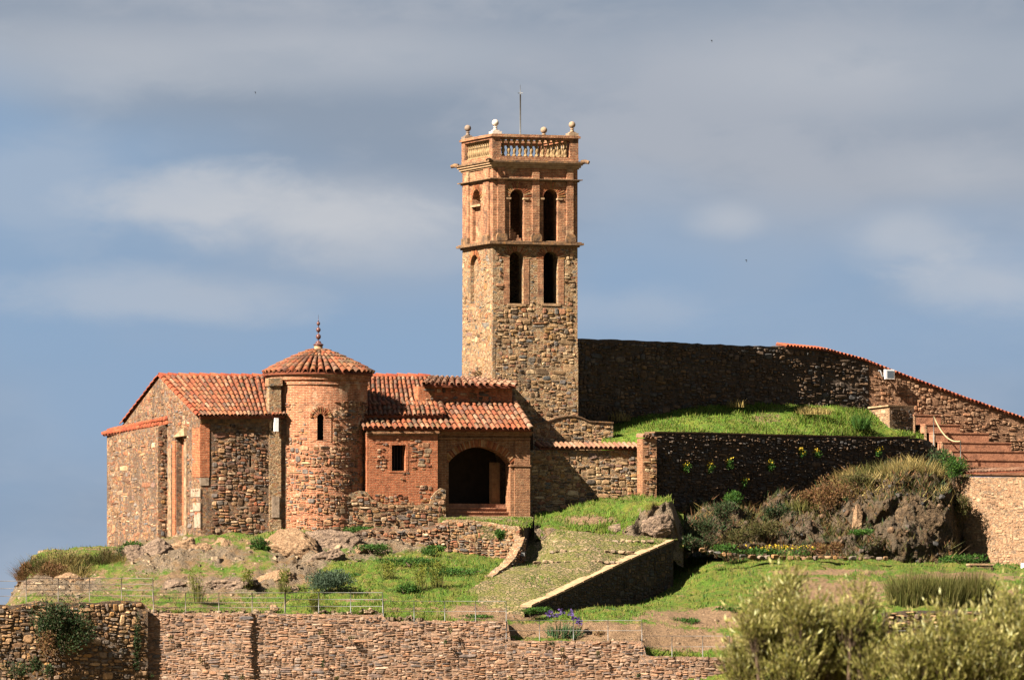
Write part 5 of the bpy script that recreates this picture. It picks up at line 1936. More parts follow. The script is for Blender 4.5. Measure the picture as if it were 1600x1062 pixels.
# --- wall and eave of the raised part behind the porch roof
bw0, bw1 = eR + rk * (f_ - .03) + (eL - eR) * .57, eR + rk * (f_ - .03) + (eL - eR) * .02
bwp = Path([bw0.xy, bw1.xy], False)
mb = MB()
zb_0, zb_1 = bw0.z - .25, P(730, 603, bw0.y).z
slab(mb, bwp, [(-.1, zb_0), (bwp.L, zb_0), (bwp.L, zb_1), (-.1, zb_1)], [], -.5, 0)
hw = mb.build('upper_wall', MAT['red_brick'], church)
rubble(bwp, [(0, zb_0), (bwp.L - .3, zb_0), (bwp.L - .3, zb_1 - .05), (0, zb_1 - .05)], [], hw, MAT['nave_stone'], h=(.09, .16), w=(.14, .35), d=(.015, .04), seed=29, fill=.7, limit=60)
ev, _, _ = tiled_roof(church, 'upper_roof', P(676, 588.5, 7.1), P(776, 591, 7.6), bwp.w(-.05, zb_1 + .05, .34), bwp.w(bwp.L + .05, zb_1 + .04, .34), 13, 4, MAT['tile_old'], 15, .10)
# --- nave roof right of the apse
nr_, _, _ = tiled_roof(church, 'nave_roof', P(556, 588, 5.6), P(677, 588.5, 6.6), P(556, 649, 0.95), P(693, 648.5, 2.15), 18, 9, MAT['tile'], 16, .12)
ridge_tiles(nr_, [P(672, 587.5, 6.6), P(556, 587, 5.6)], .28, .42, MAT['tile_new'], 17)
ridge_tiles(nr_, [P(676, 588, 6.6), P(693, 646.5, 2.15)], .22, .40, MAT['tile'], 18, name='verge_tile')
# side closing wall under the right verge of the nave roof
mb = MB()
q = [P(676, 591, 6.6), P(691, 650, 2.3)]
mb.add([q[0], q[1], q[1] + Vector((0, 0, -.5)), q[0] + Vector((0, 0, -1.6)), q[0] + Vector((-.3, 0, 0)), q[1] + Vector((-.3, 0, 0)), q[1] + Vector((-.3, 0, -.5)), q[0] + Vector((-.3, 0, -1.6))],
       [(0, 1, 2, 3), (7, 6, 5, 4), (0, 4, 5, 1), (1, 5, 6, 2), (2, 6, 7, 3), (3, 7, 4, 0)])
mb.build('roof_cheek', MAT['red_brick'], church)

# --- low wall in front of the sacristy
lw = Path([(539, SY - .13 - 34 * SL), (696.5, SY - .13 + 123.5 * SL)])
lwt = thing('plinth_wall', 'low rubble wall in front of the sacristy with the small window', 'wall', lw.w(lw.L / 2, P(600, 825, 0).z))
mb = MB()
o_ = [lw.sz(539, 830), lw.sz(696.5, 830), lw.sz(696.5, 765), lw.sz(689, 762), lw.sz(681, 768), lw.sz(675, 775), lw.sz(672, 786), lw.sz(640, 789), lw.sz(600, 787), lw.sz(580, 779), lw.sz(574, 768), lw.sz(562, 766), lw.sz(550, 770), lw.sz(539, 773)]
slab(mb, lw, o_, [], -.45, 0)
lwo = mb.build('wall', MAT['tower_rubble'], lwt)
rubble(lw, o_, [], lwo, MAT['nave_stone'], h=(.08, .17), w=(.12, .36), d=(.012, .045), seed=33, limit=260)

# --- floodlight box on the pier beside the apse
lt = thing('wall_lamp', 'small white box lamp fixed high on the pier left of the apse', 'lamp', nfront.w(nfront.hit(428)[0], nfront.sz(428, 675)[1], .16))
mb = MB()
s_ = nfront.hit(428.5)[0]
slab(mb, nfront, [(s_ - .08, nfront.sz(428, 674)[1]), (s_ + .08, nfront.sz(428, 674)[1]), (s_ + .08, nfront.sz(428, 653)[1]), (s_ - .08, nfront.sz(428, 653)[1])], [], .16, .30)
mb.build('housing', MAT['white_paint'], lt)
mb = MB()
slab(mb, nfront, [(s_ - .03, nfront.sz(428, 668)[1]), (s_ + .03, nfront.sz(428, 668)[1]), (s_ + .03, nfront.sz(428, 660)[1]), (s_ - .03, nfront.sz(428, 660)[1])], [], .13, .17)
mb.build('bracket', MAT['iron'], lt)

# ================================================================== WALLS AROUND THE CHURCH
def rock_mesh(mb_name, c, rx, ry, rz, mat, seed, amp=.32, freq=1.1, flat=0.0, parent=None, rot=0.0, sub=28):
    """a boulder: displaced, faceted ellipsoid"""
    th = np.linspace(0.02, np.pi - .02, sub)
    ph = np.linspace(0, 2 * np.pi, 2 * sub + 1)[:-1]
    T, H = np.meshgrid(th, ph, indexing='ij')
    x, y, z = np.sin(T) * np.cos(H), np.sin(T) * np.sin(H), np.cos(T)
    # cleft faces: the boulder is what a set of random planes leaves standing
    g = np.random.default_rng(int(seed * 10) + 5)
    pn = g.normal(0, 1, (26, 3))
    pn /= np.linalg.norm(pn, axis=1, keepdims=True)
    pd = g.uniform(.62, 1.0, 26)
    k = np.full(x.shape, 1.12)
    for n_, d_ in zip(pn, pd):
        dt = x * n_[0] + y * n_[1] + z * n_[2]
        k = np.minimum(k, np.where(dt > .05, d_ / np.maximum(dt, .05), 9))
    xs_, ys_, zs_ = x * rx * k * freq + seed, y * ry * k * freq, z * rz * k * freq * 1.6
    k = k * (1 + amp * .20 * fbm(xs_ * 1.2, ys_ * 1.2, zs_ * 1.2, 3) - amp * .35 * np.abs(fbm(xs_ * 2.6, ys_ * 2.6, zs_ * 2.6, 4)) + amp * .13 * fbm(xs_ * 8, ys_ * 8, zs_ * 11, 3))
    X, Yv, Z = x * rx * k, y * ry * k, z * rz * k
    ca, sa = math.cos(rot), math.sin(rot)
    X, Z = X * ca - Z * sa, X * sa + Z * ca
    V = np.stack([X, Yv, Z], -1)
    n = 2 * sub
    idx = np.arange(sub * n).reshape(sub, n)
    F = np.stack([idx[:-1], idx[1:], np.roll(idx[1:], -1, 1), np.roll(idx[:-1], -1, 1)], -1).reshape(-1, 4)
    me = np_mesh(mb_name, V.reshape(-1, 3), F, mat, False)
    return link(mb_name, me, None, c)


# --- gabled bit of wall at the foot of the tower
gp = Path([(833, 5.95 + 63 * SL - .50), (958, 5.95 + 188 * SL - .50)])
gt = thing('gabled_wall', 'stone wall with a low curved gable at the foot of the tower', 'wall', gp.w(gp.L / 2, P(900, 700, 6).z))
go_ = [gp.sz(833, 712), gp.sz(958, 712), gp.sz(958, 661), gp.sz(920, 659), gp.sz(908, 653), gp.sz(897, 650.5), gp.sz(885, 650.5), gp.sz(868, 654), gp.sz(850, 661), gp.sz(833, 664)]
mb = MB()
slab(mb, gp, go_, [], -.42, 0)
gwo = mb.build('wall', MAT['tower_rubble'], gt)
rubble(gp, [(q[0], q[1] - (.06 if q[1] > gp.sz(900, 700)[1] else 0)) for q in go_], [], gwo, MAT['tower_stone'], h=(.08, .17), w=(.14, .36), d=(.012, .04), seed=41)
mb = MB()
for q0, q1 in zip(go_[2:-1], go_[3:]):
    slab(mb, gp, [(q1[0], q1[1] + .002), (q0[0], q0[1] + .002), (q0[0], q0[1] + .05), (q1[0], q1[1] + .05)], [], -.45, .05)
mb.build('coping', MAT['cornice'], gt)

# --- tile-capped connecting wall
cwp = Path([(828, 4.75), (1000, 4.75 + 172 * SL)])
ct = thing('connecting_wall', 'rubble wall with tile coping between the porch and the brick pier', 'wall', cwp.w(cwp.L / 2, P(910, 790, 5.5).z))
mb = MB()
h1 = [cwp.sz(905, 740), cwp.sz(908.5, 740), cwp.sz(908.5, 733), cwp.sz(905, 733)]
h2 = [cwp.sz(950.5, 740.5), cwp.sz(954, 740.5), cwp.sz(954, 733.5), cwp.sz(950.5, 733.5)]
co_ = [cwp.sz(828, 825), cwp.sz(1000, 815), cwp.sz(1000, 703), cwp.sz(828, 703)]
slab(mb, cwp, co_, [h1, h2], -.5, 0)
cwo = mb.build('wall', MAT['tower_rubble'], ct)
for h_ in (h1, h2):
    mb = MB()
    slab(mb, cwp, [(h_[0][0] - .02, h_[0][1] - .02), (h_[1][0] + .02, h_[0][1] - .02), (h_[1][0] + .02, h_[2][1] + .02), (h_[0][0] - .02, h_[2][1] + .02)], [], -.6, -.3)
    mb.build('drain_hole', MAT['dark'], cwo)
rubble(cwp, [(q[0], q[1] - (.05 if i > 1 else 0)) for i, q in enumerate(co_)], [grow(h1, .04), grow(h2, .04)], cwo, MAT['tower_stone'], h=(.09, .18), w=(.14, .40), d=(.012, .04), seed=42, limit=280)
coping(cwo, cwp, [(842, 691), (1001, 691.5)], .2, .20, MAT['tile_old'], 43, drop=.22, over=.16, back=.55)

# --- brick pier at its end
pp = Path([(1004, 5.35), (1026, 5.35 + 22 * SL)])
pt_ = thing('brick_pier', 'narrow brick pier with broken tile cap at the end of the connecting wall', 'pier', pp.w(pp.L / 2, P(1012, 780, 5.4).z))
mb = MB()
slab(mb, pp, [(0, pp.sz(1004, 800)[1]), (pp.L, pp.sz(1026, 800)[1]), (pp.L, pp.sz(1026, 682)[1]), (0, pp.sz(1004, 685)[1])], [], -.62, 0)
ppo = mb.build('shaft', MAT['porch_brick'], pt_)
rubble(pp, [(0.01, pp.sz(1004, 800)[1]), (pp.L - .01, pp.sz(1026, 800)[1]), (pp.L - .01, pp.sz(1026, 690)[1]), (.01, pp.sz(1004, 690)[1])], [], ppo, MAT['tower_stone'], h=(.05, .11), w=(.14, .3), d=(.01, .035), seed=45, fill=.75)
for k in range(7):
    a = pp.w(.02 + .09 * (k % 4) + .02 * (k // 4), pp.sz(1004, 683 - 3.0 * (k // 4))[1] + .03, -.62)
    b = pp.w(.06 + .11 * (k % 4), pp.sz(1004, 684 - 1.5 * (k % 3))[1] + .02 - .04 * (k % 2), .12)
    tile_at(ppo, a, b, (0, 0, 1), .20, MAT['tile_old'])

# --- long dark enclosure wall, its sunny stretch in a lighter, warmer palette, and tile coping
DS = math.tan(R(40.6)) / S
ew = Path([(880, 8.0), (1225, 8.0 + 345 * DS), (1300, 8.0 + 345 * DS + 75 * .0185), (1362, 8.0 + 345 * DS + 75 * .0185 + 62 * .0135), (1660, 8.0 + 345 * DS + 75 * .0185 + 62 * .0135 + 298 * .0105)])
et = thing('enclosure_wall', 'long high rubble wall behind the green mound, descending to the right', 'wall', ew.w(ew.L / 2, P(1200, 650, 14).z))
topl = [(882, 529), (960, 530.5), (1010, 533), (1100, 537), (1160, 540), (1225, 541), (1290, 547), (1350, 563), (1358, 566)]
topr2 = [(1358, 566), (1400, 583), (1500, 620), (1600, 655), (1655, 674)]
mb = MB()
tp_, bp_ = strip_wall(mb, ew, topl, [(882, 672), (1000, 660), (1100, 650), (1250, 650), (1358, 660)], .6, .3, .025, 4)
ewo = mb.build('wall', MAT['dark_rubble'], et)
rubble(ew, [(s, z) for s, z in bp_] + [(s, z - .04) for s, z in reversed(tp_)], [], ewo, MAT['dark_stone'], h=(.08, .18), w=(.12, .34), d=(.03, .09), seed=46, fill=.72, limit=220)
mb = MB()
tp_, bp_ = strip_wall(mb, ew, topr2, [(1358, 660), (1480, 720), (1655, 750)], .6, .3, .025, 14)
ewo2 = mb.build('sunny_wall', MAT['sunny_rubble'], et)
ewo2['label'] = 'sunlit stretch of warmer brown masonry, sunlight partly in its colour, descending beside the steps'
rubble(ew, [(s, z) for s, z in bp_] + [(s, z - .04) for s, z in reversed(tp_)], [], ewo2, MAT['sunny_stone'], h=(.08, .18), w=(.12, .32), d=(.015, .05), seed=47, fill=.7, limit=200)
coping(ewo, ew, [(1226, 535.5), (1290, 541.5), (1350, 557.5), (1400, 577.5), (1500, 614.5), (1600, 649.5), (1655, 668)], .2, .17, MAT['tile_new'], 47, drop=.13, over=.12, back=.62)
# --- floodlight on it
fl = thing('floodlight', 'square white floodlight on a bracket on the descending wall', 'lamp', ew.w(ew.hit(1383)[0], ew.sz(1383, 593)[1], .1))
sF = ew.hit(1384)[0]
zf0, zf1 = ew.sz(1384, 592.5)[1], ew.sz(1384, 577.5)[1]
mb = MB()
slab(mb, ew, [(sF - .20, zf0), (sF + .20, zf0), (sF + .20, zf1), (sF - .20, zf1)], [], .25, .42)
hs = mb.build('housing', MAT['white_paint'], fl)
mb = MB()
slab(mb, ew, [(sF - .12, zf0 + .05), (sF + .16, zf0 + .05), (sF + .16, zf1 - .06), (sF - .12, zf1 - .06)], [], .421, .43)
mb.build('glass', MAT['lamp_glass'], hs)
mb = MB().tube([ew.w(sF - .32, zf1 - .05, .0), ew.w(sF - .32, zf1 - .05, .2), ew.w(sF - .3, zf0 + .1, .3), ew.w(sF - .15, zf0 + .1, .3)], .03, 5)
mb.build('bracket', MAT['metal'], fl)

# --- retaining wall below the mound
rw = Path([(1022, 6.0), (1470, 6.0 + 448 * DS)])
rt_ = thing('retaining_wall', 'dark rubble retaining wall holding up the green mound', 'wall', rw.w(rw.L / 2, P(1240, 790, 10).z))
mb = MB()
topr = [(1022, 676), (1100, 677), (1200, 680), (1300, 682), (1380, 684), (1430, 683), (1455, 690), (1468, 706)]
tp_, bp_ = strip_wall(mb, rw, topr, [(1022, 815), (1150, 800), (1300, 780), (1468, 760)], .6, .25, .02, 5)
rwo = mb.build('wall', MAT['dark_rubble'], rt_)
rubble(rw, [(s, z) for s, z in bp_] + [(s, z - .03) for s, z in reversed(tp_)], [], rwo, MAT['dark_stone'], h=(.07, .14), w=(.09, .26), d=(.03, .10), seed=48, fill=.85, limit=290)
mb = MB()
for (a, b), (c, d) in zip(topr[:5], topr[1:6]):
    q0, q1 = rw.sz(a, b), rw.sz(c, d)
    slab(mb, rw, [(q0[0], q0[1] + .003), (q1[0], q1[1] + .003), (q1[0], q1[1] + .055), (q0[0], q0[1] + .055)], [], -.62, .06)
mb.build('coping', MAT['cornice'], rt_)

# --- short block of wall at the head of the steps
bkf = Path([(1390, 16.2), (1428, 16.2 + 38 * .02)])
bks = Path([(1358, 17.4), (1390, 16.2)])
bt = thing('wall_block', 'short stump of wall with its sunlit left face coloured pale at the top of the terracotta steps', 'wall', bkf.w(0, P(1390, 680, 15).z))
a_, b_, c_ = bks.p[0], bkf.p[0], bkf.p[1]
d_ = a_ + (c_ - b_)
zt_, zb__ = P(1390, 633, 15).z, P(1390, 700, 15).z
mb = MB().hexa([(*a_, zb__), (*b_, zb__), (*c_, zb__), (*d_, zb__), (*a_, zt_ - .05), (*b_, zt_), (*c_, zt_), (*d_, zt_ - .05)])
bo = mb.build('wall', MAT['pink_rubble'], bt)
rubble(bkf, [(0.01, zb__), (bkf.L, zb__), (bkf.L, zt_ - .02), (.01, zt_ - .02)], [], bo, MAT['dark_stone'], h=(.08, .16), w=(.1, .26), d=(.02, .05), seed=49)  # dark stones put the shade of the front into its colour
rubble(bks, [(0.01, zb__), (bks.L, zb__), (bks.L, zt_ - .06), (.01, zt_ - .06)], [], bo, MAT['pink_stone'], h=(.09, .18), w=(.14, .35), d=(.01, .03), seed=50, fill=.6)  # paler stones put the sunlight on the left face into its colour
mb = MB()
n_ = Vector((-.06, -.06))
mb.hexa([(*(a_ + n_), zt_ - .048), (*(b_ + n_), zt_ + .003), (*(c_ - n_ * .5), zt_ + .003), (*(d_), zt_ - .048), (*(a_ + n_), zt_ + .02), (*(b_ + n_), zt_ + .06), (*(c_ - n_ * .5), zt_ + .06), (*d_, zt_ + .02)])
mb.build('coping', MAT['cream_trim'], bt)

# --- broad terracotta steps
stt = thing('stairs', 'broad terracotta steps climbing along the descending wall', 'stairs', P(1530, 735, 14))
ST = [(1428, 647, 662, 16.8, 1470), (1446, 662, 675, 16.45, 1500), (1459, 675, 689.5, 16.1, 1545), (1472, 689.5, 703, 15.75, 1580), (1487, 703, 717, 15.4, 1625), (1500, 717, 728, 15.05, 1640), (1500, 728, 740, 14.7, 1640)]
for i, (x0, y0, y1, Y0, x1) in enumerate(ST):
    pth = Path([(x0, Y0), (x1, Y0 + (x1 - x0) * .010)])
    z1_, z0_ = pth.sz(x0, y0)[1], pth.sz(x0, y1)[1] - .01
    mb = MB()
    slab(mb, pth, [(0, z0_ - .02), (pth.L, z0_ - .02), (pth.L, z1_ - .05), (0, z1_ - .05)], [], -2.4, 0)
    so = mb.build('step', MAT['terra'], stt)
    mb = MB()
    slab(mb, pth, [(-.02, z1_ - .048), (pth.L, z1_ - .048), (pth.L, z1_), (-.02, z1_)], [], -2.4, .03)
    mb.build('tread', MAT['terra'], so)
    mb = MB()
    lp_ = Path([pth.p[0] + Vector((-.35 * .2, 1.2)), pth.p[0]], False)
    slab(mb, lp_, [(0, z0_ - .6), (lp_.L - .001, z0_ - .6), (lp_.L - .001, z1_ - .05), (0, z1_ - .05)], [], -.05, .03)
    mb.build('lit_step_end', MAT['pink_rubble'], so)  # left end of the step, its sunlit paleness put into the material
rp = thing('rope_rail', 'rope hung between two thin posts at the edge of the steps', 'railing', P(1459, 690, 15.9))
tops = []
for px, y0, y1, Y in ((1459, 697, 649, 15.8), (1501, 732, 688, 14.7)):
    mb = MB().tube([P(px, y0, Y), P(px, y1, Y)], .022, 6)
    mb.build('post', MAT['metal'], rp)
    tops.append(P(px, y1 + 1, Y))
ropepts = []
for i in range(13):
    t = i / 12
    q = tops[0].lerp(tops[1], t)
    q.z -= .42 * 4 * t * (1 - t) * (1 - .25 * t)
    ropepts.append(q)
MB().tube(ropepts, .028, 6).build('rope', MAT['rope'], rp)

# --- pale wall at the right edge with tile coping
pwl = Path([(1490, 7.4), (1660, 4.4)])
pt2 = thing('mortared_wall', 'pinkish mortared wall with tile coping at the right edge below the steps', 'wall', pwl.w(pwl.L / 2, P(1560, 890, 10).z))
mb = MB()
po = [pwl.sz(1492, 900), pwl.sz(1655, 905), pwl.sz(1655, 745), pwl.sz(1492, 745)]
slab(mb, pwl, po, [], -.5, 0)
pwo = mb.build('wall', MAT['pink_rubble'], pt2)
rubble(pwl, po, [], pwo, MAT['pink_stone'], h=(.08, .18), w=(.10, .30), d=(.008, .03), seed=53, fill=.38, limit=240)
coping(pwo, pwl, [(1493, 735.5), (1655, 730)], .2, .15, MAT['tile_old'], 54, drop=.14, over=.12, back=.5, lift=.06)

# --- wall of the forecourt beside the ramp
fw = Path([(690, -1.0), (700, -1.35), (760, -1.15), (812, -1.35), (819, -1.0)])
ft = thing('forecourt_wall', 'rubble wall holding up the forecourt left of the cobbled ramp', 'wall', fw.w(fw.L / 2, P(760, 875, -1).z))
mb = MB()
tp_, bp_ = strip_wall(mb, fw, [(690, 816), (696, 810), (740, 812), (790, 820), (819, 824)], [(690, 885), (819, 895)], 1.0, .2, .02, 6)
fwo = mb.build('wall', MAT['tower_rubble'], ft)
rubble(fw, [(s, z) for s, z in bp_] + [(s, z - .03) for s, z in reversed(tp_)], [], fwo, MAT['nave_stone'], h=(.07, .15), w=(.10, .30), d=(.014, .05), seed=55, fill=.9, limit=240)
frt = Path([(819, -1.0), (834, 2.6)])
mb = MB()
strip_wall(mb, frt, [(819, 824), (834, 808)], [(819, 900), (834, 850)], .6, .3, .0, 7)
mb.build('side_wall', MAT['dark_rubble'], ft)  # face turned from the sun, its shade painted with the dark rubble
# rough ledge of walling below the plinth wall
lg = Path([(548, -1.3), (600, -1.15), (650, -1.2), (692, -1.35)])
lgt = thing('ledge_wall', 'rough overgrown walling below the sacristy, left of the forecourt wall', 'wall', lg.w(lg.L / 2, P(620, 870, -1).z))
mb = MB()
tp_, bp_ = strip_wall(mb, lg, [(548, 838), (565, 826), (600, 823), (640, 826), (670, 820), (700, 816)], [(548, 885), (700, 890)], 1.2, .15, .05, 16)
lgo = mb.build('wall', MAT['nave_rubble'], lgt)
rubble(lg, [(s, z) for s, z in bp_] + [(s, z - .03) for s, z in reversed(tp_)], [], lgo, MAT['nave_stone'], h=(.07, .16), w=(.10, .32), d=(.03, .10), seed=155, fill=.7, limit=240)
# forecourt paving
fc = [P(690, 817, -1.2), P(818, 825, -1.2), P(834, 808.5, 2.9), P(828, 806, 3.4), P(684, 806, 2.0), P(684, 812, .5)]
mb = MB()
n = len(fc)
mb.add([v + Vector((0, 0, .01)) for v in fc] + [v + Vector((0, 0, -.5)) for v in fc], [tuple(range(n)), tuple(reversed(range(n, 2 * n)))] + [(i, n + i, n + (i + 1) % n, (i + 1) % n) for i in range(n)])
fco = mb.build('forecourt', MAT['cobble'])
fco['kind'] = 'structure'
FG_ = loft([[(688, 818, -1.25), (760, 821, -1.25), (816, 825, -1.25)], [(688, 812, .6), (760, 813, .6), (824, 815, .8)], [(688, 808, 2.0), (760, 808, 2.2), (832, 809, 2.7)]], 688, 832, 40, 8, .04, 2, 3, smooth=1)
FG_[..., 2] += .02
scatter_blades('grass', FG_, 5000, MAT['grass'], .07, np.clip(.25 + 1.2 * fbm(FG_[..., 0] * .8, FG_[..., 1] * .8, FG_[..., 2], 3) + .3 * (np.arange(FG_.shape[0])[:, None] < 4), 0, 1), 71, label='grass tufts on the forecourt in front of the porch')
# low stone kerb running down the left side of the ramp
kb = thing('ramp_kerb', 'low rough stone kerb curving down the left edge of the ramp', 'kerb', P(800, 885, -5))
kp = Path([(700, -10.6), (745, -8.4), (786, -6.2), (806, -4.6), (816, -3.2), (820, -1.2)])
mb = MB()
tp_, bp_ = strip_wall(mb, kp, [(770, 899), (786, 888), (800, 876), (808, 864), (816, 850), (820, 838)], [(770, 915), (786, 905), (820, 895)], .35, .2, .03, 8)
kbo = mb.build('wall', MAT['tower_rubble'], kb)
rubble(kp, [(s, z) for s, z in bp_] + [(s, z) for s, z in reversed(tp_)], [], kbo, MAT['nave_stone'], h=(.07, .13), w=(.12, .30), d=(.03, .08), seed=56, fill=.9)
# information plate beside the ramp
sg = thing('plate', 'small grey plate on a post at the end of the forecourt wall', 'sign', P(815, 872, -3.6))
MB().box(P(811, 868, -3.9), (.22, .06, 0), (-.02, .05, 0), (0, .03, .13)).build('panel', MAT['metal'], sg)
MB().tube([P(814, 876, -3.8), P(814, 868, -3.8)], .03, 6).build('post', MAT['iron'], sg)

# --- parapet on the right of the ramp
rpw = thing('ramp_parapet', 'sloping stone parapet along the right side of the cobbled ramp', 'wall', ramp_line.w(ramp_line.L / 2, P(940, 925, -7).z))
mb = MB()
rtop = [(829, 948), (880, 925), (940, 896), (1000, 868), (1052, 846)]
tp_, bp_ = strip_wall(mb, ramp_line, rtop, [(829, 985), (900, 985), (1052, 925)], .38, .3, .012, 9)
rpo = mb.build('wall', MAT['dark_rubble'], rpw)
rubble(ramp_line, [(s, z) for s, z in bp_] + [(s, z - .03) for s, z in reversed(tp_)], [], rpo, MAT['dark_stone'], h=(.08, .16), w=(.12, .34), d=(.02, .05), seed=57, fill=.85, limit=200)
for (a, b), (c, d) in zip(rtop, rtop[1:]):
    q0, q1 = ramp_line.sz(a, b), ramp_line.sz(c, d)
    nseg = 4
    for k in range(nseg):
        t0, t1 = k / nseg, (k + 1) / nseg - .012
        e0 = (q0[0] + (q1[0] - q0[0]) * t0, q0[1] + (q1[1] - q0[1]) * t0)
        e1 = (q0[0] + (q1[0] - q0[0]) * t1, q0[1] + (q1[1] - q0[1]) * t1)
        mb = MB()
        jz = rng.uniform(0, .02)
        slab(mb, ramp_line, [(e0[0], e0[1] + .002), (e1[0], e1[1] + .002), (e1[0], e1[1] + .07 + jz), (e0[0], e0[1] + .07 + jz)], [], -.42, .04)
        mb.build('coping_stone', MAT['cream_trim'], rpw)

# --- rough stone risers across the ramp
for k, (px0, px1, py, Y) in enumerate(((862, 1010, 844, -1.0), (858, 985, 860, -2.9), (832, 965, 876, -4.6), (740, 830, 924, -9.2), (905, 1030, 835, .7))):
    tr = thing('ramp_riser', ['stone riser across the top of the ramp below the earth bank', 'second stone riser from the top of the ramp', 'third stone riser from the top, level with the forecourt wall end', 'lowest stone riser at the foot of the ramp', 'uppermost short stone riser beside the earth bank'][k], 'step', P((px0 + px1) / 2, py, Y), 'risers across the ramp')
    r_ = random.Random(k)
    x = px0
    while x < px1:
        wd = r_.uniform(7, 15)
        c = P(x + wd / 2, py + r_.uniform(-1, 1) + 1.5, Y + (x - px0) * .004)
        Mw = Matrix.Translation(c) @ Matrix.Rotation(r_.uniform(-.2, .2), 4, 'Z') @ Matrix.Diagonal((wd / 40 * .9, .16, .13, 1))
        place('stone', stone_mesh(MAT['riser'], r_.randrange(14)), tr, Mw)
        x += wd

# --- terrace wall along the bottom of the picture
lo1 = Path([(-70, -16.2), (232, -14.2)])
o1 = thing('old_terrace_wall', 'dark overgrown old terrace wall in the lower left corner', 'wall', lo1.w(lo1.L / 2, 0))
mb = MB()
tp_, bp_ = strip_wall(mb, lo1, [(-65, 947), (30, 945), (60, 940), (130, 941), (200, 938), (228, 941), (231, 947)], [(-65, 1120), (231, 1120)], .9, .25, .04, 10)
oo = mb.build('wall', MAT['old_rubble'], o1)
rubble(lo1, [(s, z) for s, z in bp_] + [(s, z - .02) for s, z in reversed(tp_)], [], oo, MAT['old_stone'], h=(.09, .19), w=(.12, .36), d=(.02, .08), seed=58, fill=.85, limit=280)
lo2 = Path([(218, -13.75), (392, -14.15), (397, -13.95), (1010, -13.7), (1160, -13.4)])
o2 = thing('terrace_wall', 'long sunlit terrace wall of flat pinkish stones along the bottom', 'wall', lo2.w(lo2.L / 2, 0))
mb = MB()
ltop = [(219, 957), (392, 957), (600, 960), (604, 970), (660, 971), (664, 969), (793, 969), (797, 1000), (1004, 1001), (1010, 1024), (1155, 1027)]
tp2 = []
for a, b in ltop:
    tp2.append((a, b))
tp_, bp_ = strip_wall(mb, lo2, ltop, [(219, 1120), (1155, 1120)], .7, .12, .018, 11)
oo2 = mb.build('wall', MAT['low_rubble'], o2)
lz = [lo2.sz(*q) for q in ltop]
rubble(lo2, [lo2.sz(219, 1120), lo2.sz(1155, 1120)] + [(s, z - .02) for s, z in reversed(lz)], [], oo2, MAT['low_stone'], h=(.055, .105), w=(.16, .36), d=(.014, .045), seed=59, fill=.9, limit=300)

# --- dry-stone wall at lower right
dsw = Path([(1378, -13.1), (1580, -13.3)])
o3 = thing('dry_stone_wall', 'ruined dark dry stone wall behind the feathery shrubs at lower right', 'wall', dsw.w(dsw.L / 2, .5))
mb = MB()
tp_, bp_ = strip_wall(mb, dsw, [(1378, 957), (1420, 953), (1480, 952), (1540, 954), (1575, 962)], [(1378, 1120), (1575, 1120)], .8, .2, .03, 12)
oo3 = mb.build('wall', MAT['dark_rubble'], o3)
rubble(dsw, [(s, z) for s, z in bp_] + [(s, z) for s, z in reversed(tp_)], [], oo3, MAT['old_stone'], h=(.07, .15), w=(.16, .44), d=(.05, .14), seed=60, fill=.92, limit=200)

# --- stones bordering the lawn under the rocky bank
bd = thing('stone_border', 'low line of stones edging the flower strip below the rocky bank', 'border', P(1240, 870, 1.5))
r_ = random.Random(77)
x = 1092
while x < 1385:
    wd = r_.uniform(7, 15)
    py = float(np.interp(x, [1092, 1130, 1180, 1380], [859, 866, 870, 872]))
    Yb = float(np.interp(x, [1092, 1180, 1380], [-.2, .8, 1.2]))
    c = P(x + wd / 2, py + r_.uniform(-1, 1), Yb)
    Mw = Matrix.Translation(c) @ Matrix.Rotation(r_.uniform(-.3, .3), 4, 'Z') @ Matrix.Diagonal((wd / 40 * .95, .2, r_.uniform(.12, .22), 1))
    place('stone', stone_mesh(MAT['old_stone'], r_.randrange(14)), bd, Mw)
    x += wd
# stone bench
bn = thing('stone_bench', 'weathered stone block bench on the lawn by the mortared wall', 'bench', P(1536, 892, .5))
c = P(1516, 893, .4)
MB().box(c, (.9, .25, 0), (-.1, .5, 0), (0, 0, .26)).build('base', MAT['old_rubble'], bn)
MB().box(c + Vector((-.03, -.04, .262)), (.99, .28, 0), (-.11, .58, 0), (0, 0, .07)).build('seat_slab', MAT['cream_trim'], bn)
wb = thing('white_block', 'small white painted block at the foot of the mortared wall', 'block', P(1596, 890, 2))
MB().box(P(1595, 890, 2), (.25, -.05, 0), (.03, .2, 0), (0, 0, .27)).build('block', MAT['white_paint'], wb)

# ================================================================== RAILINGS
def railing(label, pts, height, nr_rails, mat, group, rad=.013, prad=.019):
    """posts at pts (base points), level rails between them"""
    t = thing('railing', label, 'railing', pts[len(pts) // 2], group)
    for p in pts:
        MB().tube([p, p + Vector((0, 0, height))], prad, 6).build('post', mat, t)
    for k in range(nr_rails):
        h_ = height * (1 - k / nr_rails) - .01
        MB().tube([p + Vector((0, 0, h_)) for p in (pts[0], pts[-1])], rad, 6).build('rail', mat, t)
    return t


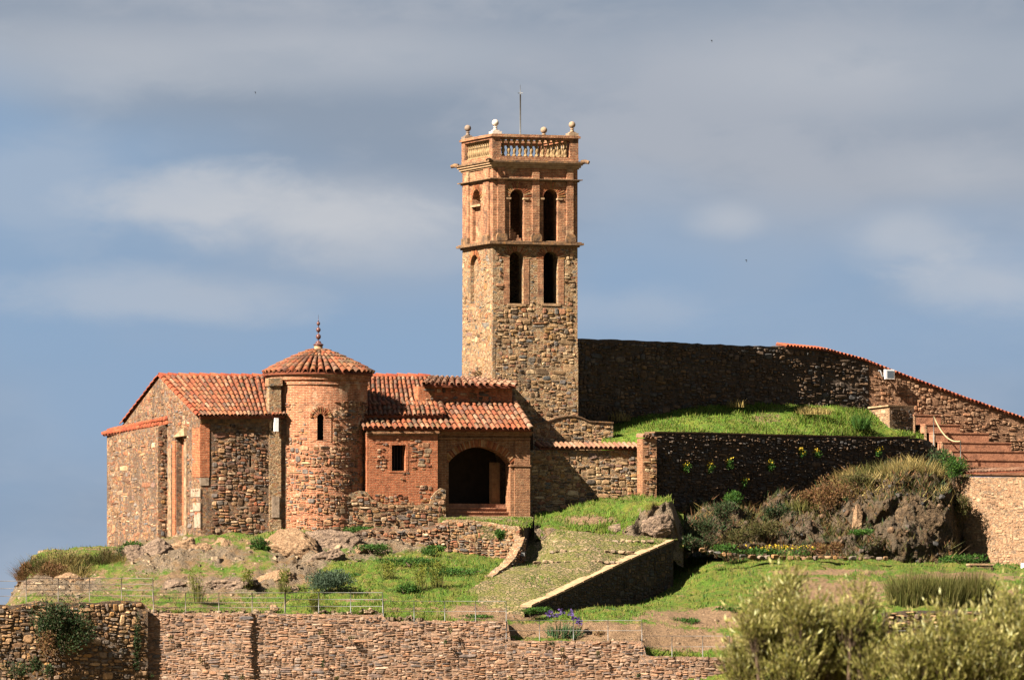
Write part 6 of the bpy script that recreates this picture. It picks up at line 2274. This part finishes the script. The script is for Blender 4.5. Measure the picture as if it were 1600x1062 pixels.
GR = 'metal railings along the terrace walls'
railing('pale metal railing with four rails above the old terrace wall', [P(px, 939, -15.0 + (px - 41) * .0062) for px in (41, 91, 140, 190, 239)], .87, 4, MAT['rail'], GR)
railing('thin rails running out of the picture at the far left', [P(px, 942, -14.6) for px in (-40, 41)], .84, 3, MAT['rail'], GR, .012, .014)
railing('metal railing over the sunlit wall left of the grey green bush', [P(px, 956, -13.95) for px in (240, 290, 342, 394, 445)], .74, 4, MAT['rail'], GR)
railing('thin grey railing in front of the grey green bush', [P(px, 957, -13.9) for px in (446, 498, 548, 598)], .77, 3, MAT['metal'], GR, .011, .017)
railing('thin grey railing at the foot of the cobbled ramp', [P(px, 970, -13.85) for px in (599, 647, 695, 743, 791)], .76, 2, MAT['metal'], GR, .009, .016)
railing('thin grey railing by the purple irises', [P(px, 1000, -13.8) for px in (791, 843, 896, 950, 1003)], .76, 2, MAT['metal'], GR, .009, .016)
railing('thin grey railing right of the irises where the wall steps down', [P(px, 1026, -13.7) for px in (1003, 1050, 1098, 1140)], .80, 2, MAT['metal'], GR, .009, .016)

# ================================================================== ROCKS
for k, (px, py, Y, rx, ry, rz, rot, mt, lab) in enumerate((
        (212, 874, -3.5, .75, .7, .78, .2, 'rock', 'grey rock at the left end of the outcrop under the church'),
        (248, 866, -3.3, .95, .8, .80, .25, 'rock', 'large grey rock under the left corner of the church'),
        (285, 868, -3.0, .8, .7, .85, -.1, 'tan_rock', 'ochre rock right of the large grey one'),
        (318, 872, -3.2, .75, .6, .70, .1, 'tan_rock', 'third rock from the right in the ochre outcrop'),
        (350, 866, -2.9, .8, .6, .72, -.15, 'tan_rock', 'crumbling rock below the brick corner of the nave'),
        (385, 870, -2.9, .75, .6, .62, .1, 'tan_rock', 'crumbling rock below the nave wall'),
        (422, 866, -2.6, .7, .7, .72, .0, 'tan_rock', 'rock left of the big tan one under the apse'),
        (270, 888, -4.2, .7, .6, .35, .0, 'rock', 'low rock at the foot of the ochre outcrop'),
        (462, 866, -2.9, 1.25, 1.1, 1.0, -.15, 'tan_rock', 'big tan rock under the apse'),
        (520, 850, -2.1, 1.2, .9, .75, .0, 'rock', 'grey ledge of rock right of the apse foot'),
        (505, 880, -4.0, 1.15, .9, .62, .3, 'rock', 'tilted grey slab of rock above the grey green bush'),
        (560, 868, -2.7, .7, .6, .45, .1, 'tan_rock', 'broken rock right of the tilted grey slab'),
        (350, 918, -9.0, 1.9, 1.2, .42, .14, 'rock', 'long flat sheet of rock in the grass behind the railing'),
        (270, 915, -8.6, .55, .5, .30, .2, 'rock', 'small grey boulder behind the railing'),
        (430, 908, -7.6, .9, .8, .42, .1, 'tan_rock', 'rock sheet left of the grey green bush'),
        (429, 950, -13.0, .24, .2, .16, .0, 'tan_rock', 'loose stone on the terrace wall below the railing'),
        (1026, 824, 1.05, .78, .5, .72, .12, 'rock', 'blocky rock at the upper end of the ramp parapet'),
        (965, 828, 1.0, .55, .5, .32, .1, 'rock', 'rock poking from the earth bank'),
        (1432, 822, 4.9, 1.0, .7, 1.2, -.1, 'cliff_rock', 'tall middle part of the dark rock face'),
        (1472, 828, 6.0, .7, .8, 1.3, .0, 'cliff_rock', 'dark rock shoulder next to the mortared wall'),
        (1340, 822, 4.7, .26, .4, .9, -.1, 'tan_rock', 'pale upright slab of rock between the bank and the dark face'),
        (62, 918, -5.4, .8, .6, .55, .05, 'rock', 'rough rock at the left end below the scrub'),
        (150, 915, -5.4, .9, .6, .45, .05, 'tan_rock', 'rough rock right of centre below the scrub'),
        (105, 915, -5.2, .9, .7, .55, .05, 'tan_rock', 'rough rock face under the scrub at the far left'))):
    o = rock_mesh('rock', P(px, py, Y), rx, ry, rz, MAT[mt], k * 3.7 + 1, .5, 1.5, rot=rot, sub=84)
    tag(o, lab, 'rock', 'rocks around the church hill')

def loose_stones(name, label, G, dens_, n, mat, seed, size=(.05, .17)):
    """stones lying about on a ground sheet, too many to count"""
    g = np.random.default_rng(seed)
    m, k = G.shape[:2]
    V, F = [], []
    for _ in range(n):
        i, j = int(g.uniform(0, m - 1)), int(g.uniform(0, k - 1))
        if g.uniform() > dens_[i, j]:
            continue
        p = G[i, j] + (G[i + 1, j + 1] - G[i, j]) * g.uniform()
        s_ = g.uniform(*size) * g.choice([.7, 1, 1, 1.6])
        q = Matrix.Rotation(g.uniform(0, 6.28), 3, 'Z') @ Matrix.Rotation(g.uniform(-.6, .6) + 1.2, 3, 'X')
        o = len(V)
        vv, ff = STONES[int(g.integers(0, len(STONES)))]
        for x, y, z in vv:
            w_ = q @ Vector((x * s_ * 1.3, y * s_ * .6, z * s_))
            V.append((p[0] + w_.x, p[1] + w_.y, p[2] + w_.z))
        F += [tuple(a + o for a in f) for f in ff]
    me = bpy.data.meshes.new(name)
    me.from_pydata(V, [], F)
    me.materials.append(mat)
    me.update()
    o = link(name, me)
    tag(o, label, 'stones', kind='stuff')


loose_stones('loose_stones', 'loose stones scattered over the rocky slope below the church', TG, np.clip(rocky * .9 + (bare - .5) * .12, 0, 1), 9000, MAT['riser'], 91)
loose_stones('rubble_stones', 'small stones showing through the rocky bank', CG, np.clip(.15 + .5 * crk, 0, 1), 1500, MAT['dark_stone'], 92, (.06, .16))
scatter_blades('dry_stalks', TG, 16000, MAT['straw'], .16, dens * .35 + .1, 93, lean=.5, wid=.012, label='dry stalks standing in the grass of the lower terrace')
scatter_blades('dark_tufts', TG, 90000, MAT['lush'], .10, np.clip(dens, 0, 1) * np.clip(4 * fbm(TG[..., 0] * 1.6, TG[..., 1] * 1.6, TG[..., 2], 3) - .75, 0, 1), 94, wid=.03, label='darker weed tufts dotted through the lower terrace grass')

# ================================================================== PLANTS
def leaf_cloud(n, c, rx, ry, rz, size, seed, aspect=.4, up=.3, lumps=7, hollow=.35, lumpr=.55):
    """leaf faces spread through several overlapping lumps; returns verts, faces"""
    g = np.random.default_rng(seed)
    lc = g.normal(0, 1, (lumps, 3))
    lc /= np.linalg.norm(lc, axis=1, keepdims=True)
    lc *= g.uniform(.25, .8, (lumps, 1))
    lr = g.uniform(lumpr * .65, lumpr * 1.2, lumps)
    k = g.integers(0, lumps, n)
    d = g.normal(0, 1, (n, 3))
    d /= np.linalg.norm(d, axis=1, keepdims=True)
    r = (hollow + (1 - hollow) * g.uniform(0, 1, n) ** .5) * lr[k] * g.uniform(.8, 1.15, n)
    p = (lc[k] + d * r[:, None]) * np.array([rx, ry, rz]) + np.array(c)
    a = d * (1 - up) + g.normal(0, .55, (n, 3)) + np.array([0, 0, up * 1.5])
    a /= np.linalg.norm(a, axis=1, keepdims=True)
    b = np.cross(a, g.normal(0, 1, (n, 3)))
    b /= np.linalg.norm(b, axis=1, keepdims=True) + 1e-9
    s = size * g.uniform(.55, 1.35, n)[:, None]
    V = np.stack([p, p + a * s * .5 + b * s * aspect * .5, p + a * s, p + a * s * .5 - b * s * aspect * .5], 1).reshape(-1, 3)
    return V, np.arange(4 * n).reshape(-1, 4)


def blades(n, c, rx, ry, h, seed, wid=.02, spread=.5, bend=.4):
    """upright stems fanning out from a base ellipse"""
    g = np.random.default_rng(seed)
    a = g.uniform(0, 2 * np.pi, n)
    r = np.sqrt(g.uniform(0, 1, n))
    bx, by = np.cos(a) * r, np.sin(a) * r
    p = np.stack([bx * rx, by * ry, -.06 + 0 * bx], -1) + np.array(c)
    hh = h * g.uniform(.5, 1.15, n) * (1 - .35 * r)
    tip = np.stack([(bx * spread + g.normal(0, bend * .5, n)) * hh, (by * spread + g.normal(0, bend * .5, n)) * hh, hh], -1)
    mid = tip * np.array([.38, .38, .58])
    q = g.uniform(0, np.pi, n)
    s = np.stack([np.cos(q), np.sin(q), 0 * q], -1) * (wid * g.uniform(.6, 1.3, n))[:, None]
    V = np.stack([p - s, p + s, p + mid + s * .7, p + mid - s * .7, p + mid - s * .7, p + mid + s * .7, p + tip + s * .12, p + tip - s * .12], 1).reshape(-1, 3)
    F = (np.arange(n)[:, None] * 8 + np.array([[0, 1, 2, 3]])).tolist() + (np.arange(n)[:, None] * 8 + np.array([[4, 5, 6, 7]])).tolist()
    return V, np.array(F)


def plant(name, label, cat, loc, parts, group=None, stem=None):
    """parts: list of (part name, verts, faces, material)"""
    t = thing(name, label, cat, loc, group)
    b = np.array(loc)
    for nm, V, F, m in parts:
        link(nm, np_mesh(nm, V - b, F, m), t)['kind'] = 'stuff'
    if stem:
        mbs = MB()
        for pts, rad in stem:
            mbs.tube(pts, rad, 5)
        mbs.build('stem', MAT['bark'], t)
    return t


def bush(label, px, py, Y, w_, h_, dep, mat, seed, n=1800, size=.12, name='shrub', group=None, up=.35, lumps=8, aspect=.4, cat='bush', extra=None):
    """bush standing on (px, py): w_ and h_ in pixels, dep in metres"""
    base = P(px, py, Y)
    c = base + Vector((0, 0, h_ / 80))
    V, F = leaf_cloud(n, c, w_ / 80, dep / 2, h_ / 80, size, seed, aspect, up, lumps)
    st = [([base + Vector((0, 0, -.1)), base + Vector((rng.uniform(-.3, .3) * w_ / 80, 0, h_ / 100)), base + Vector((rng.uniform(-.8, .8) * w_ / 80, 0, h_ / 60))], [.03, .02, .008]) for _ in range(4)]
    parts = [('foliage', V, F, MAT[mat])]
    if extra:
        parts.append(extra(base, c))
    return plant(name, label, cat, base, parts, group, st)


def flowers(n, rx, rz, ry, mat, size, seed):
    def f(base, c):
        V, F = leaf_cloud(n, c + Vector((0, -.1, rz * .3)), rx, ry, rz, size, seed, .9, .2, 6, .7)
        return ('flowers', V, F, MAT[mat])
    return f


# grey green bush by the railing
bush('rounded grey green bush behind the thin railing', 515, 930, -10.2, 66, 38, 1.5, 'rosemary', 101, 5200, .10, up=.55, lumps=16, aspect=.28)
# yellow-green tall herbs
for k, (px, py, Y, w_, h_, lab) in enumerate((
        (684, 922, -9.0, 26, 52, 'tallest yellow green herb in the grass below the forecourt wall'), (658, 925, -9.2, 22, 40, 'yellow green herb left of the tallest one'),
        (606, 910, -8.0, 24, 32, 'yellow green herb on the grass right of the grey green bush'), (443, 925, -10.2, 22, 40, 'yellow green herb left of the grey green bush'),
        (385, 920, -9.8, 22, 30, 'yellow green herb on the rock sheet'), (308, 940, -12.4, 26, 50, 'yellow herb rising behind the railing above the sunlit wall'),
        (492, 957, -13.2, 18, 36, 'yellow flowering herb in front of the grey green bush'))):
    base = P(px, py, Y)
    V, F = blades(60, base, w_ / 110, .25, h_ / 42, 120 + k, .012, .35, .25)
    V2, F2 = leaf_cloud(520, base + Vector((0, 0, h_ / 65)), w_ / 80, .3, h_ / 75, .07, 140 + k, .5, .4, 9)
    plant('herb', lab, 'plant', base, [('stems', V, F, MAT['broom']), ('flowers', V2, F2, MAT['yellowish'])], 'yellow green herbs')
# lush plants
for k, (px, py, Y, w_, h_, lab) in enumerate((
        (633, 928, -9.6, 34, 24, 'dark green leafy rosette below the yellow herbs'), (676, 868, -3.6, 34, 24, 'green plant against the left end of the forecourt wall'),
        (782, 845, -2.0, 14, 26, 'green plant growing out of the forecourt wall'), (580, 862, -3.2, 44, 18, 'green plant in the rocks below the plinth wall'),
        (405, 862, -3.4, 40, 30, 'green creeper hanging over the tan outcrop'), (205, 858, -2.2, 26, 16, 'dark green plant at the foot of the annex'),
        (570, 832, -.9, 60, 12, 'green plants along the foot of the plinth wall'), (1150, 958, -9.6, 52, 13, 'round dark green patch of clover near the feathery shrubs'),
        (1072, 974, -10.8, 40, 12, 'dark green clover patch on the path right of the irises'), (1345, 835, 3.0, 40, 10, 'green tuft by the dark rock'),
        (1505, 884, 3.4, 60, 30, 'lush green clump at the corner of the mortared wall'), (1130, 862, 1.2, 30, 18, 'lush green bush at the foot of the dark bank'),
        (836, 958, -11.9, 40, 12, 'green weeds at the foot of the ramp parapet'), (545, 905, -7, 44, 14, 'green weeds above the grey green bush'), (720, 900, -6.5, 90, 20, 'green weeds on the slope below the forecourt wall'),
        (750, 967, -12.6, 50, 8, 'green weeds beside the railing at the foot of the ramp'), (640, 880, -5.2, 90, 16, 'lush weeds under the rock ledges'))):
    bush(lab, px, py, Y, w_ * 1.3, h_ * .7, max(.6, w_ / 50), 'lush', 160 + k, int(500 + w_ * h_ * .8), .09, 'weed_clump', 'green weed clumps', cat='plant')
# irises
base = P(882, 998, -13.0)
V, F = blades(220, base, .62, .3, .85, 190, .022, .45, .3)
g_ = np.random.default_rng(3)
fl_ = [leaf_cloud(26, base + Vector((x, -.15, z)), .09, .08, .09, .09, 200 + i, .8, .1, 3)[0] for i, (x, z) in enumerate(((-.62, .95), (-.5, 1.0), (-.55, .88), (-.1, 1.02), (.22, .98), (.5, .72), (.56, .6), (.52, .66), (-.3, .92), (.36, .84)))]
Vf = np.concatenate(fl_)
plant('iris', 'clump of irises with purple flowers behind the thin railing', 'flower', base, [('leaves', V, F, MAT['iris']), ('petals', Vf, np.arange(len(Vf)).reshape(-1, 4), MAT['purple'])])
bush('small reddish bush beside the irises', 935, 1000, -13.0, 22, 16, .4, 'redscrub', 205, 260, .08)
# scrub on the hilltop at the left
for k, (px, py, Y, w_, h_, m, lab) in enumerate((
        (62, 906, -3.6, 56, 44, 'scrub', 'brownish scrub bush at the far left edge of the hilltop'), (96, 902, -3.4, 62, 50, 'scrub', 'olive scrub bush, second from the left on the hilltop'),
        (136, 898, -3.3, 60, 38, 'scrub', 'olive scrub bush, third from the left on the hilltop'), (165, 890, -3.2, 46, 36, 'scrub', 'low olive scrub bush left of the dark shrub'),
        (188, 892, -3.4, 24, 38, 'dark_leaf', 'dark shrub between the scrub and the grey rocks'), (44, 915, -3.6, 30, 40, 'redscrub', 'purplish twiggy bush at the very edge of the hilltop'),
        (80, 912, -4.4, 56, 34, 'redscrub', 'reddish scrub spilling over the rough rock at the left'), (122, 910, -4.4, 60, 34, 'scrub', 'scrub spilling over the rough rock in the middle'))):
    base = P(px, py, Y)
    V, F = blades(900, base, w_ / 90, .55, h_ / 40, 210 + k, .012, .55, .55)
    V2, F2 = leaf_cloud(2200, base + Vector((0, 0, h_ / 90)), w_ / 85, .6, h_ / 80, .10, 220 + k, .3, .6, 9)
    plant('scrub', lab, 'bush', base, [('stems', V, F, MAT['straw' if k % 3 == 1 else m]), ('foliage', V2, F2, MAT[m])], 'scrub on the hilltop')
# dark bush hanging from the old wall
bush('dark bush hanging over the old terrace wall', 100, 1015, -15.6, 92, 88, 1.1, 'dark_leaf', 230, 9000, .10, lumps=14)
bush('reddish withered part of the bush on the old terrace wall', 72, 1025, -15.9, 34, 40, .6, 'redscrub', 231, 1000, .09)
for k, (px, py, w_, h_) in enumerate(((25, 1062, 50, 30), (58, 1055, 20, 30), (78, 1062, 14, 24))):
    bush(['low dark weed clump in the bottom left corner', 'upright dark weed low on the old wall', 'small dark weed right of the others low on the old wall'][k], px, py, -16.0, w_, h_, .4, 'dark_leaf', 235 + k, 700, .09, 'wall_weed', 'weeds on the old wall', cat='plant')
V, F = leaf_cloud(900, P(213, 1010, -14.35), .16, .12, 1.15, .09, 240, .5, .2, 16, .2, .4)
plant('creeper', 'dark creeper in the crack between the two terrace walls', 'plant', P(213, 1040, -14.3), [('foliage', V, F, MAT['dark_leaf'])])
ORD = ['leftmost', 'second from the left', 'third from the left', 'fourth from the left', 'fifth from the left', 'sixth from the left', 'seventh from the left', 'eighth from the left', 'ninth from the left', 'tenth from the left',
       'eleventh from the left', 'twelfth from the left', 'thirteenth from the left', 'fourteenth from the left', 'fifteenth from the left', 'rightmost']
# little plants rooted in the terrace wall
for k, (px, py) in enumerate(sorted(((268, 995), (313, 1030), (236, 1055), (352, 1055), (378, 1054), (502, 988), (548, 995), (505, 1035), (703, 984), (695, 1002), (798, 1058), (862, 1005), (877, 1014), (998, 1053), (525, 1058), (934, 1020)))):
    base = P(px, py + 4, -14.1)
    V, F = leaf_cloud(70, base + Vector((0, -.04, .06)), .10, .07, .12, .07, 250 + k, .5, .3, 4)
    plant('wall_weed', 'small weed tuft in the joints of the sunlit terrace wall, ' + ORD[k], 'plant', base, [('foliage', V, F, MAT['scrub' if k % 3 else 'dark_leaf'])], 'weeds in the terrace wall')
# bank vegetation at the right
for k, (px, py, Y, w_, h_, m, lab) in enumerate((
        (1300, 808, 5.6, 84, 66, 'redscrub', 'reddish brown shrub on the bank beside the pale rock streak'), (1262, 790, 7.4, 50, 34, 'redscrub', 'brown shrub higher on the bank'),
        (1145, 792, 6.4, 26, 24, 'lush', 'green bush at the foot of the retaining wall, left one'), (1130, 815, 5.0, 50, 30, 'dark_leaf', 'dark shrub low on the bank at its left'),
        (1100, 850, 2.6, 60, 40, 'dark_leaf', 'dark shrub in the corner behind the ramp parapet'), (1190, 845, 4.2, 70, 36, 'scrub', 'brown green scrub in the middle of the bank'),
        (1150, 855, 3.0, 50, 30, 'scrub', 'brown green scrub lower on the bank'), (1215, 812, 6.8, 50, 26, 'dark_leaf', 'dark shrub under the retaining wall'),
        (1278, 868, 2.2, 30, 22, 'redscrub', 'dry reddish clump at the foot of the bank'), (1305, 868, 2.2, 26, 20, 'redscrub', 'second dry clump right of the first at the foot of the bank'),
        (1500, 810, 6.2, 30, 40, 'scrub', 'straw coloured scrub between rock and mortared wall'), (1490, 760, 7.0, 34, 56, 'lush', 'green climber at the right shoulder of the rock'),
        (1466, 735, 9, 40, 40, 'dark_leaf', 'dark shrub below the steps'), (1082, 880 - 20, 1.6, 30, 26, 'dark_leaf', 'small dark shrub by the blocky rock'), (1340, 760, 5.6, 60, 22, 'scrub', 'scrub over the top of the dark rock'))):
    bush(lab, px, py, Y, w_ * 1.15, h_, 1.2, m, 280 + k, int(900 + w_ * h_ * .6), .11, group='shrubs on the rocky bank', up=.5, aspect=.28, lumps=10)
# green mass of yellow flowers rooted in the retaining wall
for k, (px, py) in enumerate(sorted(((1073, 735), (1110, 735), (1139, 728), (1203, 733), (1253, 713), (1277, 713), (1372, 710), (1163, 760)))):
    Yw = 6.0 + (px - 1022) * DS - .12
    base = P(px, py, Yw)
    V, F = leaf_cloud(170, base + Vector((0, -.05, .1)), .20, .13, .20, .08, 300 + k, .5, .3, 5)
    V2, F2 = leaf_cloud(26, base + Vector((0, -.12, .26)), .2, .1, .12, .06, 320 + k, .9, .2, 5)
    plant('wallflower', 'yellow flowering plant in the face of the dark retaining wall, ' + (ORD[k] if k < 7 else 'rightmost'), 'plant', base, [('foliage', V, F, MAT['lush']), ('petals', V2, F2, MAT['yellow'])], 'flowers in the retaining wall')
# dry tall grass on the rock top and on the bank
for k, (px, py, Y, w_, h_, n, m, lab) in enumerate((
        (1425, 754, 7.0, 100, 42, 900, 'straw', 'tall dry grass on top of the dark rock'), (1368, 754, 7.6, 60, 36, 500, 'broom', 'greenish tall grass left of the dry grass on the rock'),
        (1325, 765, 9.0, 44, 36, 400, 'straw', 'dry straw tuft above the reddish shrub'), (1255, 795, 7.4, 60, 22, 400, 'broom', 'green grass tuft above the brown rock'),
        (1270, 645, 14.2, 60, 14, 300, 'straw', 'dry tuft on the right part of the mound'), (1150, 634, 12.9, 30, 14, 120, 'straw', 'small dry tuft on the crest of the mound'),
        (1345, 668, 14.6, 30, 28, 300, 'lush', 'tall green grass on the mound beside the wall stump'), (965, 655, 9.6, 40, 16, 120, 'straw', 'dry stalks at the left end of the mound'))):
    base = P(px, py, Y)
    V, F = blades(n, base, w_ / 80, .5, h_ / 34, 340 + k, .014, .35, .5)
    plant('grass_tuft', lab, 'grass', base, [('blades', V, F, MAT[m])], 'tall grass tufts')
# broom behind the dry stone wall
for k, (px, py, Y, w_, h_, lab) in enumerate(((1425, 950, -10.4, 84, 62, 'left tall broom bush behind the dry stone wall'), (1475, 952, -10.2, 90, 64, 'middle tall broom bush behind the dry stone wall'), (1522, 950, -10.0, 60, 62, 'right tall broom bush behind the dry stone wall'))):
    base = P(px, py, Y)
    V, F = blades(2000, base, w_ / 95, .6, h_ / 38, 360 + k, .013, .28, .3)
    plant('broom_bush', lab, 'bush', base, [('stems', V, F, MAT['broom'])], 'broom bushes')
# yellow flowers in the border strip
base = P(1180, 866, 1.4)
V, F = leaf_cloud(900, base + Vector((.6, .6, .1)), 2.6, .5, .22, .09, 371, .5, .4, 24, .2, .3)
V2, F2 = leaf_cloud(130, base + Vector((.6, .3, .3)), 2.6, .5, .14, .07, 372, .9, .2, 24, .2, .3)
plant('border_flowers', 'strip of green plants with yellow flowers under the bank', 'flower', base, [('foliage', V, F, MAT['lush']), ('petals', V2, F2, MAT['yellow'])])
# plant at the foot of the tower's left face
bush('small pinkish dry plant on the ridge at the foot of the tower', 745, 590, 7.2, 30, 14, .4, 'redscrub', 380, 260, .07)


# --- feathery shrubs in the foreground
def feathery(label, px, Y, lumps, seed, n_sprig, group):
    """trunk and limbs with sprigs of narrow leaves and pale catkins; lumps are (px, py, r_px)"""
    g = np.random.default_rng(seed)
    k = 1 + Y / D
    gz = 0.2 - 12 * (1 - math.exp(-((math.hypot((px - 800) / S * k - 8, Y - 4) - 24) / 70) ** 1.4)) - .6
    base = Vector(((px - 800) / S * k, Y, gz))
    t = thing('feathery_shrub', label, 'shrub', base, group)
    mbs = MB()
    cs = []
    for (lx, ly, lr) in lumps:
        c = P(lx, ly, Y + g.uniform(-.5, .5))
        cs.append((c, lr / S * k))
        m1 = base.lerp(c, .45) + Vector((g.uniform(-.3, .3), g.uniform(-.3, .3), .2))
        mbs.tube([base, m1, c, c + Vector((0, 0, lr / S * k * .7))], [.13, .07, .035, .01], 6)
    mbs.build('trunk', MAT['bark'], t)
    w_ = np.array([r for _, r in cs])
    w_ = w_ ** 2 / (w_ ** 2).sum()
    idx = g.choice(len(cs), n_sprig, p=w_)
    C = np.array([tuple(cs[i][0]) for i in idx])
    Rr = np.array([cs[i][1] for i in idx])
    d = g.normal(0, 1, (n_sprig, 3))
    d /= np.linalg.norm(d, axis=1, keepdims=True)
    rr_ = g.uniform(.1, 1, n_sprig) ** .6 * (1 + .35 * g.normal(0, 1, n_sprig).clip(-1, 2))
    root = C + d * np.array([1, 1, .85]) * (Rr * rr_)[:, None]
    ax = d * np.array([.45, .45, .15]) + np.array([.05, 0, .85]) + g.normal(0, .20, (n_sprig, 3))
    ax /= np.linalg.norm(ax, axis=1, keepdims=True)
    ln = g.uniform(.18, .55, n_sprig) * g.choice([.8, 1, 1, 1.5], n_sprig)
    m = 18
    tt = g.uniform(.05, 1, (n_sprig, m))
    p = (root[:, None] + ax[:, None] * (tt * ln[:, None])[..., None]).reshape(-1, 3)
    a = (np.repeat(ax, m, 0) * 1.0 + g.normal(0, .33, (n_sprig * m, 3)))
    a /= np.linalg.norm(a, axis=1, keepdims=True)
    b = np.cross(a, g.normal(0, 1, (n_sprig * m, 3)))
    b /= np.linalg.norm(b, axis=1, keepdims=True)
    s = g.uniform(.05, .10, n_sprig * m)[:, None]
    V = np.stack([p, p + a * s * .5 + b * s * .10, p + a * s, p + a * s * .5 - b * s * .10], 1).reshape(-1, 3)
    o = base
    link('foliage', np_mesh('foliage', V - np.array(o), np.arange(len(V)).reshape(-1, 4), MAT['willow']), t)['kind'] = 'stuff'
    # twigs
    q = np.cross(ax, g.normal(0, 1, (n_sprig, 3)))
    q /= np.linalg.norm(q, axis=1, keepdims=True)
    r2 = root - ax * .2
    V = np.stack([r2 - q * .004, r2 + q * .004, root + ax * ln[:, None]], 1).reshape(-1, 3)
    link('twigs', np_mesh('twigs', V - np.array(o), np.arange(len(V)).reshape(-1, 3), MAT['bark']), t)['kind'] = 'stuff'
    # catkins at the tips of some sprigs
    sel = g.uniform(0, 1, n_sprig) < .6
    tip = (root + ax * ln[:, None] * .9)[sel]
    a = ax[sel] + g.normal(0, .25, (sel.sum(), 3))
    a /= np.linalg.norm(a, axis=1, keepdims=True)
    b = np.cross(a, g.normal(0, 1, a.shape))
    b /= np.linalg.norm(b, axis=1, keepdims=True)
    s = g.uniform(.07, .15, len(a))[:, None]
    V = np.stack([tip, tip + a * s * .4 + b * s * .11, tip + a * s, tip + a * s * .4 - b * s * .11], 1).reshape(-1, 3)
    link('catkins', np_mesh('catkins', V - np.array(o), np.arange(len(V)).reshape(-1, 4), MAT['catkin']), t)['kind'] = 'stuff'


FG = 'feathery shrubs in the foreground'
feathery('feathery olive shrub with pale tips at lower right, the left one of the pair', 1265, -190,
         [(1225, 948, 20), (1240, 925, 12), (1200, 978, 26), (1180, 1000, 20), (1250, 985, 30), (1290, 1000, 28), (1330, 985, 22), (1350, 965, 14), (1215, 1025, 34), (1172, 1040, 26), (1275, 1035, 36),
          (1330, 1030, 30), (1365, 1010, 18), (1235, 1062, 40), (1310, 1065, 42), (1365, 1055, 30), (1160, 1065, 24), (1345, 940, 9)], 401, 3800, FG)
feathery('feathery olive shrub in the lower right corner', 1510, -194,
         [(1428, 1045, 28), (1450, 1020, 16), (1480, 1040, 26), (1505, 1005, 18), (1530, 1030, 28), (1565, 1005, 24), (1590, 985, 18), (1610, 1010, 30), (1495, 1065, 36), (1555, 1062, 40), (1605, 1055, 36),
          (1430, 1075, 30), (1548, 978, 12), (1470, 995, 10), (1575, 960, 10)], 402, 3300, FG)

# --- birds
for k, (px, py, w_, lab) in enumerate(((399, 146, 7, 'tiny dark bird gliding in the upper left sky'), (1112, 65, 7, 'tiny dark bird high in the upper right sky'), (1166, 408, 8, 'tiny dark bird right of the tower above the enclosure wall'))):
    c = P(px, py, 60)
    s = w_ / S * .6
    mb = MB()
    mb.add([c + Vector((-.5 * s, .02, .04)), c + Vector((-.2 * s, -.05, .07)), c + Vector((-.18 * s, .1, .05)), c, c + Vector((.2 * s, -.05, .07)), c + Vector((.18 * s, .1, .05)), c + Vector((.5 * s, .02, .0)),
            c + Vector((0, -.05, .06)), c + Vector((0, .16, -.02)), c + Vector((.03, 0, -.05))],
           [(0, 1, 2), (1, 7, 3, 2), (7, 4, 5, 3), (4, 6, 5), (7, 3, 9), (3, 8, 9), (7, 9, 8)])
    o = mb.build('bird', MAT['bird'], None, c)
    tag(o, lab, 'bird', 'birds in the sky')
